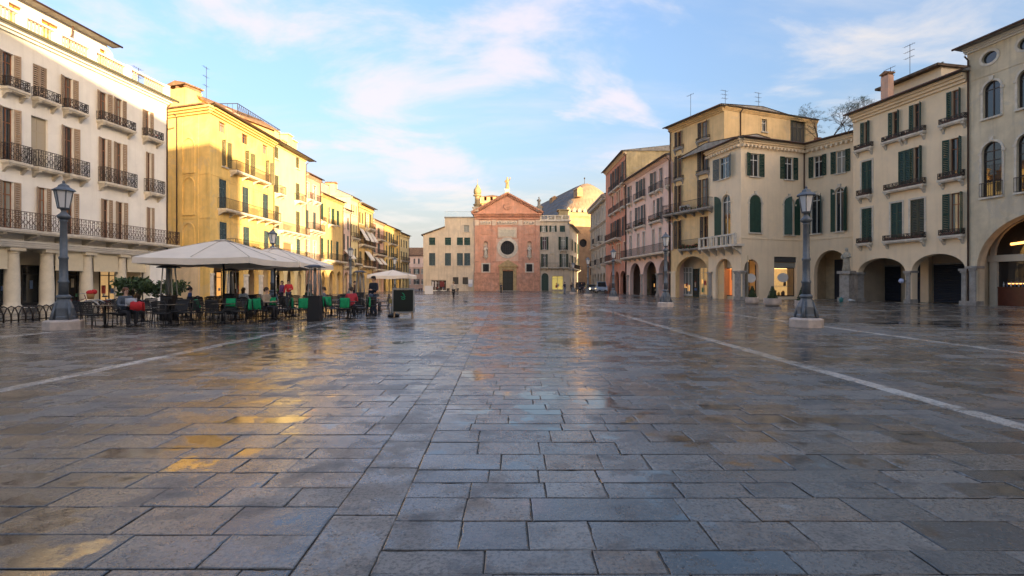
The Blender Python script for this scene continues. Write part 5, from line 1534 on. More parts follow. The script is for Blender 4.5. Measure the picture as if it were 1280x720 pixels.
    # inscription tablet and frieze panels
    o = b.put(MB().box(c - 2.05, c + 2.05, -0.14, -0.004, 11.45, 13.7), 'tablet_surround', PALE)
    MB().box(c - 1.75, c + 1.75, -0.2, -0.142, 11.75, 13.2).build('tablet', mat('white_tablet_marble', (0.66, 0.60, 0.47), rough=0.6, var=0.2, vscale=2), o)
    for z in (12.05, 12.35, 12.65, 12.95): MB().box(c - 1.45, c + 1.45, -0.205, -0.2005, z - 0.035, z + 0.035).build('worn_inscription', mat('faded_inscription', (0.42, 0.36, 0.27)), o)
    for a0, a1 in ((PIL[0] + 0.6, PIL[1] - 0.6), (PIL[1] + 0.6, PIL[2] - 0.6), (PIL[2] + 0.6, PIL[3] - 0.6)):
        fr = MB().box(a0, a1, -0.1, -0.003, 14.25, 15.2)
        n2 = max(3, int((a1 - a0) / 0.55))
        o = b.put(fr, 'frieze_panel', PALE)
        g = MB()
        for i in range(n2):
            x = a0 + (a1 - a0) * (i + 0.5) / n2
            g.ball((x, -0.13, 14.72 + 0.1 * math.sin(i * 2.1)), 0.2, 6, sy=0.4); g.tube([(x - 0.25, -0.12, 14.5), (x, -0.15, 14.95), (x + 0.25, -0.12, 14.55)], 0.05, 5)
        g.build('carved_garland', STONE, o)
    for i in (0, 2): b.put(MB().box(PIL[i] + 0.9, PIL[i + 1] - 0.9, -0.08, -0.002, 12.2, 13.2), 'blank_panel', BR)
    b.put(MB().box(-0.05, L + 0.05, -0.24, -0.006, 15.4, 15.62), 'string_course', BR)
    # cornice with dentils, raking cornices
    b.cornice(-0.1, L + 0.1, 16.2, 0.5, 0.6, m=BR, dent=True, ends=0.6)
    rk = MB()
    for a0, z0, a1, z1 in ((-0.75, 16.62, c, 20.75), (L + 0.75, 16.62, c, 20.75)):
        for (h0, h1, d) in ((0.0, 0.22, -0.35), (0.222, 0.46, -0.65)):
            pl = [(a0, z0 + h0), (a1, z1 + h0), (a1, z1 + h1), (a0, z0 + h1)]
            rk.prism(pl if a1 > a0 else pl[::-1], d, 0.6)
    o = b.put(rk, 'raking_cornice', BR)
    dn = MB()
    for sg in (0, 1):
        for i in range(22):
            t = (i + 0.7) / 22.5
            a = c * t if sg == 0 else L - c * t
            z = 16.62 + 4.13 * (c * t + 0.75) / (c + 0.75)
            dn.box(a - 0.09, a + 0.09, -0.3, -0.002, z - 0.28, z - 0.02)
    tag(dn.build('dentils', BR, o), kind='stuff')
    b.put(MB().lathe([(0.85, 0), (0.85, 0.06), (0.7, 0.10)], 16), 'medallion', BR2, a=c, d=-0.002, z=18.2).rotation_euler = (R(90), 0, 0)
    # doorway
    d = MB().box(door[0] - 0.7, door[0] - 0.003, -0.3, -0.002, 0, 4.6).box(door[1] + 0.003, door[1] + 0.7, -0.3, -0.002, 0, 4.6).box(door[0] - 0.72, door[1] + 0.72, -0.32, -0.003, 4.602, 5.25).box(door[0] - 1.0, door[1] + 1.0, -0.55, -0.004, 5.252, 5.5)
    dm = (door[0] + door[1]) / 2
    d.prism([(door[0] - 1.0, 5.502), (door[1] + 1.0, 5.502), (dm, 6.75)], -0.5, -0.004)
    GOLDP = mat('ochre_stone', (0.50, 0.36, 0.18), rough=0.8, var=0.35, vscale=2, bump=0.2)
    o = b.put(d, 'doorway', GOLDP)
    MB().box(door[0], door[1], 0.3, 0.4, 0, 4.35).build('door', mat('black_green_door', (0.014, 0.018, 0.016), rough=0.5), o)
    for i in range(2):
        for z in (0.4, 1.7, 3.0): MB().box(door[0] + 0.2 + 1.05 * i, door[0] + 0.98 + 1.05 * i, 0.27, 0.298, z, z + 1.1).build('door_panel', mat('dark_door_panel', (0.022, 0.025, 0.023), rough=0.5), o)
    # square windows
    for a, e in ((603.6, 611.2), (658.0, 665.4)):
        x0, x1 = s(a), s(e)
        m_ = MB().box(x0 - 0.3, x0 - 0.003, -0.1, -0.002, 4.0, 6.05).box(x1 + 0.003, x1 + 0.3, -0.1, -0.002, 4.0, 6.05).box(x0, x1, -0.1, -0.002, 5.803, 6.05).box(x0, x1, -0.1, -0.002, 4.0, 4.197)
        o = b.put(m_, 'window', STONE)
        MB().add([(x0, 0.3, 4.2), (x1, 0.3, 4.2), (x1, 0.3, 5.8), (x0, 0.3, 5.8)], [(0, 1, 2, 3)]).build('pane', GLASS, o)
        gr = MB()
        for k in range(1, 4): gr.bar((x0 + (x1 - x0) * k / 4, 0.1, 4.2), (x0 + (x1 - x0) * k / 4, 0.1, 5.8), 0.035); gr.bar((x0, 0.1, 4.2 + 0.4 * k), (x1, 0.1, 4.2 + 0.4 * k), 0.03)
        gr.build('grille', IRON, o)
    # niches with statues
    for cx in (607.2, 661.8):
        a = s(cx)
        o = b.put(MB().box(a - 0.5, a + 0.5, 0.5, 0.6, 7.5, 10.8), 'niche', PALE)
        MB().lathe([(0.12, -0.75), (0.35, -0.4), (0.6, -0.12), (0.62, 0)], 10, sy=0.8).build('pedestal', STONE, o, (a, 0.0, 7.55))
        put('figure', cached('niche_statue', lambda: statue_mesh(2.35, STONE, False)), o, (a, 0.05, 7.56))
    # statues on the gable: apex and right corner
    ped = MB().box(c - 0.45, c + 0.45, -0.4, 0.5, 20.9, 21.75).box(c - 0.55, c + 0.55, -0.5, 0.6, 21.752, 21.9)
    b.put(ped, 'apex_pedestal', STONE)
    b.put(MB().box(L - 0.75, L + 0.45, -0.4, 0.6, 17.1, 17.9).box(L - 0.85, L + 0.55, -0.5, 0.7, 17.902, 18.05), 'corner_pedestal', STONE_G)
    b.put(MB().box(-0.45, 0.75, -0.4, 0.6, 17.1, 17.9).box(-0.55, 0.85, -0.5, 0.7, 17.902, 18.05), 'corner_pedestal', STONE)
    # gable roof
    rf = MB().add([(-0.9, -0.6, 17.05), (c, -0.6, 21.25), (L + 0.9, -0.6, 17.05), (-0.9, 34, 17.05), (c, 34, 21.25), (L + 0.9, 34, 17.05)], [(0, 1, 4, 3), (1, 2, 5, 4)])
    b.put(rf, 'roof', TILE)
    st = put('statue', statue_mesh(2.6, GOLDST, True, 'statue'), None, F.p(c, 0.05, 21.9), F.ang)
    tag(st, 'golden stone statue with raised arm on the tip of the church gable', 'statue')
    st = put('statue', statue_mesh(2.2, STONE_G, False, 'statue'), None, F.p(L - 0.15, 0.1, 18.05), F.ang)
    tag(st, 'dark grey stone statue on the right corner of the church gable', 'statue')
    # turret rising behind the left corner and crenellated tower
    T = thing('bell_turret', 'small gold coloured bell turret with a bulbous cap behind the left church corner', 'turret', (*F.p(0.45, 1.6, 0).xy, 0))
    MB().lathe([(0.75, 16.4), (0.75, 18.6), (0.95, 18.7), (0.95, 18.9), (0.6, 19.0), (0.55, 20.6), (0.9, 20.7), (0.9, 20.95)], 8, smooth=False).build('shaft', GOLDST, T)
    MB().lathe([(0.62, 20.95), (0.85, 21.5), (0.80, 22.1), (0.45, 22.6), (0.3, 22.75), (0.34, 22.95), (0.12, 23.1), (0.04, 23.5), (0.03, 24.4)], 10).build('cap', GOLDST, T)
    T = thing('crenellated_tower', 'sunlit brick tower with a crenellated top behind the left slope of the church', 'tower', (-5.3, 134, 0))
    GB = mat('golden_brick', (0.60, 0.40, 0.18), rough=0.9, var=0.3, vscale=1.2, bump=0.3)
    MB().box(-2.6, 2.6, 0, 5, 0, 22.6).box(-3.0, 3.0, -0.4, 5.4, 22.602, 23.2).build('wall', GB, T)
    for i in range(4):
        MB().box(-2.9 + 1.6 * i, -2.0 + 1.6 * i, -0.38, 0.1, 23.202, 24.3).build('merlon', GB, T)
        MB().box(-2.15 + 1.4 * i - 0.25, -2.15 + 1.4 * i + 0.25, -0.03, 0.05, 20.9, 22.0).build('belfry_opening', DARK, T)
    MB().add([(-3.1, -0.5, 24.3), (3.1, -0.5, 24.3), (3.1, 5.5, 24.3), (-3.1, 5.5, 24.3), (0, 2.5, 25.3)], [(0, 1, 4), (1, 2, 4), (2, 3, 4), (3, 0, 4), (0, 3, 2, 1)]).build('roof', TILE, T)

    # plain house on the left of the church
    F = Fac(pt(529, YC + 0.2), pt(593.4, YC + 0.2)); s = F.s; L = F.L
    b = Bld('plain_house', 'plain cream house with green shutters and a stepped roofline, left of the church', 'building', F)
    sh = dict(sh='LR', closed=True, shm=SH_GREEN)
    xs = ((536.4, 544), (556.2, 563.8), (571.2, 578.6), (580.2, 587.8))
    for a, e in xs:
        b.window(s(a), s(e), 9.9, 11.55, **sh); b.window(s(a), s(e), 5.5, 8.2, **{**sh, 'shm': SH_TEAL})
    b.window(s(579.8), s(586.4), 12.75, 14.2, glass=GLASS2, frame=STONE_G)
    for a, e in ((566, 573), (578.2, 585)): b.window(s(a), s(e), 1.5, 3.0, frame=IRON, mull=3)
    F.holes.append(rect(s(539), s(557.5), 0, 2.35))
    st = s(556)
    b.wall([(0, -0.1), (L, -0.1), (L, 15.8), (st, 15.8), (st, 13.7), (0, 12.05)], P_OFF, reveal=0.25, foot=14)
    b.put(MB().prism([(-0.4, 11.95), (st - 0.003, 13.72), (st - 0.003, 13.95), (-0.4, 12.18)], -0.35, 14), 'roof', TILE_D)
    b.put(MB().box(st - 0.15, L, -0.2, 14, 15.802, 15.95), 'roof_slab', STONE_G)
    o = b.put(b.railing(b.root, st, L - 0.1, 0, 0.05, 1.15, mat('pale_iron', (0.35, 0.33, 0.28), rough=0.6), 'plain', F, 0.3), 'terrace_railing', mat('pale_iron', (0.35, 0.33, 0.28)), z=15.95)
    b.shop(s(539), s(557.5), 0.0, 2.35, 0.5, doors=4, m=mat('menu_glass', (0.10, 0.07, 0.06), rough=0.2), frame=WFRAME)
    for i, (px, w) in enumerate(((541, 2.2), (545, 1.4), (552.5, 5.5))):
        mb = MB().box(s(px) - w * 0.086, s(px) + w * 0.086, -0.05, -0.003, 0.9, 2.1)
        b.put(mb, 'menu_board', mat('maroon_board', (0.16, 0.03, 0.03)) if i == 2 else mat('pale_board', (0.6, 0.55, 0.5)))
    sg = thing('notice_sign', 'white and blue notice panel on a post beside the church plinth', 'sign', (*F.p(s(588.5), -0.9, 0).xy, 0))
    MB().box(-0.03, 0.03, -0.03, 0.03, 0, 1.4).build('post', ALU, sg)
    MB().box(-0.45, 0.45, -0.04, 0.04, 0.95, 2.5).build('panel', mat('pale_blue_panel', (0.45, 0.5, 0.6), rough=0.5), sg)
    MB().box(-0.38, 0.38, -0.046, -0.041, 1.6, 2.4).build('poster', mat('white_poster', (0.7, 0.7, 0.7)), sg)

    # corner house right of the church
    A, Bp = pt(674.8, YC + 0.2), pt(712, YC + 0.2)
    F = Fac(A, Bp); s = F.s; L = F.L
    Fs = Fac(Bp, Vector((16.6, 129.0)))
    b = Bld('corner_house', 'off white corner house with roof balustrade and yellow lit shop, right of the church', 'building', F)
    dk = dict(shm=SH_GREEN)
    for a, e, k in ((677, 682, 'LR'), (689, 693.5, 'LR'), (699.7, 706.3, 'C')):
        b.window(s(a) , s(e), 12.75, 14.0 + 0.1, sh='LR', closed=(k == 'C'), angs=(172, 172), glass=GLASS2, **dk)
    b.window(s(678), s(683), 8.9, 11.7, sh='LR', angs=(172, 172), glass=mat('crimson_curtain', (0.06, 0.015, 0.03), rough=0.3), **dk)
    b.window(s(701), s(707), 8.9, 11.7, sh='LR', angs=(172, 172), glass=GLASS2, **dk)
    b.window(s(678.5), s(682.5), 5.2, 8.0, sh='LR', angs=(172, 172), **dk); b.window(s(702), s(707.5), 5.2, 8.0, sh='LR', angs=(172, 172), glass=GLASS2, **dk)
    b.window(s(687), s(693.5), 5.2, 8.1, arch=True, glass=P_OFF, frame=P_OFF, mull=0, trans=0, sill=False)
    b.balcony(s(675.2), L - 0.05, 5.1, 0.7, 0.95, m=IRON, brackets=6, slab=STONE)
    b.balcony(s(699.5), s(709), 8.85, 0.5, 0.7, m=IRON, plants=24)
    b.window(s(677), s(685.6), 0.05, 3.9, arch=True, sh='LR', closed=True, shm=mat('green_door', (0.02, 0.05, 0.035), rough=0.5), sill=False, surround=STONE)
    F.holes.append(rect(s(690), s(704), 0.15, 3.25))
    b.wall(rect(0, L, -0.1, 15.3), P_OFF, reveal=0.25)
    b.shop(s(690), s(704), 0.15, 3.25, 0.35, doors=2, frame=STONE_G, m=mat('yellow_lit_shop', (0.4, 0.33, 0.10), rough=0.3, var=0.5, vscale=1.3, emit=(1.0, 0.75, 0.2), estr=0.06))
    b.put(MB().box(0, L + 0.25, -0.3, -0.002, 15.0, 15.3), 'cornice', STONE)
    o = b.put(MB().box(0, L, -0.1, 0.15, 15.302, 15.45).box(0, L, -0.1, 0.15, 16.2, 16.35), 'balustrade', STONE)
    for i in range(5): MB().box(L * i / 4.2, L * i / 4.2 + 0.3, -0.12, 0.17, 15.452, 16.198).build('pier', STONE, o)
    for i in range(20): put('baluster', cached('bal2', lambda: MB().lathe([(0.07, 0), (0.05, 0.1), (0.09, 0.3), (0.05, 0.6), (0.07, 0.74)], 6).mesh('baluster', STONE)), o, (0.4 + (L - 0.7) * i / 19, 0.02, 15.453))
    for i in range(6):
        a = 1.2 + (Fs.L - 2.4) * i / 5
        for z0, z1 in ((9.0, 11.5), (5.2, 7.9)): b.window(a - 0.5, a + 0.5, z0, z1, F=Fs, sh='LR', closed=(i % 2 == 0), **dk)
        if i % 2 == 0: Fs.holes.append(archloop(a - 0.8, a + 0.8, 0, 2.3, 3.1, 8))
    b.wall(rect(0, Fs.L, -0.1, 14.2), P_OFF, F=Fs)
    b.portico(0, Fs.L, 3.3, 1.5, F=Fs)
    b.roof(0, Fs.L, 14.2, 7, 1.4, F=Fs, over=0.7, side=0.1, m=TILE_D)
    b.balcony(0.3, Fs.L - 0.5, 5.0, 0.8, 0.95, F=Fs, m=IRON, brackets=6)
    # roof garden hut on top
    b.put(MB().box(L - 2.2, L - 0.2, 1.0, 4.0, 15.3, 17.6).box(L - 2.5, L + 0.1, 0.8, 4.2, 17.602, 17.75), 'roof_hut', P_GABLE)

    # great hall with hull shaped roof far behind
    P = Vector((16.9, 161.5)); e = Vector((0.97, 0.25)).normalized()
    F = Fac(P, P + e * 24.0); L = F.L
    BRK = mat('hall_brick', (0.46, 0.28, 0.15), rough=0.95, var=0.35, vscale=0.6, bump=0.4, bscale=5)
    b = Bld('great_hall', 'huge brick hall with battlements and a hull shaped grey roof behind the corner house', 'hall', F)
    F.holes.append([(6 + 1.3 * math.cos(2*math.pi*k/20), 14.6 + 1.3 * math.sin(2*math.pi*k/20)) for k in range(20)])
    for a in (3.2, 9.2, 14, 19): F.holes.append(archloop(a - 0.8, a + 0.8, 4.5, 7.5, 8.3, 8))
    b.wall(rect(0, L, -0.1, 24.3), BRK, reveal=0.6, foot=70)
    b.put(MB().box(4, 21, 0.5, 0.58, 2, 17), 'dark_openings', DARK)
    b.cornice(0, L, 22.6, 0.7, 0.6, m=BRK)
    n = 13
    for i in range(n):
        a = L * (i + 0.5) / n
        b.put(MB().prism([(a - 0.55, 24.3), (a + 0.55, 24.3), (a + 0.55, 25.4), (a + 0.3, 25.3), (a, 25.9), (a - 0.3, 25.3), (a - 0.55, 25.4)], -0.4, 0.3), 'merlon', mat('ochre_merlon_stone', (0.50, 0.38, 0.24), rough=0.9, var=0.3))
    # hull roof: swept vault with rounded near end
    LEAD = mat('grey_lead_roof', (0.17, 0.17, 0.18), rough=0.85, var=0.25, vscale=0.4, spec=0.2)
    LEAD_LIT = mat('sunlit_tan_roof', (0.34, 0.235, 0.16), rough=0.8, var=0.25, vscale=0.5, spec=0.2)  # grey roof's sunlit end: warm sun put into the colour
    rf = MB(); nu, nv = 20, 26
    vs = []
    cx = L / 2
    for j in range(nv + 1):
        t = j / nv; d = 1.0 + 68 * t ** 1.3
        k = min(1.0, max(0.0, (d - 1.0) / 11.5)); k = math.sin(k * math.pi / 2) ** 0.9
        for i in range(nu + 1):
            u = -1 + 2 * i / nu
            prof = (1 - abs(u) ** 1.75)
            vs.append((cx + u * (L / 2 + 0.2), d, 24.35 + 11.8 * prof * (0.02 + 0.98 * k)))
    rf.add(vs, [(j*(nu+1)+i, j*(nu+1)+i+1, (j+1)*(nu+1)+i+1, (j+1)*(nu+1)+i) for j in range(nv) for i in range(nu)], 0, False)
    for fi, f in enumerate(rf.f):
        dj, ui = fi // nu, -1 + 2 * (fi % nu + 0.5) / nu
        dm = (vs[dj*(nu+1)][1] - 1.0) / 12.0
        if dm < 1 and ui > -0.9 * (1 - dm) - 0.05: rf.m[fi] = 1
    o = b.put(rf, 'roof', [LEAD, LEAD_LIT])
    seams = MB()
    for i in range(1, nu):
        seams.tube([(vs[j*(nu+1)+i][0], vs[j*(nu+1)+i][1], vs[j*(nu+1)+i][2] + 0.02) for j in range(0, nv + 1, 2)], 0.09, 4)
    seams.build('standing_seams', LEAD_LIT, o)
    MB().tube([(cx, 13.5, 36), (cx, 13.5, 38.6)], 0.08, 5).ball((cx, 13.5, 38.2), 0.3, 6).build('finial', IRON, o)
    for a, d in ((6.3, 6), (cx - 6, 30), (cx - 8, 40)):
        zz = 24.35 + 11.8 * (1 - abs((a - cx) / (L/2)) ** 1.75) * (1 if d > 13 else 0.84)
        MB().box(a - 0.9, a + 0.9, d - 2.4, d + 1, zz - 1.5, zz + 0.9).prism([(a - 1.1, zz + 0.902), (a + 1.1, zz + 0.902), (a, zz + 1.7)], d - 2.6, d + 1).build('dormer', BRK, o)
    # orange gabled house in the gap at the far left
    F = Fac(Vector((-33.5, 152)), Vector((-25.0, 152)))
    b = Bld('gabled_house', 'small orange house with a brown roof in the gap beyond the left row', 'building', F)
    for a in (1.2, 3.0, 5.2, 7.0):
        for z in (1.5, 4.6, 7.6): b.window(a - 0.45, a + 0.45, z, z + 1.5, sh='LR' if a in (1.2, 5.2) else '', shm=SH_TEAL)
    b.wall(rect(0, F.L, -0.1, 10.0), P_PINK, foot=9)
    b.put(MB().box(0, F.L, -0.03, -0.002, 6.6, 9.99), 'pale_upper_band', P_PALEPINK)
    b.roof(0, F.L, 10.0, 9, 2.6, over=0.5, side=0.3)
    F = Fac(Vector((-56, 190)), Vector((-30.0, 190)))
    b = Bld('far_house', 'pale far house closing the street beyond the left row', 'building', F)
    for i in range(9):
        for z in (1.5, 4.8, 8.0): b.window(1.3 + 2.8*i, 2.3 + 2.8*i, z, z + 1.7, shm=SH_GREEN, sh='LR')
    b.wall(rect(0, F.L, -0.1, 11.0), P_GREY, foot=9)
    b.roof(0, F.L, 11.0, 9, 2.2, over=0.5, side=0.3)
church()

# buildings behind and beside the viewer: unseen, they close the square; heights set for low-sun shade
def behind():
    F = Fac(Vector((23.5, -16)), Vector((-36, -16)))
    b = Bld('clock_palace', 'long stone palace with a row of tall windows closing the square behind the viewer', 'palace', F)
    for i in range(15):
        a = 2.5 + 3.9 * i
        for z in (6.0, 11.0, 16.0): b.window(a - 0.7, a + 0.7, z, z + 2.8, sh='', surround=STONE)
        F.holes.append(archloop(a - 1.3, a + 1.3, 0, 2.8, 4.2))
    b.wall(rect(0, F.L, -0.1, SHADE_H), P_GREY, reveal=0.5, foot=14)
    b.portico(0.2, F.L - 0.2, 4.4)
    b.cornice(0, F.L, SHADE_H - 0.6, 0.55, 0.6)
    b.roof(0, F.L, SHADE_H, 14, 0.6, over=0.7, corr=False)
    F = Fac(Vector((64, -18)), Vector((23.5, -18)))
    b = Bld('low_house', 'unseen lower ochre house behind the viewer, sized to let low sun past the palace', 'building', F)
    for i in range(11):
        a = 2 + 3.6 * i
        for z in (5.5, 9.5): b.window(a - 0.6, a + 0.6, z, z + 2.2, sh='LR')
        F.holes.append(archloop(a - 1.2, a + 1.2, 0, 2.5, 3.8))
    b.wall(rect(0, F.L, -0.1, 14.2), P_OCHRE, reveal=0.4, foot=10)
    b.portico(0.2, F.L - 0.2, 4.0)
    b.roof(0, F.L, 14.2, 10, 0.6, over=0.6, corr=False)
SHADE_H = 22.2
behind()
def shade_blocks():  # added blocks out of view, placed to cast shade on church and hall
    for A, Bp, h, d, lab, m in ((Vector((60, 50)), Vector((60, -2)), 31.0, 14, 'unseen very tall ochre block added to shade the church gable, outside the picture', P_OCHRE),
                          (Vector((30, 122)), Vector((58, 126)), 21.0, 30, 'hidden pale block added to shade the body of the brick hall', P_GREY)):
        F = Fac(A, Bp)
        b = Bld('shade_block', lab, 'building', F)
        n = int(F.L / 4)
        for i in range(n):
            a = F.L * (i + 0.5) / n
            for z in (1.2, 4.6, 8.0, 11.4, 14.8, 18.2) + ((21.6, 25.0, 28.2) if h > 30 else ()): b.window(a - 0.55, a + 0.55, z, z + 1.9, sh='', shm=SH_GREEN)
        b.wall(rect(0, F.L, -0.1, h), m, foot=d)
        b.roof(0, F.L, h, d, 1.2, over=0.5, corr=False)
shade_blocks()

# ------------------------------------------------------------------ street lamps
def make_lamp():
    t = thing('street_lamp', 'x', 'street lamp', (0, 0, 0))
    MB().lathe([(0.52, 0), (0.52, 0.27), (0.49, 0.30), (0.40, 0.33)], 8, smooth=False, phase=R(22.5)).build('plinth', MARBLE, t)
    base = MB().lathe([(0.30, 0.33), (0.30, 0.42), (0.275, 0.46), (0.27, 0.72), (0.25, 0.78), (0.19, 0.95), (0.165, 1.02)], 8, smooth=False, phase=R(22.5))
    for k in range(4):
        a = R(45 + 90 * k); base.tube([(0.34*math.cos(a), 0.34*math.sin(a), 0.33), (0.30*math.cos(a), 0.30*math.sin(a), 0.55), (0.2*math.cos(a), 0.2*math.sin(a), 0.9)], [0.06, 0.05, 0.03], 5)
    base.lathe([(0.165, 1.02), (0.20, 1.06), (0.20, 1.12), (0.15, 1.17)], 12)
    base.build('base', LAMPM, t)
    sh = MB().lathe([(0.135, 1.17), (0.13, 1.55), (0.15, 1.58), (0.15, 1.63), (0.12, 1.67), (0.115, 2.35), (0.135, 2.38), (0.135, 2.43), (0.105, 2.47), (0.095, 3.62), (0.12, 3.66), (0.10, 3.70)], 10)
    sh.build('shaft', LAMPM, t)
    MB().lathe([(0.10, 3.70), (0.17, 3.76), (0.19, 3.82), (0.11, 3.90), (0.06, 3.98), (0.09, 4.04), (0.15, 4.08)], 10).build('bowl', LAMPM, t)
    lan = MB()
    for k in range(6):
        a = 2 * math.pi * k / 6
        lan.bar((0.15*math.cos(a), 0.15*math.sin(a), 4.08), (0.245*math.cos(a), 0.245*math.sin(a), 4.66), 0.028)
    lan.lathe([(0.16, 4.06), (0.17, 4.10)], 6, smooth=False)
    lan.lathe([(0.27, 4.655), (0.33, 4.67), (0.30, 4.71), (0.16, 4.80), (0.14, 4.86), (0.09, 4.89), (0.03, 4.93), (0.045, 4.97), (0.02, 5.02)], 6, smooth=False)
    l = lan.build('lantern', LAMPM, t)
    MB().lathe([(0.145, 4.085), (0.238, 4.65)], 6, smooth=False).build('glass', LAMPGL, l)
    return t
def lamps():
    p = make_lamp()
    spots = [(10.0, 17.4, 'nearest street lamp on the right, a blue grey cast iron post on a marble plinth'),
             (9.85, 32.8, 'second street lamp on the right, standing in front of the wide mustard house arch'),
             (9.4, 47.5, 'third street lamp on the right, in front of the pale pink arcaded house'),
             (9.2, 62.0, 'fourth street lamp on the right, small and far, before the orange red house'),
             (9.2, 77.0, 'farthest street lamp on the right, close to the cars in the street'),
             (-14.45, 16.5, 'street lamp on the left in front of the white townhouse, near the bike rack'),
             (-14.3, 30.6, 'street lamp on the left rising behind the cream parasols'),
             (-14.2, 45.0, 'street lamp on the left beyond the cafe in front of the ochre house'),
             (-14.2, 62.0, 'farthest street lamp on the left, in front of the yellow row')]
    for i, (x, y, l) in enumerate(spots):
        o = p if i == 0 else copy_tree(p)
        o.location = (x, y, 0.003); tag(o, l, 'street lamp', 'street lamps around the square')
        o.scale = (1, 1, 0.955)
        o.rotation_euler = (0, 0, R(17 * i % 60))
lamps()

# ------------------------------------------------------------------ people
SKIN = mat('skin', (0.55, 0.34, 0.25), rough=0.6, var=0.1, vscale=8)
def skin_mesh(name, verts, edges, radii, m, root=0, sub=1):
    me = bpy.data.meshes.new(name)
    me.from_pydata(verts, edges, [])
    o = bpy.data.objects.new(name, me); COL.objects.link(o)
    o.modifiers.new('skin', 'SKIN').use_smooth_shade = True
    for i, v in enumerate(me.skin_vertices[0].data):
        r = radii[i]; v.radius = r if isinstance(r, tuple) else (r, r)
        v.use_root = (i == root)
    sb = o.modifiers.new('sub', 'SUBSURF'); sb.levels = sub; sb.render_levels = sub
    dg = bpy.context.evaluated_depsgraph_get()
    out = bpy.data.meshes.new_from_object(o.evaluated_get(dg))
    bpy.data.objects.remove(o); bpy.data.meshes.remove(me)
    out.materials.clear(); out.materials.append(m)
    out.name = name
    return out
class Graph:
    def __init__(s): s.v, s.e, s.r = [], [], []
    def add(s, p, r, parent=None):
        s.v.append(tuple(p)); s.r.append(r); i = len(s.v) - 1
        if parent is not None: s.e.append((parent, i))
        return i
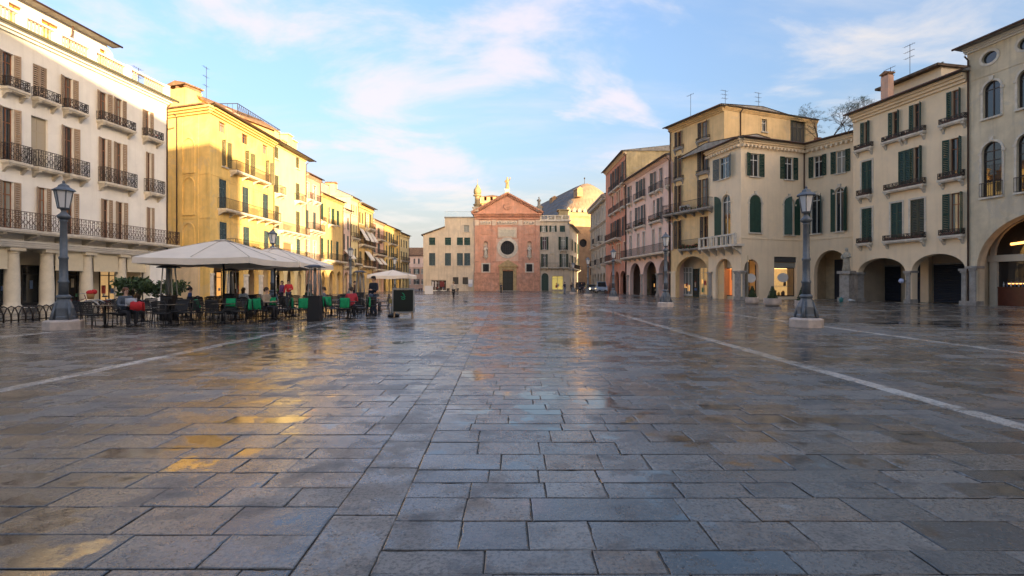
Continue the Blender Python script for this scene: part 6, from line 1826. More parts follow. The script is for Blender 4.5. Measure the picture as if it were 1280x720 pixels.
def person(loc, rot, label, pose='stand', h=1.74, top=(0.05, 0.05, 0.06), legs=(0.05, 0.06, 0.09), hair=(0.05, 0.03, 0.02), cap=None, coat=False, longhair=False, group=None, arms='down', lean=0.0):
    """facing -Y before rotation"""
    k = h / 1.75
    P = {}
    if pose == 'sit':
        P['pel'] = (0, 0.02, 0.50); P['sp'] = (0, 0.03, 0.70); P['ch'] = (0, 0.0, 0.92); P['nk'] = (0, -0.01, 1.08)
        for sg, n in ((-1, 'l'), (1, 'r')):
            P['hip' + n] = (0.09 * sg, 0.0, 0.50); P['kn' + n] = (0.12 * sg, -0.42, 0.52); P['an' + n] = (0.12 * sg, -0.38, 0.09); P['toe' + n] = (0.13 * sg, -0.56, 0.04)
    else:
        st = 0.0 if pose == 'stand' else 0.24
        P['pel'] = (0, 0, 0.94); P['sp'] = (0, -0.01, 1.14); P['ch'] = (0, 0.0 - lean * 0.5, 1.34); P['nk'] = (0, -lean, 1.49)
        for sg, n in ((-1, 'l'), (1, 'r')):
            d = st * sg
            P['hip' + n] = (0.09 * sg, 0, 0.90); P['kn' + n] = (0.10 * sg, -0.03 - d * 0.7, 0.49); P['an' + n] = (0.11 * sg, 0.02 - d * 1.2 + (0.08 if d < 0 else 0), 0.08 + (0.04 if d < 0 else 0)); P['toe' + n] = (0.13 * sg, -0.16 - d * 1.2 + (0.08 if d < 0 else 0), 0.035)
    nz = P['nk'][2]; ny = P['nk'][1]
    for sg, n in ((-1, 'l'), (1, 'r')):
        P['sh' + n] = (0.18 * sg, ny + 0.02, nz - 0.07)
        if arms == 'front' or (arms == 'mixed' and sg > 0):
            P['el' + n] = (0.25 * sg, ny - 0.05, nz - 0.34); P['wr' + n] = (0.12 * sg, ny - 0.28, nz - 0.33)
        else:
            sw = 0.10 * sg if pose == 'walk' else 0.02
            P['el' + n] = (0.24 * sg, ny + 0.03 + sw * 0.4, nz - 0.36); P['wr' + n] = (0.25 * sg, ny - 0.04 + sw * 1.3, nz - 0.60)
    V = lambda n: Vector(P[n]) * k
    t = thing('person', label, 'person', loc, rot, group)
    g = Graph()
    pel = g.add(V('pel'), (0.13 * k, 0.095 * k)); sp = g.add(V('sp'), (0.12 * k, 0.085 * k), pel); ch = g.add(V('ch'), (0.145 * k, 0.095 * k), sp); nk = g.add(V('nk'), 0.055 * k, ch)
    hd = Vector((0, -0.015, 0.0)) * k
    n2 = g.add(V('nk') + Vector((0, -0.005, 0.07)) * k, 0.052 * k, nk)
    h1 = g.add(V('nk') + Vector((0, -0.025, 0.12)) * k, (0.064 * k, 0.082 * k), n2); h2 = g.add(V('nk') + Vector((0, -0.015, 0.19)) * k, (0.074 * k, 0.092 * k), h1); g.add(V('nk') + Vector((0, 0, 0.245)) * k, (0.055 * k, 0.07 * k), h2)
    jk = Graph()
    jp = jk.add(V('pel') + Vector((0, 0, -0.06 if not coat or pose == 'sit' else -0.28)) * k, (0.165 * k, 0.125 * k)); js = jk.add(V('sp'), (0.15 * k, 0.115 * k), jp); jc = jk.add(V('ch'), (0.17 * k, 0.12 * k), js); jn = jk.add(V('nk') + Vector((0, 0, -0.005)) * k, 0.075 * k, jc)
    tr = Graph(); tp = tr.add(V('pel'), (0.15 * k, 0.115 * k))
    shoes = MB()
    for n in 'lr':
        a = g.add(V('hip' + n), 0.085 * k, pel); b_ = g.add(V('kn' + n), 0.055 * k, a); c = g.add(V('an' + n), 0.04 * k, b_); g.add(V('toe' + n), 0.03 * k, c)
        ta = tr.add(V('hip' + n), 0.098 * k, tp); tb = tr.add(V('kn' + n), 0.072 * k, ta); tr.add(V('an' + n) + Vector((0, 0, -0.01)) * k, 0.062 * k, tb)
        an, to = V('an' + n), V('toe' + n)
        shoes.tube([an + Vector((0, 0.06, -0.03)) * k, an + Vector((0, 0.0, -0.015)) * k, (an + to) / 2 + Vector((0, 0, -0.005)) * k, to], [0.035 * k, 0.052 * k, 0.046 * k, 0.03 * k], 6)
        s_ = g.add(V('sh' + n), 0.055 * k, ch); e = g.add(V('el' + n), 0.042 * k, s_); w = g.add(V('wr' + n), 0.028 * k, e)
        js_ = jk.add(V('sh' + n), 0.078 * k, jc); je = jk.add(V('el' + n), 0.062 * k, js_); d_ = (V('wr' + n) - V('el' + n)); jk.add(V('el' + n) + d_ * 0.92, 0.05 * k, je)
        d_.normalize(); sd = d_.cross(Vector((0, 1, 0.2))).normalized(); cu = d_.cross(sd)
        pm = g.add(V('wr' + n) + d_ * 0.075 * k, (0.036 * k, 0.018 * k), w)
        for f in range(4):
            off = sd * (f - 1.5) * 0.021 * k; ln = (0.062, 0.075, 0.070, 0.055)[f] * k
            f1 = g.add(V('wr' + n) + d_ * 0.11 * k + off, 0.0095 * k, pm); f2 = g.add(V('wr' + n) + d_ * (0.11 * k + ln * 0.6) + off + cu * 0.012 * k, 0.0085 * k, f1); g.add(V('wr' + n) + d_ * (0.11 * k + ln) + off + cu * 0.035 * k, 0.0075 * k, f2)
        th1 = g.add(V('wr' + n) + d_ * 0.05 * k - sd * 0.04 * k, 0.011 * k, pm); g.add(V('wr' + n) + d_ * 0.085 * k - sd * 0.058 * k + cu * 0.02 * k, 0.009 * k, th1)
    put('body', skin_mesh('body', g.v, g.e, g.r, SKIN), t)
    cn = lambda c: '_'.join(str(int(x * 1000)) for x in c)
    put('jacket', skin_mesh('jacket', jk.v, jk.e, jk.r, mat('cloth_' + cn(top), top, rough=0.9, var=0.25, vscale=6, bump=0.3, bscale=25)), t)
    put('trousers', skin_mesh('trousers', tr.v, tr.e, tr.r, mat('cloth_' + cn(legs), legs, rough=0.9, var=0.25, vscale=6, bump=0.3, bscale=25)), t)
    shoes.build('shoes', mat('dark_shoe_leather', (0.03, 0.025, 0.022), rough=0.5), t)
    c = V('nk') + Vector((0, -0.008, 0.185)) * k
    hm = MB().lathe([(0.096, -0.02), (0.104, 0.03), (0.095, 0.07), (0.06, 0.105), (0.012, 0.115)], 10, (0, 0.018 * k, 0), sx=0.86 * k, sy=1.02 * k)
    hm.tube([(-0.05, 0.075 * k, 0.0), (0, 0.1 * k, -0.03), (0.05, 0.075 * k, 0.0)], 0.05 * k, 6)
    if longhair: hm.lathe([(0.06, -0.2), (0.09, -0.1), (0.10, 0.0)], 8, (0, 0.045 * k, 0), sx=0.9, sy=0.8)
    hm.build('hair', mat('hair_' + cn(hair), hair, rough=0.7), t, c)
    fc = MB().lathe([(0.015, -0.02), (0.018, -0.01), (0.008, 0.03)], 6, (0, -0.098 * k, -0.015 * k), mi=0)
    for sg in (-1, 1):
        fc.ball((0.03 * sg * k, -0.088 * k, 0.012 * k), 0.012 * k, 6, mi=1); fc.ball((0.076 * sg * k, 0.01, -0.005), 0.022 * k, 6, sx=0.4, mi=0)
    fc.bar((-0.022 * k, -0.094 * k, -0.055 * k), (0.022 * k, -0.094 * k, -0.055 * k), 0.008, mi=2)
    fc.build('face', [SKIN, mat('eye', (0.03, 0.025, 0.02), rough=0.3), mat('lips', (0.38, 0.14, 0.12))], t, c)
    if cap:
        MB().lathe([(0.108, 0.03), (0.11, 0.06), (0.09, 0.11), (0.02, 0.13)], 10, (0, 0.012, 0), sx=0.9 * k, sy=1.04 * k).box(-0.07 * k, 0.07 * k, -0.18 * k, -0.09 * k, 0.035, 0.045).build('cap', mat('cap_cloth', cap, rough=0.9), t, c)
    return t

# ------------------------------------------------------------------ cafe on the left
def make_chair():
    t = thing('cafe_chair', 'x', 'chair')
    s = MB().box(-0.22, 0.22, -0.22, 0.22, 0.43, 0.462)
    s.box(-0.225, 0.225, -0.225, -0.19, 0.40, 0.429); s.build('seat', WICKER, t)
    bk = MB()
    for i in range(7):
        z0 = 0.50 + i * 0.054
        y = 0.20 + 0.09 * (z0 - 0.46) / 0.4
        bk.add([(-0.20, y + 0.015, z0), (0.20, y + 0.015, z0), (0.20, y + 0.025, z0 + 0.043), (-0.20, y + 0.025, z0 + 0.043), (-0.20, y + 0.035, z0), (0.20, y + 0.035, z0), (0.20, y + 0.045, z0 + 0.043), (-0.20, y + 0.045, z0 + 0.043)], [(0, 1, 2, 3), (7, 6, 5, 4), (3, 2, 6, 7), (0, 4, 5, 1)])
    bk.tube([(-0.2, 0.285, 0.86), (0.0, 0.315, 0.875), (0.2, 0.285, 0.86)], 0.018, 5)
    bk.build('backrest', WICKER, t)
    for sx in (-1, 1):
        MB().tube([(0.2 * sx, -0.2, 0.43), (0.215 * sx, -0.235, 0.0)], 0.014, 5).build('leg', BLACKP, t)
        MB().tube([(0.205 * sx, 0.29, 0.87), (0.205 * sx, 0.205, 0.45), (0.215 * sx, 0.27, 0.0)], 0.014, 5).build('leg', BLACKP, t)
    return t
def make_table():
    t = thing('cafe_table', 'x', 'table')
    MB().box(-0.34, 0.34, -0.34, 0.34, 0.71, 0.735).build('table_top', mat('dark_table_top', (0.05, 0.045, 0.04), rough=0.3), t)
    MB().tube([(0, 0, 0.05), (0, 0, 0.71)], 0.032, 8).build('column', BLACKP, t)
    MB().box(-0.22, 0.22, -0.22, 0.22, 0.0, 0.03).lathe([(0.10, 0.03), (0.035, 0.09)], 8).build('foot', BLACKP, t)
    return t
ORD = ['first', 'second', 'third', 'fourth', 'fifth', 'sixth', 'seventh', 'eighth', 'ninth', 'tenth', 'eleventh', 'twelfth', 'thirteenth', 'fourteenth', 'fifteenth', 'sixteenth', 'seventeenth', 'eighteenth', 'nineteenth', 'twentieth', 'twenty-first', 'twenty-second', 'twenty-third', 'twenty-fourth']
def cafe():
    rnd = random.Random(21)
    chair, table = make_chair(), make_table()
    used = {'c': False, 't': False}
    rows = [[(-13.9, 17.5), (-12.15, 18.2), (-10.7, 18.9)],
            [(-14.4, 20.0), (-12.9, 20.6), (-11.3, 20.9), (-9.8, 20.4), (-8.3, 21.0), (-6.9, 21.5)],
            [(-14.6, 22.9), (-13.4, 23.6), (-11.3, 23.2), (-9.9, 23.2), (-8.3, 23.5), (-6.6, 23.9)],
            [(-14.7, 25.6), (-13.4, 26.0), (-11.2, 25.8), (-9.6, 26.0), (-8.0, 26.4)],
            [(-14.4, 28.6), (-11.4, 28.8), (-9.6, 29.0), (-8.0, 29.4)]]
    RN = ['front', 'second', 'third', 'fourth', 'back']
    chairs = []
    for ri, row in enumerate(rows):
        n_c = 0
        row_ch = []
        for ti, (x, y) in enumerate(row):
            a = R(rnd.uniform(-8, 8) + 10)
            o = table if not used['t'] else copy_tree(table); used['t'] = True
            o.location = (x, y, 0.003); o.rotation_euler = (0, 0, a)
            tag(o, f'small dark square cafe table, {ORD[ti]} from the left in the {RN[ri]} row', 'table', 'cafe tables under the parasols')
            for k, (dx, dy, r_) in enumerate(((0, -0.62, 180), (0, 0.62, 0), (-0.62, 0, 90), (0.62, 0, 270))):
                if (ri, ti) == (0, 0) and k == 2: pass
                elif rnd.random() < 0.04: continue
                dx += rnd.uniform(-0.05, 0.05); dy += rnd.uniform(-0.06, 0.06)
                ca, sa = math.cos(a), math.sin(a)
                px, py = x + dx * ca - dy * sa, y + dx * sa + dy * ca
                row_ch.append((px, py, R(r_) + a + R(rnd.uniform(-9, 9)), k, ti))
        # from left to right in the picture
        row_ch.sort(key=lambda q: q[0] / q[1])
        for i, (px, py, rz, k, ti) in enumerate(row_ch):
            o = chair if not used['c'] else copy_tree(chair); used['c'] = True
            o.location = (px, py, 0.003); o.rotation_euler = (0, 0, rz)
            tag(o, f'black slatted cafe chair, {ORD[i]} from the left in the {RN[ri]} row of tables', 'chair', 'cafe chairs around the tables')
            chairs.append((px, py, rz, ri, i, k))
    # green fleeces hung over chair backs
    def fleece(px, py, rz, m, label, cat='blanket'):
        mb = MB(); n = 6
        prof = [(0.19, 0.60), (0.24, 0.76), (0.27, 0.88), (0.30, 0.905), (0.335, 0.88), (0.335, 0.74), (0.33, 0.60), (0.34, 0.50)]
        rr = random.Random(int(px * 100))
        sk = rr.uniform(-0.10, 0.10); hw = rr.uniform(0.14, 0.19)
        vs = [(-hw + 2 * hw * i / n + sk * (0.9 - z) * 1.2, y + 0.012 * math.sin(i * 1.9 + j), z + (rr.uniform(-0.02, 0.02) if j in (0, len(prof) - 1) else 0)) for j, (y, z) in enumerate(prof) for i in range(n + 1)]
        mb.add(vs, [(j*(n+1)+i, j*(n+1)+i+1, (j+1)*(n+1)+i+1, (j+1)*(n+1)+i) for j in range(len(prof)-1) for i in range(n)], 0, True)
        o = mb.build('blanket', m, None, (px, py, 0.003), rz)
        sd_ = o.modifiers.new('thickness', 'SOLIDIFY'); sd_.thickness = 0.012
        tag(o, label, cat, 'blankets on the cafe chairs')
    targets = [262, 286, 303, 312, 323, 333, 355, 381, 388, 404, 411, 428, 452]
    free = list(chairs); cnt = 0
    for tx in targets:
        best = min(free, key=lambda q: abs(640 + 640 * q[0] / q[1] - tx) + (6 * q[3]))
        free.remove(best)
        cnt += 1
        i, ri = best[4], best[3]
        fleece(best[0], best[1], best[2], GREENC, f'bright green fleece over the {ORD[i]} chair from the left in the {RN[ri]} row')
    # parasols
    def parasol(cx, cy, half, zv, zp, label, square=True, m=UMB, base_w=0.45):
        t = thing('parasol', label, 'parasol', (cx, cy, 0.003), 0, 'cream parasols over the cafe')
        cv = MB(); n = 4; nr = 6
        def ring(f):
            out = []
            for sd_ in range(4):
                for i in range(n):
                    u = -1 + 2 * i / n
                    x, y = [(u, -1), (1, u), (-u, 1), (-1, -u)][sd_]
                    sag = -0.06 * math.sin(math.pi * i / n) * f
                    out.append((x * half * f, y * half * f, sag))
            return out
        vs = []
        for j in range(nr + 1):
            f = 0.03 + 0.97 * j / nr
            z = zp - (zp - zv) * (f ** 1.12)
            vs += [(x, y, z + s_) for x, y, s_ in ring(f)]
        N_ = 4 * n
        cv.add(vs, [(j*N_+i, j*N_+(i+1) % N_, (j+1)*N_+(i+1) % N_, (j+1)*N_+i) for j in range(nr) for i in range(N_)])
        c = cv.build('canopy', m, t)
        va = MB(); top = vs[-N_:]
        low = [(x * 1.006, y * 1.006, z - 0.24 + 0.015 * math.sin(i * 2.3)) for i, (x, y, z) in enumerate(top)]
        va.add(top + low, [(i, (i+1) % N_, (i+1) % N_ + N_, i + N_) for i in range(N_)])
        va.build('valance', m, c)
        MB().add([(0, 0, zp + 0.02)] + [(0.3*half*x/2.25, 0.3*half*y/2.25, zp - 0.05) for x, y in ((-1,-1),(1,-1),(1,1),(-1,1))], [(0,1,2),(0,2,3),(0,3,4),(0,4,1)]).build('vent_cap', m, c)
        for sx in (-1, 1):
            for sy in (-1, 1):
                r_ = MB().bar((0, 0, zp - 0.09), (sx * half * 0.97, sy * half * 0.97, zv - 0.03), 0.035).build('rib', IRON, t)
                MB().bar((0, 0, zv - 0.25), (sx * half * 0.5, sy * half * 0.5, (zp + zv) / 2 - 0.1), 0.025).build('strut', IRON, r_)
        for x, y in ((0, -1), (1, 0), (0, 1), (-1, 0)): MB().bar((0, 0, zp - 0.09), (x * half * 0.97, y * half * 0.97, zv - 0.09), 0.03).build('rib', IRON, t)
        for x, y in ((1, -1), (1, 1), (-1, 1), (-1, -1), (0, -1), (1, 0), (0, 1), (-1, 0)):
            # stitched seam running down the canvas
            MB().tube([(x * half * f, y * half * f, zp - (zp - zv) * (f ** 1.12) + 0.006) for f in (0.05, 0.3, 0.55, 0.8, 1.0)], 0.012, 4).build('seam', mat('seam_thread', (0.48, 0.42, 0.34), rough=0.9), c)
        MB().tube([(0, 0, 0.1), (0, 0, zp - 0.03)], 0.045, 8).build('pole', BLACKP, t)
        MB().box(-base_w, base_w, -base_w, base_w, 0.0, 0.11).lathe([(0.12, 0.11), (0.07, 0.3)], 8).build('base', STONE_G, t)
        return t
    parasol(-12.5, 22.2, 2.28, 2.52, 3.38, 'largest cream square parasol, nearest and left, above the black chairs')
    parasol(-12.5, 27.0, 2.28, 2.52, 3.38, 'second cream square parasol, directly behind the largest one')
    parasol(-9.2, 39.5, 1.55, 2.15, 2.55, 'small cream parasol standing apart behind the menu board')
    # patio heaters
    def heater():
        t = thing('patio_heater', 'x', 'heater')
        MB().lathe([(0.36, 0.0), (0.36, 0.06), (0.31, 0.95), (0.33, 0.97), (0.33, 1.0)], 4, smooth=False, phase=R(45)).build('base', BLACKP, t)
        for k in range(4):
            a = R(45 + 90 * k); MB().bar((0.31*math.cos(a), 0.31*math.sin(a), 1.0), (0.22*math.cos(a), 0.22*math.sin(a), 2.12), 0.035).build('post', ALU, t)
        MB().tube([(0, 0, 1.0), (0, 0, 2.1)], 0.06, 8).build('glass_tube', mat('smoky_tube', (0.25, 0.24, 0.23), rough=0.15), t)
        MB().lathe([(0.46, 2.12), (0.46, 2.15), (0.25, 2.22), (0.05, 2.24)], 4, smooth=False, phase=R(45)).build('cap', mat('dark_heater_cap', (0.06, 0.06, 0.065), rough=0.4, metal=0.5), t)
        return t
    hp = heater()
    for i, (x, y, l) in enumerate(((-7.85, 20.4, 'pyramid patio heater with black base at the right of the near tables'), (-14.0, 20.9, 'pyramid patio heater beneath the left edge of the largest parasol'), (-13.9, 25.3, 'pyramid patio heater beneath the second parasol, left of its pole'), (-8.6, 29.0, 'pyramid patio heater at the back of the cafe near the standing man'))):
        o = hp if i == 0 else copy_tree(hp)
        o.location = (x, y, 0.003); o.rotation_euler = (0, 0, R(9)); tag(o, l, 'heater', 'patio heaters in the cafe')
    # menu board
    t = thing('menu_board', 'black double sided menu board with pale frame and a green chalk emblem', 'sign', (-4.75, 22.4, 0.003), R(8))
    f = MB()
    for y, sg in ((-0.16, 1), (0.16, -1)):
        for x in (-0.45, 0.45): f.bar((x, y, 0.2), (x, y * 0.45, 1.24), 0.05)
        f.bar((-0.45, y * 0.93, 0.24), (0.45, y * 0.93, 0.24), 0.05); f.bar((-0.45, y * 0.45, 1.24), (0.45, y * 0.45, 1.24), 0.06)
    f.box(-0.47, 0.47, -0.075, 0.075, 1.262, 1.285)
    f.build('frame', ALU, t)
    for x in (-0.36, 0.36):
        for y in (-0.17, 0.17): MB().bar((x, y, 0.26), (x * 1.08, y * 1.25, 0.0), 0.045).build('leg', mat('pale_wood', (0.35, 0.24, 0.14), rough=0.7), t)
    bl = MB().add([(-0.42, -0.162, 0.27), (0.42, -0.162, 0.27), (0.42, -0.085, 1.2), (-0.42, -0.085, 1.2)], [(0, 1, 2, 3)]).add([(-0.42, 0.162, 0.27), (0.42, 0.162, 0.27), (0.42, 0.085, 1.2), (-0.42, 0.085, 1.2)], [(3, 2, 1, 0)])
    bo = bl.build('blackboard', mat('blackboard', (0.008, 0.012, 0.010), rough=0.35), t)
    em = MB(); yb = lambda z: -0.162 + 0.077 * (z - 0.27) / 0.93 - 0.006
    for pts in ([(-0.06, 1.08), (0.0, 1.05), (0.05, 0.98), (0.02, 0.93)], [(-0.10, 0.92), (0.0, 0.88), (0.09, 0.92)], [(-0.08, 0.83), (0, 0.79), (0.07, 0.82), (0.06, 0.88)]):
        em.tube([(x, yb(z), z) for x, z in pts], 0.012, 4)
    em.build('chalk_emblem', mat('green_chalk', (0.03, 0.45, 0.22), rough=0.9), bo)
    t = thing('bollard_stand', 'grey stand with a yellow box and dark foot left of the menu board', 'stand', (-5.25, 22.7, 0.003))
    MB().lathe([(0.26, 0), (0.26, 0.12), (0.14, 0.16)], 10).build('foot', BLACKP, t)
    MB().lathe([(0.11, 0.16), (0.11, 0.62)], 8).build('post', STONE_G, t)
    MB().box(-0.17, 0.17, -0.17, 0.17, 0.62, 0.80).build('box', mat('yellow_box', (0.50, 0.36, 0.12), rough=0.6), t)
    # people of the cafe
    person((-13.25, 17.55, 0.0), R(65), 'seated person with brown hair in a grey jacket at the nearest table', 'sit', 1.72, (0.10, 0.12, 0.15), (0.03, 0.03, 0.035), (0.14, 0.06, 0.03), arms='front')
    tag(MB().box(-0.16, 0.16, -0.03, 0.03, 0.0, 0.26).ball((0, -0.03, 0.14), 0.13, 8, sx=1.2, sy=0.5).build('handbag', mat('light_grey_cloth', (0.42, 0.44, 0.48), rough=0.9), None, (-12.93, 17.38, 0.72), R(30)), 'light grey bundle held by the seated person in the grey jacket', 'bag')
    mb = MB(); n = 6
    prof = [(-0.16, 0.62), (-0.15, 0.80), (-0.12, 0.87), (0.0, 0.89), (0.12, 0.87), (0.15, 0.78), (0.17, 0.58)]
    mb.add([(-0.17 + 0.34 * i / n, y, z + 0.02 * math.sin(i * 2)) for y, z in prof for i in range(n + 1)], [(j*(n+1)+i, j*(n+1)+i+1, (j+1)*(n+1)+i+1, (j+1)*(n+1)+i) for j in range(len(prof)-1) for i in range(n)], 0, True)
    o = mb.build('coat', REDC, None, (-12.62, 17.25, -0.02), R(20)); o.modifiers.new('thickness', 'SOLIDIFY').thickness = 0.03
    tag(o, 'red coat hung over a chair beside the person in grey', 'coat')
    person((-6.55, 24.2, 0.003), R(-25), 'man standing by the menu board in a dark jacket, cap and blue jeans', 'stand', 1.80, (0.018, 0.022, 0.035), (0.07, 0.10, 0.16), (0.03, 0.02, 0.02), cap=(0.02, 0.02, 0.025), arms='mixed')
    person((-6.95, 22.15, 0.0), R(200), 'seated person with a red jacket at the right end of the tables', 'sit', 1.72, (0.45, 0.04, 0.06), (0.04, 0.04, 0.05), (0.06, 0.035, 0.02), arms='front')
    person((-12.9, 24.6, 0.0), R(170), 'seated person in pale blue under the largest parasol', 'sit', 1.65, (0.30, 0.38, 0.50), (0.05, 0.05, 0.06), (0.10, 0.06, 0.03), arms='front', longhair=True)
    person((-15.6, 24.8, 0.0), R(120), 'seated person in dark blue behind the left patio heater', 'sit', 1.7, (0.05, 0.08, 0.18), (0.04, 0.04, 0.05), (0.05, 0.03, 0.02), arms='front')
    for x, y, r_, l, tc, lc in ((-10.1, 21.05, 80, 'seated person in a beige coat at the second row of tables', (0.40, 0.31, 0.22), (0.05, 0.05, 0.06)),
                                (-10.7, 26.9, 150, 'seated person in a dark green jacket deep under the parasols', (0.04, 0.09, 0.06), (0.06, 0.06, 0.08)),
                                (-8.9, 24.2, -60, 'seated person in a grey hooded jacket near the right parasol edge', (0.18, 0.18, 0.20), (0.05, 0.06, 0.1)),
                                (-7.4, 27.0, 100, 'seated person in maroon near the back right tables', (0.22, 0.04, 0.06), (0.05, 0.05, 0.06))):
        person((x, y, 0.0), R(r_), l, 'sit', 1.7, tc, lc, (0.06, 0.04, 0.025), arms='front')
    person((-14.4, 33.0, 0.0), R(20), 'person in a bright red jacket standing behind the second parasol', 'stand', 1.72, (0.55, 0.03, 0.035), (0.05, 0.05, 0.07), (0.05, 0.03, 0.02), arms='mixed')
    person((-15.1, 33.6, 0.0), R(-30), 'person in a purple coat next to the one in bright red', 'stand', 1.66, (0.14, 0.05, 0.16), (0.04, 0.04, 0.05), (0.08, 0.05, 0.03), coat=True, longhair=True)
    person((-16.2, 41.0, 0.0), R(60), 'person in a black coat walking before the lit arcade', 'walk', 1.76, (0.025, 0.028, 0.03), (0.03, 0.03, 0.035), (0.04, 0.03, 0.02), coat=True)
    person((-13.2, 43.0, 0.0), R(100), 'person in dark brown near the small far lamp on the left', 'walk', 1.7, (0.10, 0.05, 0.03), (0.03, 0.035, 0.05), (0.04, 0.03, 0.02), coat=True)
    # far tables by the plain house
    k = 0
    for i in range(6):
        for j in range(2):
            x, y = -15.4 + 1.35 * i, 74 + 1.7 * j
            for q, (dx, r_) in enumerate(((-0.45, 90), (0.45, 270))):
                o = copy_tree(chair); o.location = (x + dx, y, 0.003); o.rotation_euler = (0, 0, R(r_ + 25))
                n_ = 2 * i + q
                tag(o, f'dark chair far off by the plain house, {ORD[n_]} in its {"near" if j == 0 else "far"} row', 'chair', 'far cafe chairs before the plain house')
    t = thing('planter', 'white slatted partition between the far cafe chairs by the plain house', 'partition', (-11.9, 73.3, 0.003))
    MB().box(-0.6, 0.6, -0.05, 0.05, 0.05, 1.25).build('panel', mat('white_panel', (0.6, 0.6, 0.62), rough=0.6), t)
    for x in (-0.55, 0.55): MB().box(x - 0.04, x + 0.04, -0.2, 0.2, 0, 0.05).build('foot', BLACKP, t)
    # single figures on the square
    person((-5.85, 51.3, 0.003), R(170), 'person in a cream coat and black trousers walking towards the church', 'walk', 1.72, (0.55, 0.47, 0.38), (0.02, 0.02, 0.022), (0.25, 0.18, 0.10), coat=True)
    person((-1.9, 88.0, 0.003), R(40), 'small dark figure standing by the church doorway', 'stand', 1.66, (0.05, 0.05, 0.07), (0.04, 0.04, 0.05), (0.04, 0.03, 0.02), arms='front')
    person((7.75, 75.0, 0.003), R(-60), 'person in a navy jacket and pale jeans before the yellow lit shop', 'stand', 1.78, (0.03, 0.035, 0.07), (0.22, 0.26, 0.34), (0.04, 0.03, 0.02), arms='front', lean=0.06)
    person((9.35, 80.0, 0.003), R(30), 'person in dark grey standing left of the cyclist', 'stand', 1.7, (0.06, 0.055, 0.06), (0.04, 0.04, 0.05), (0.05, 0.03, 0.02))
    person((11.15, 82.0, 0.003), R(10), 'person in black walking a bicycle near the parked cars', 'walk', 1.74, (0.025, 0.025, 0.03), (0.03, 0.03, 0.04), (0.04, 0.03, 0.02), arms='front')
cafe()

# ------------------------------------------------------------------ bicycles and rack
def make_bike():
    t = thing('bicycle', 'x', 'bicycle')
    for x in (-0.52, 0.52):
        w = MB().tube([(x + 0.33 * math.cos(a), 0, 0.34 + 0.33 * math.sin(a)) for a in [2*math.pi*i/18 for i in range(19)]], 0.018, 5, cap=False).build('wheel', BLACKP, t)
        sp = MB()
        for i in range(9):
            a = math.pi * i / 9; sp.bar((x - 0.32*math.cos(a), 0, 0.34 - 0.32*math.sin(a)), (x + 0.32*math.cos(a), 0, 0.34 + 0.32*math.sin(a)), 0.006)
        sp.build('spokes', ALU, w)
        MB().tube([(x + 0.38 * math.cos(a), 0, 0.34 + 0.38 * math.sin(a)) for a in [math.pi*(0.1 + 0.8*i/8) for i in range(9)]], 0.025, 5).build('mudguard', ALU, w)
    fr = MB()
    FRM = mat('dark_red_bike_frame', (0.14, 0.02, 0.02), rough=0.4)
    for p, q in (((-0.52, 0, 0.34), (-0.05, 0, 0.30)), ((-0.05, 0, 0.30), (-0.18, 0, 0.82)), ((-0.52, 0, 0.34), (-0.16, 0, 0.74)), ((-0.05, 0, 0.30), (0.36, 0, 0.72)), ((-0.15, 0, 0.62), (0.34, 0, 0.80)), ((0.52, 0, 0.34), (0.32, 0, 0.98))): fr.tube([p, q], 0.018, 6)
    fr.build('frame', FRM, t)
    MB().tube([(0.22, -0.26, 1.02), (0.33, -0.16, 1.06), (0.32, 0, 1.0), (0.33, 0.16, 1.06), (0.22, 0.26, 1.02)], 0.014, 5).build('handlebar', ALU, t)
    MB().lathe([(0.02, 0), (0.11, 0.02), (0.09, 0.07), (0.03, 0.08)], 8, (-0.2, 0, 0.84), sx=1.3, sy=0.8).build('saddle', BLACKP, t)
    b = MB().lathe([(0.15, 0), (0.20, 0.24)], 8, (0.55, 0, 0.78), sx=0.8).build('basket', mat('wicker_basket', (0.36, 0.19, 0.07), rough=0.9, bump=0.6, bscale=40), t)
    MB().tube([(-0.02, 0.06, 0.30), (0.0, 0.16, 0.24), (0.07, 0.16, 0.24)], 0.014, 5).build('pedal', BLACKP, t)
    return t
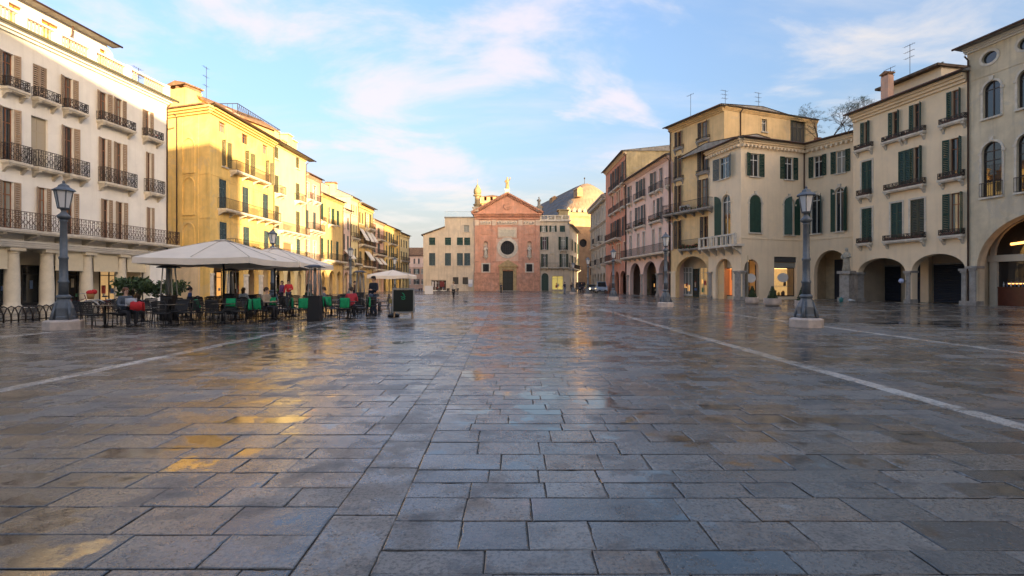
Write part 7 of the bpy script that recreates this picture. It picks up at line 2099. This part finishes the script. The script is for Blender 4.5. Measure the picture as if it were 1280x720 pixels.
def rack_and_bikes():
    r_ = thing('bike_rack', 'long low rack of overlapping black iron hoops in front of the white townhouse', 'bike rack', (-18.9, 17.0, 0.003), R(90))
    n = 26
    for i in range(n):
        x = 0.29 * i
        MB().tube([(x - 0.28, 0, 0), (x - 0.27, 0, 0.32), (x - 0.17, 0, 0.54), (x, 0, 0.62), (x + 0.17, 0, 0.54), (x + 0.27, 0, 0.32), (x + 0.28, 0, 0)], 0.022, 5).build('hoop', IRON, r_)
    MB().bar((-0.3, 0.05, 0.08), (0.29 * n, 0.05, 0.08), 0.04).build('rail', IRON, r_)
    p = make_bike()
    for i, (x, y, a, l) in enumerate(((-19.6, 23.0, 20, 'bicycle with a wicker basket parked right of the left lamp post'), (-19.0, 24.2, 14, 'silver framed bicycle parked behind the near black chairs'), (-19.2, 25.3, 25, 'bicycle parked farthest along the rack, before the columns'), (11.5, 81.6, -60, 'bicycle pushed by the person in black near the cars'))):
        o = p if i == 0 else copy_tree(p)
        o.location = (x, y, 0.003); o.rotation_euler = (0, 0, R(a)); tag(o, l, 'bicycle', 'bicycles')
    tag(MB().ball((0, 0, 0.1), 0.17, 8, sz=0.7).ball((0.12, 0.05, 0.13), 0.12, 8).build('bag', REDC, None, (-19.6 + 0.55 * math.cos(R(20)), 23.0 + 0.55 * math.sin(R(20)), 0.98)), 'red bag lying in the wicker basket of the parked bicycle', 'bag')
    # potted shrubs between the columns
    def shrub(x, y, h, n, label):
        t = thing('potted_shrub', label, 'plant', (x, y, 0.003), 0, 'potted shrubs by the white townhouse')
        MB().lathe([(0.2, 0), (0.28, 0.42), (0.31, 0.45), (0.26, 0.45)], 10).build('pot', mat('grey_pot', (0.12, 0.12, 0.12), rough=0.7), t)
        st, lf = MB(), MB(); rr = random.Random(int(x * 77 + y))
        for k in range(14):
            a = rr.uniform(0, 6.28); q = rr.uniform(0.2, 0.65)
            e = Vector((q * math.cos(a), q * math.sin(a), 0.45 + h * rr.uniform(0.55, 1)))
            st.tube([(0, 0, 0.4), (e.x * 0.4, e.y * 0.4, 0.45 + (e.z - 0.45) * 0.6), e], 0.012, 4)
            leaf_cluster(lf, e, 0.28, n, 0.10, rr, k % 2, 1.0)
        st.build('stems', TWIG, t); tag(lf.build('foliage', [FOL, FOL2], t), kind='stuff')
    shrub(-16.6, 22.4, 1.2, 34, 'leafy potted shrub right behind the person in the grey jacket')
    shrub(-18.0, 24.6, 1.3, 34, 'potted shrub standing by the third visible column')
    shrub(-17.1, 25.4, 1.0, 28, 'smaller potted shrub left of the largest parasol')
    shrub(-18.9, 28.6, 1.2, 28, 'potted shrub near the right pilaster of the white townhouse')
rack_and_bikes()

# ------------------------------------------------------------------ right side: topiary, statue, small things
def right_things():
    for x, y, rr, hh, l in ((17.65, 37.6, 0.48, 0.50, 'clipped cone shrub in a low round stone pot, left of the other two'), (17.5, 34.4, 0.56, 0.52, 'clipped cone shrub in a wide round stone pot before the lit shop window'), (16.75, 29.5, 0.42, 0.52, 'clipped cone shrub in a round stone pot half hidden by the near lamp')):
        t = thing('topiary', l, 'plant', (x, y, 0.003), 0, 'cone shrubs in stone pots')
        MB().lathe([(rr * 0.72, 0), (rr * 0.9, 0.08), (rr, hh * 0.55), (rr * 0.97, hh * 0.9), (rr * 1.02, hh), (rr * 0.85, hh), (rr * 0.8, hh - 0.06)], 18).build('pot', MARBLE, t)
        f = MB(); rd = random.Random(int(x * 10))
        for k in range(1100):
            z = rd.random() ** 1.3; rad = 0.30 * (1 - z) + 0.02; a = rd.uniform(0, 6.283); q = rad * math.sqrt(rd.uniform(0.6, 1.05))
            c = Vector((q * math.cos(a), q * math.sin(a), hh - 0.05 + 0.85 * z))
            d = Vector((math.cos(a) + rd.gauss(0, 0.5), math.sin(a) + rd.gauss(0, 0.5), rd.gauss(0.5, 0.5))).normalized(); e = d.orthogonal().normalized()
            f.add([c, c + d * 0.03 + e * 0.018, c + d * 0.06, c + d * 0.03 - e * 0.018], [(0, 1, 2, 3)], k % 2)
        f.lathe([(0.25, hh - 0.06), (0.12, hh + 0.4), (0.01, hh + 0.75)], 9, mi=0)
        tag(f.build('foliage', [FOL, mat('deep_green_leaf', (0.02, 0.05, 0.022), rough=0.7)], t), kind='stuff')
    # stone figure on its pier
    t = thing('statue', 'weathered grey stone figure standing on a pier between the archways on the right', 'statue', (28.55, 43.7, 0.0), R(-60))
    MB().box(-0.5, 0.5, -0.5, 0.5, 0, 0.35).box(-0.38, 0.38, -0.38, 0.38, 0.352, 2.35).box(-0.52, 0.52, -0.52, 0.52, 2.352, 2.6).build('pier', STONE_G, t)
    put('figure', statue_mesh(1.95, mat('weathered_figure_stone', (0.42, 0.38, 0.30), rough=0.9, var=0.4, vscale=3), False, 'figure'), t, (0, 0, 2.6))
    tag(MB().lathe([(0.13, 0), (0.17, 0.3), (0.18, 0.32), (0.15, 0.32)], 10).lathe([(0.06, 0.32), (0.05, 0.42)], 8).build('bucket', mat('teal_plastic', (0.08, 0.30, 0.32), rough=0.5), None, (27.0, 42.0, 0.003)), 'small teal plastic bucket standing left of the statue pier', 'bucket')
    tag(MB().ball((0, 0, 0.13), 0.2, 8, sz=0.65).ball((0.2, 0.02, 0.1), 0.15, 8, sz=0.7).build('sack', mat('white_sack', (0.5, 0.5, 0.48), rough=0.8), None, (27.65, 41.8, 0.003)), 'white sack lying at the foot of the statue pier', 'sack')
    # bare shrubs and vines of the roof garden above the cream corner house
    def bare(x, y, z, h, seed, label, leaf=0):
        t = thing('roof_shrub', label, 'plant', (x, y, z), 0, 'bare shrubs in the roof garden')
        MB().lathe([(0.28, 0), (0.36, 0.5), (0.38, 0.55), (0.3, 0.55)], 8).build('pot', mat('terracotta_pot', (0.32, 0.14, 0.08), rough=0.9), t)
        b = MB(); rd = random.Random(seed)
        tips = []
        def grow(p, d, ln, r_, lv):
            q = p + d * ln
            b.tube([p, (p + q) / 2 + Vector((rd.gauss(0, 0.04), rd.gauss(0, 0.04), 0)), q], [r_, r_ * 0.8, r_ * 0.6], 4, cap=False)
            if lv == 0: tips.append(q); return
            for _ in range(rd.choice((2, 3, 3))):
                dd = (d + Vector((rd.gauss(0, 0.55), rd.gauss(0, 0.55), rd.gauss(0.05, 0.3)))).normalized()
                grow(q, dd, ln * rd.uniform(0.6, 0.85), r_ * 0.6, lv - 1)
        for _ in range(3): grow(Vector((0, 0, 0.5)), Vector((rd.gauss(0, 0.5), rd.gauss(0, 0.5), 1)).normalized(), h * 0.30, 0.05, 5)
        b.build('branches', TWIG, t)
        lf = MB()
        for p in tips: leaf_cluster(lf, p, 0.16, leaf, 0.05, rd)
        if leaf: tag(lf.build('foliage', FOL, t), kind='stuff')
    for i, (x, y, h) in enumerate(((32.0, 53.6, 3.6), (33.2, 53.0, 4.2), (34.1, 52.2, 4.0), (34.6, 51.0, 3.4))):
        bare(x, y, 16.2, h, 5 + i, ['leftmost bare shrub in the roof garden above the cream corner house', 'tallest bare shrub in the roof garden, second from the left', 'third bare shrub in the roof garden from the left', 'rightmost bare shrub in the roof garden beside the beige attic'][i], 5)
    t = thing('fir_tree', 'slim pale green fir top rising behind the roof of the beige townhouse', 'tree', (39.4, 47.0, 0.0))
    tr = MB().tube([(0, 0, 0), (0.1, 0, 12), (0, 0, 21.8)], [0.28, 0.18, 0.03], 7).build('trunk', TWIG, t)
    f = MB(); rd = random.Random(9)
    for k in range(1500):
        z = 21.8 - 11 * rd.random() ** 1.2; rad = 0.03 + (21.9 - z) * 0.24; a = rd.uniform(0, 6.283); q = rad * rd.uniform(0.3, 1)
        d = Vector((math.cos(a), math.sin(a), 0.15)); c = Vector((q * math.cos(a), q * math.sin(a), z)); s_ = Vector((-math.sin(a), math.cos(a), 0)) * 0.05
        f.add([c - s_, c + d * 0.22, c + s_, c - d * 0.12], [(0, 1, 2, 3)], k % 2)
    tag(f.build('crown', [mat('pale_fir_needles', (0.11, 0.16, 0.07), rough=0.8), FOL2], t), kind='stuff')
    # pigeons
    def pigeon(x, y, a, label):
        t = thing('pigeon', label, 'pigeon', (x, y, 0.003), R(a), 'pigeons on the paving')
        b = MB()
        b.tube([(-0.17, 0, 0.13), (-0.10, 0, 0.125), (0.0, 0, 0.13), (0.075, 0, 0.16), (0.105, 0, 0.205), (0.115, 0, 0.24), (0.13, 0, 0.255), (0.155, 0, 0.25)], [0.012, 0.04, 0.062, 0.05, 0.03, 0.025, 0.024, 0.006], 8)
        b.build('body', mat('pigeon_grey', (0.10, 0.11, 0.13), rough=0.7, var=0.4, vscale=20), t)
        for s_ in (-1, 1):
            MB().ball((-0.05, 0.05 * s_, 0.14), 0.085, 8, sx=1.25, sy=0.22, sz=0.5).build('wing', mat('pigeon_wing', (0.07, 0.075, 0.085), rough=0.7), t)
            MB().tube([(0.0, 0.025 * s_, 0.09), (0.01, 0.025 * s_, 0.01), (0.05, 0.03 * s_, 0.005)], 0.006, 4).build('leg', mat('pigeon_leg', (0.35, 0.12, 0.10)), t)
    pigeon(-7.75, 16.6, 40, 'pigeon on the wet paving below the second parasol')
    pigeon(-3.55, 39.0, 200, 'far pigeon alone on the open paving left of the centre strip')
right_things()

# ------------------------------------------------------------------ cars in the street at the back right
def car(x, y, rot, label, body, van=False, lights=False, sc=1.0):
    t = thing('parked_car', label, 'car', (x, y, 0.003), rot, 'cars in the street by the church')
    W, Lg = 0.86, 2.1
    H = 1.9 if van else 1.46
    pm = mat('car_paint_' + '_'.join(str(int(c * 100)) for c in body), body, rough=0.25, metal=0.3)
    # profile along y: front at -Lg
    prof = [(-Lg, 0.30), (-Lg - 0.02, 0.62), (-Lg + 0.12, 0.80), (-Lg + 0.95, 0.95), (Lg - 0.1, 0.98), (Lg, 0.70), (Lg - 0.02, 0.30)]
    m = MB()
    for i, wx in enumerate((W,)):
        n = len(prof)
        vs = [(-W, a, z) for a, z in prof] + [(W, a, z) for a, z in prof]
        m.add(vs, [tuple(range(n))[::-1], tuple(range(n, 2*n))] + [(i, (i+1) % n, (i+1) % n + n, i + n) for i in range(n)])
    m.build('body', pm, t)
    cab = [(-Lg + 0.95, 0.955), (-Lg + 1.65, H), (Lg - 0.55, H), (Lg - 0.12, 0.985)]
    w2 = W * 0.80
    vs = [(-W * (0.98 if z < 1.1 else 0.80), a, z) for a, z in cab] + [(W * (0.98 if z < 1.1 else 0.80), a, z) for a, z in cab]
    MB().add(vs, [(0, 1, 2, 3), (7, 6, 5, 4), (0, 4, 5, 1), (1, 5, 6, 2), (2, 6, 7, 3)]).build('cabin', pm, t)
    def lerp(p, q, f): return tuple(a + (b - a) * f for a, b in zip(p, q))
    a0, a1 = Vector(vs[0]), Vector(vs[1]); b0, b1 = Vector(vs[4]), Vector(vs[5])
    off = Vector((0, -0.012, 0.006))
    MB().add([a0.lerp(a1, 0.1) * 1 + Vector((0.1, 0, 0)) + off, b0.lerp(b1, 0.1) + Vector((-0.1, 0, 0)) + off, b0.lerp(b1, 0.92) + Vector((-0.07, 0, 0)) + off, a0.lerp(a1, 0.92) + Vector((0.07, 0, 0)) + off], [(0, 1, 2, 3)]).build('windscreen', GLASS, t)
    for sg in (0, 4):
        p = [Vector(v) for v in vs[sg:sg + 4]]; o = Vector((-0.012 if sg == 0 else 0.012, 0, 0.004))
        c = sum(p, Vector()) / 4
        MB().add([c + (q - c) * 0.84 + o for q in p], [(0, 1, 2, 3)]).build('side_window', GLASS, t)
    for sx in (-1, 1):
        for yy in (-Lg + 0.72, Lg - 0.72):
            w = MB().tube([(sx * (W - 0.16), yy, 0.32), (sx * (W + 0.015), yy, 0.32)], 0.32, 14).build('wheel', BLACKP, t)
            MB().tube([(sx * (W + 0.0), yy, 0.32), (sx * (W + 0.03), yy, 0.32)], 0.19, 10).build('rim', ALU, w)
        MB().ball((sx * (W - 0.22), -Lg + 0.02, 0.68), 0.13, 8, sy=0.5, sz=0.7).build('headlight', mat('lit_headlight', (1, 0.9, 0.7), emit=(1, 0.78, 0.45), estr=3.0) if lights else mat('clear_headlight', (0.6, 0.6, 0.6), rough=0.15), t)
        MB().box(sx * (W + 0.10) - 0.09, sx * (W + 0.10) + 0.09, -Lg + 1.15, -Lg + 1.25, 0.98, 1.12).build('mirror', pm, t)
    MB().box(-W * 0.75, W * 0.75, -Lg - 0.04, -Lg + 0.02, 0.40, 0.56).build('grille', BLACKP, t)
    MB().box(-0.26, 0.26, -Lg - 0.055, -Lg - 0.041, 0.42, 0.53).build('number_plate', mat('white_plate', (0.6, 0.6, 0.6)), t)
    MB().box(-W, W, -Lg - 0.06, -Lg - 0.0, 0.24, 0.38).build('bumper', BLACKP, t)
car(14.8, 85.0, R(-4), 'pale blue people carrier parked closest, at the foot of the orange red house', (0.42, 0.50, 0.58), van=True)
car(14.6, 94.5, R(2), 'silver car with its headlights on, behind the pale blue people carrier', (0.45, 0.46, 0.47), lights=True)
car(14.3, 106.0, R(3), 'dark van farthest in the street beside the off white corner house', (0.06, 0.05, 0.07), van=True)
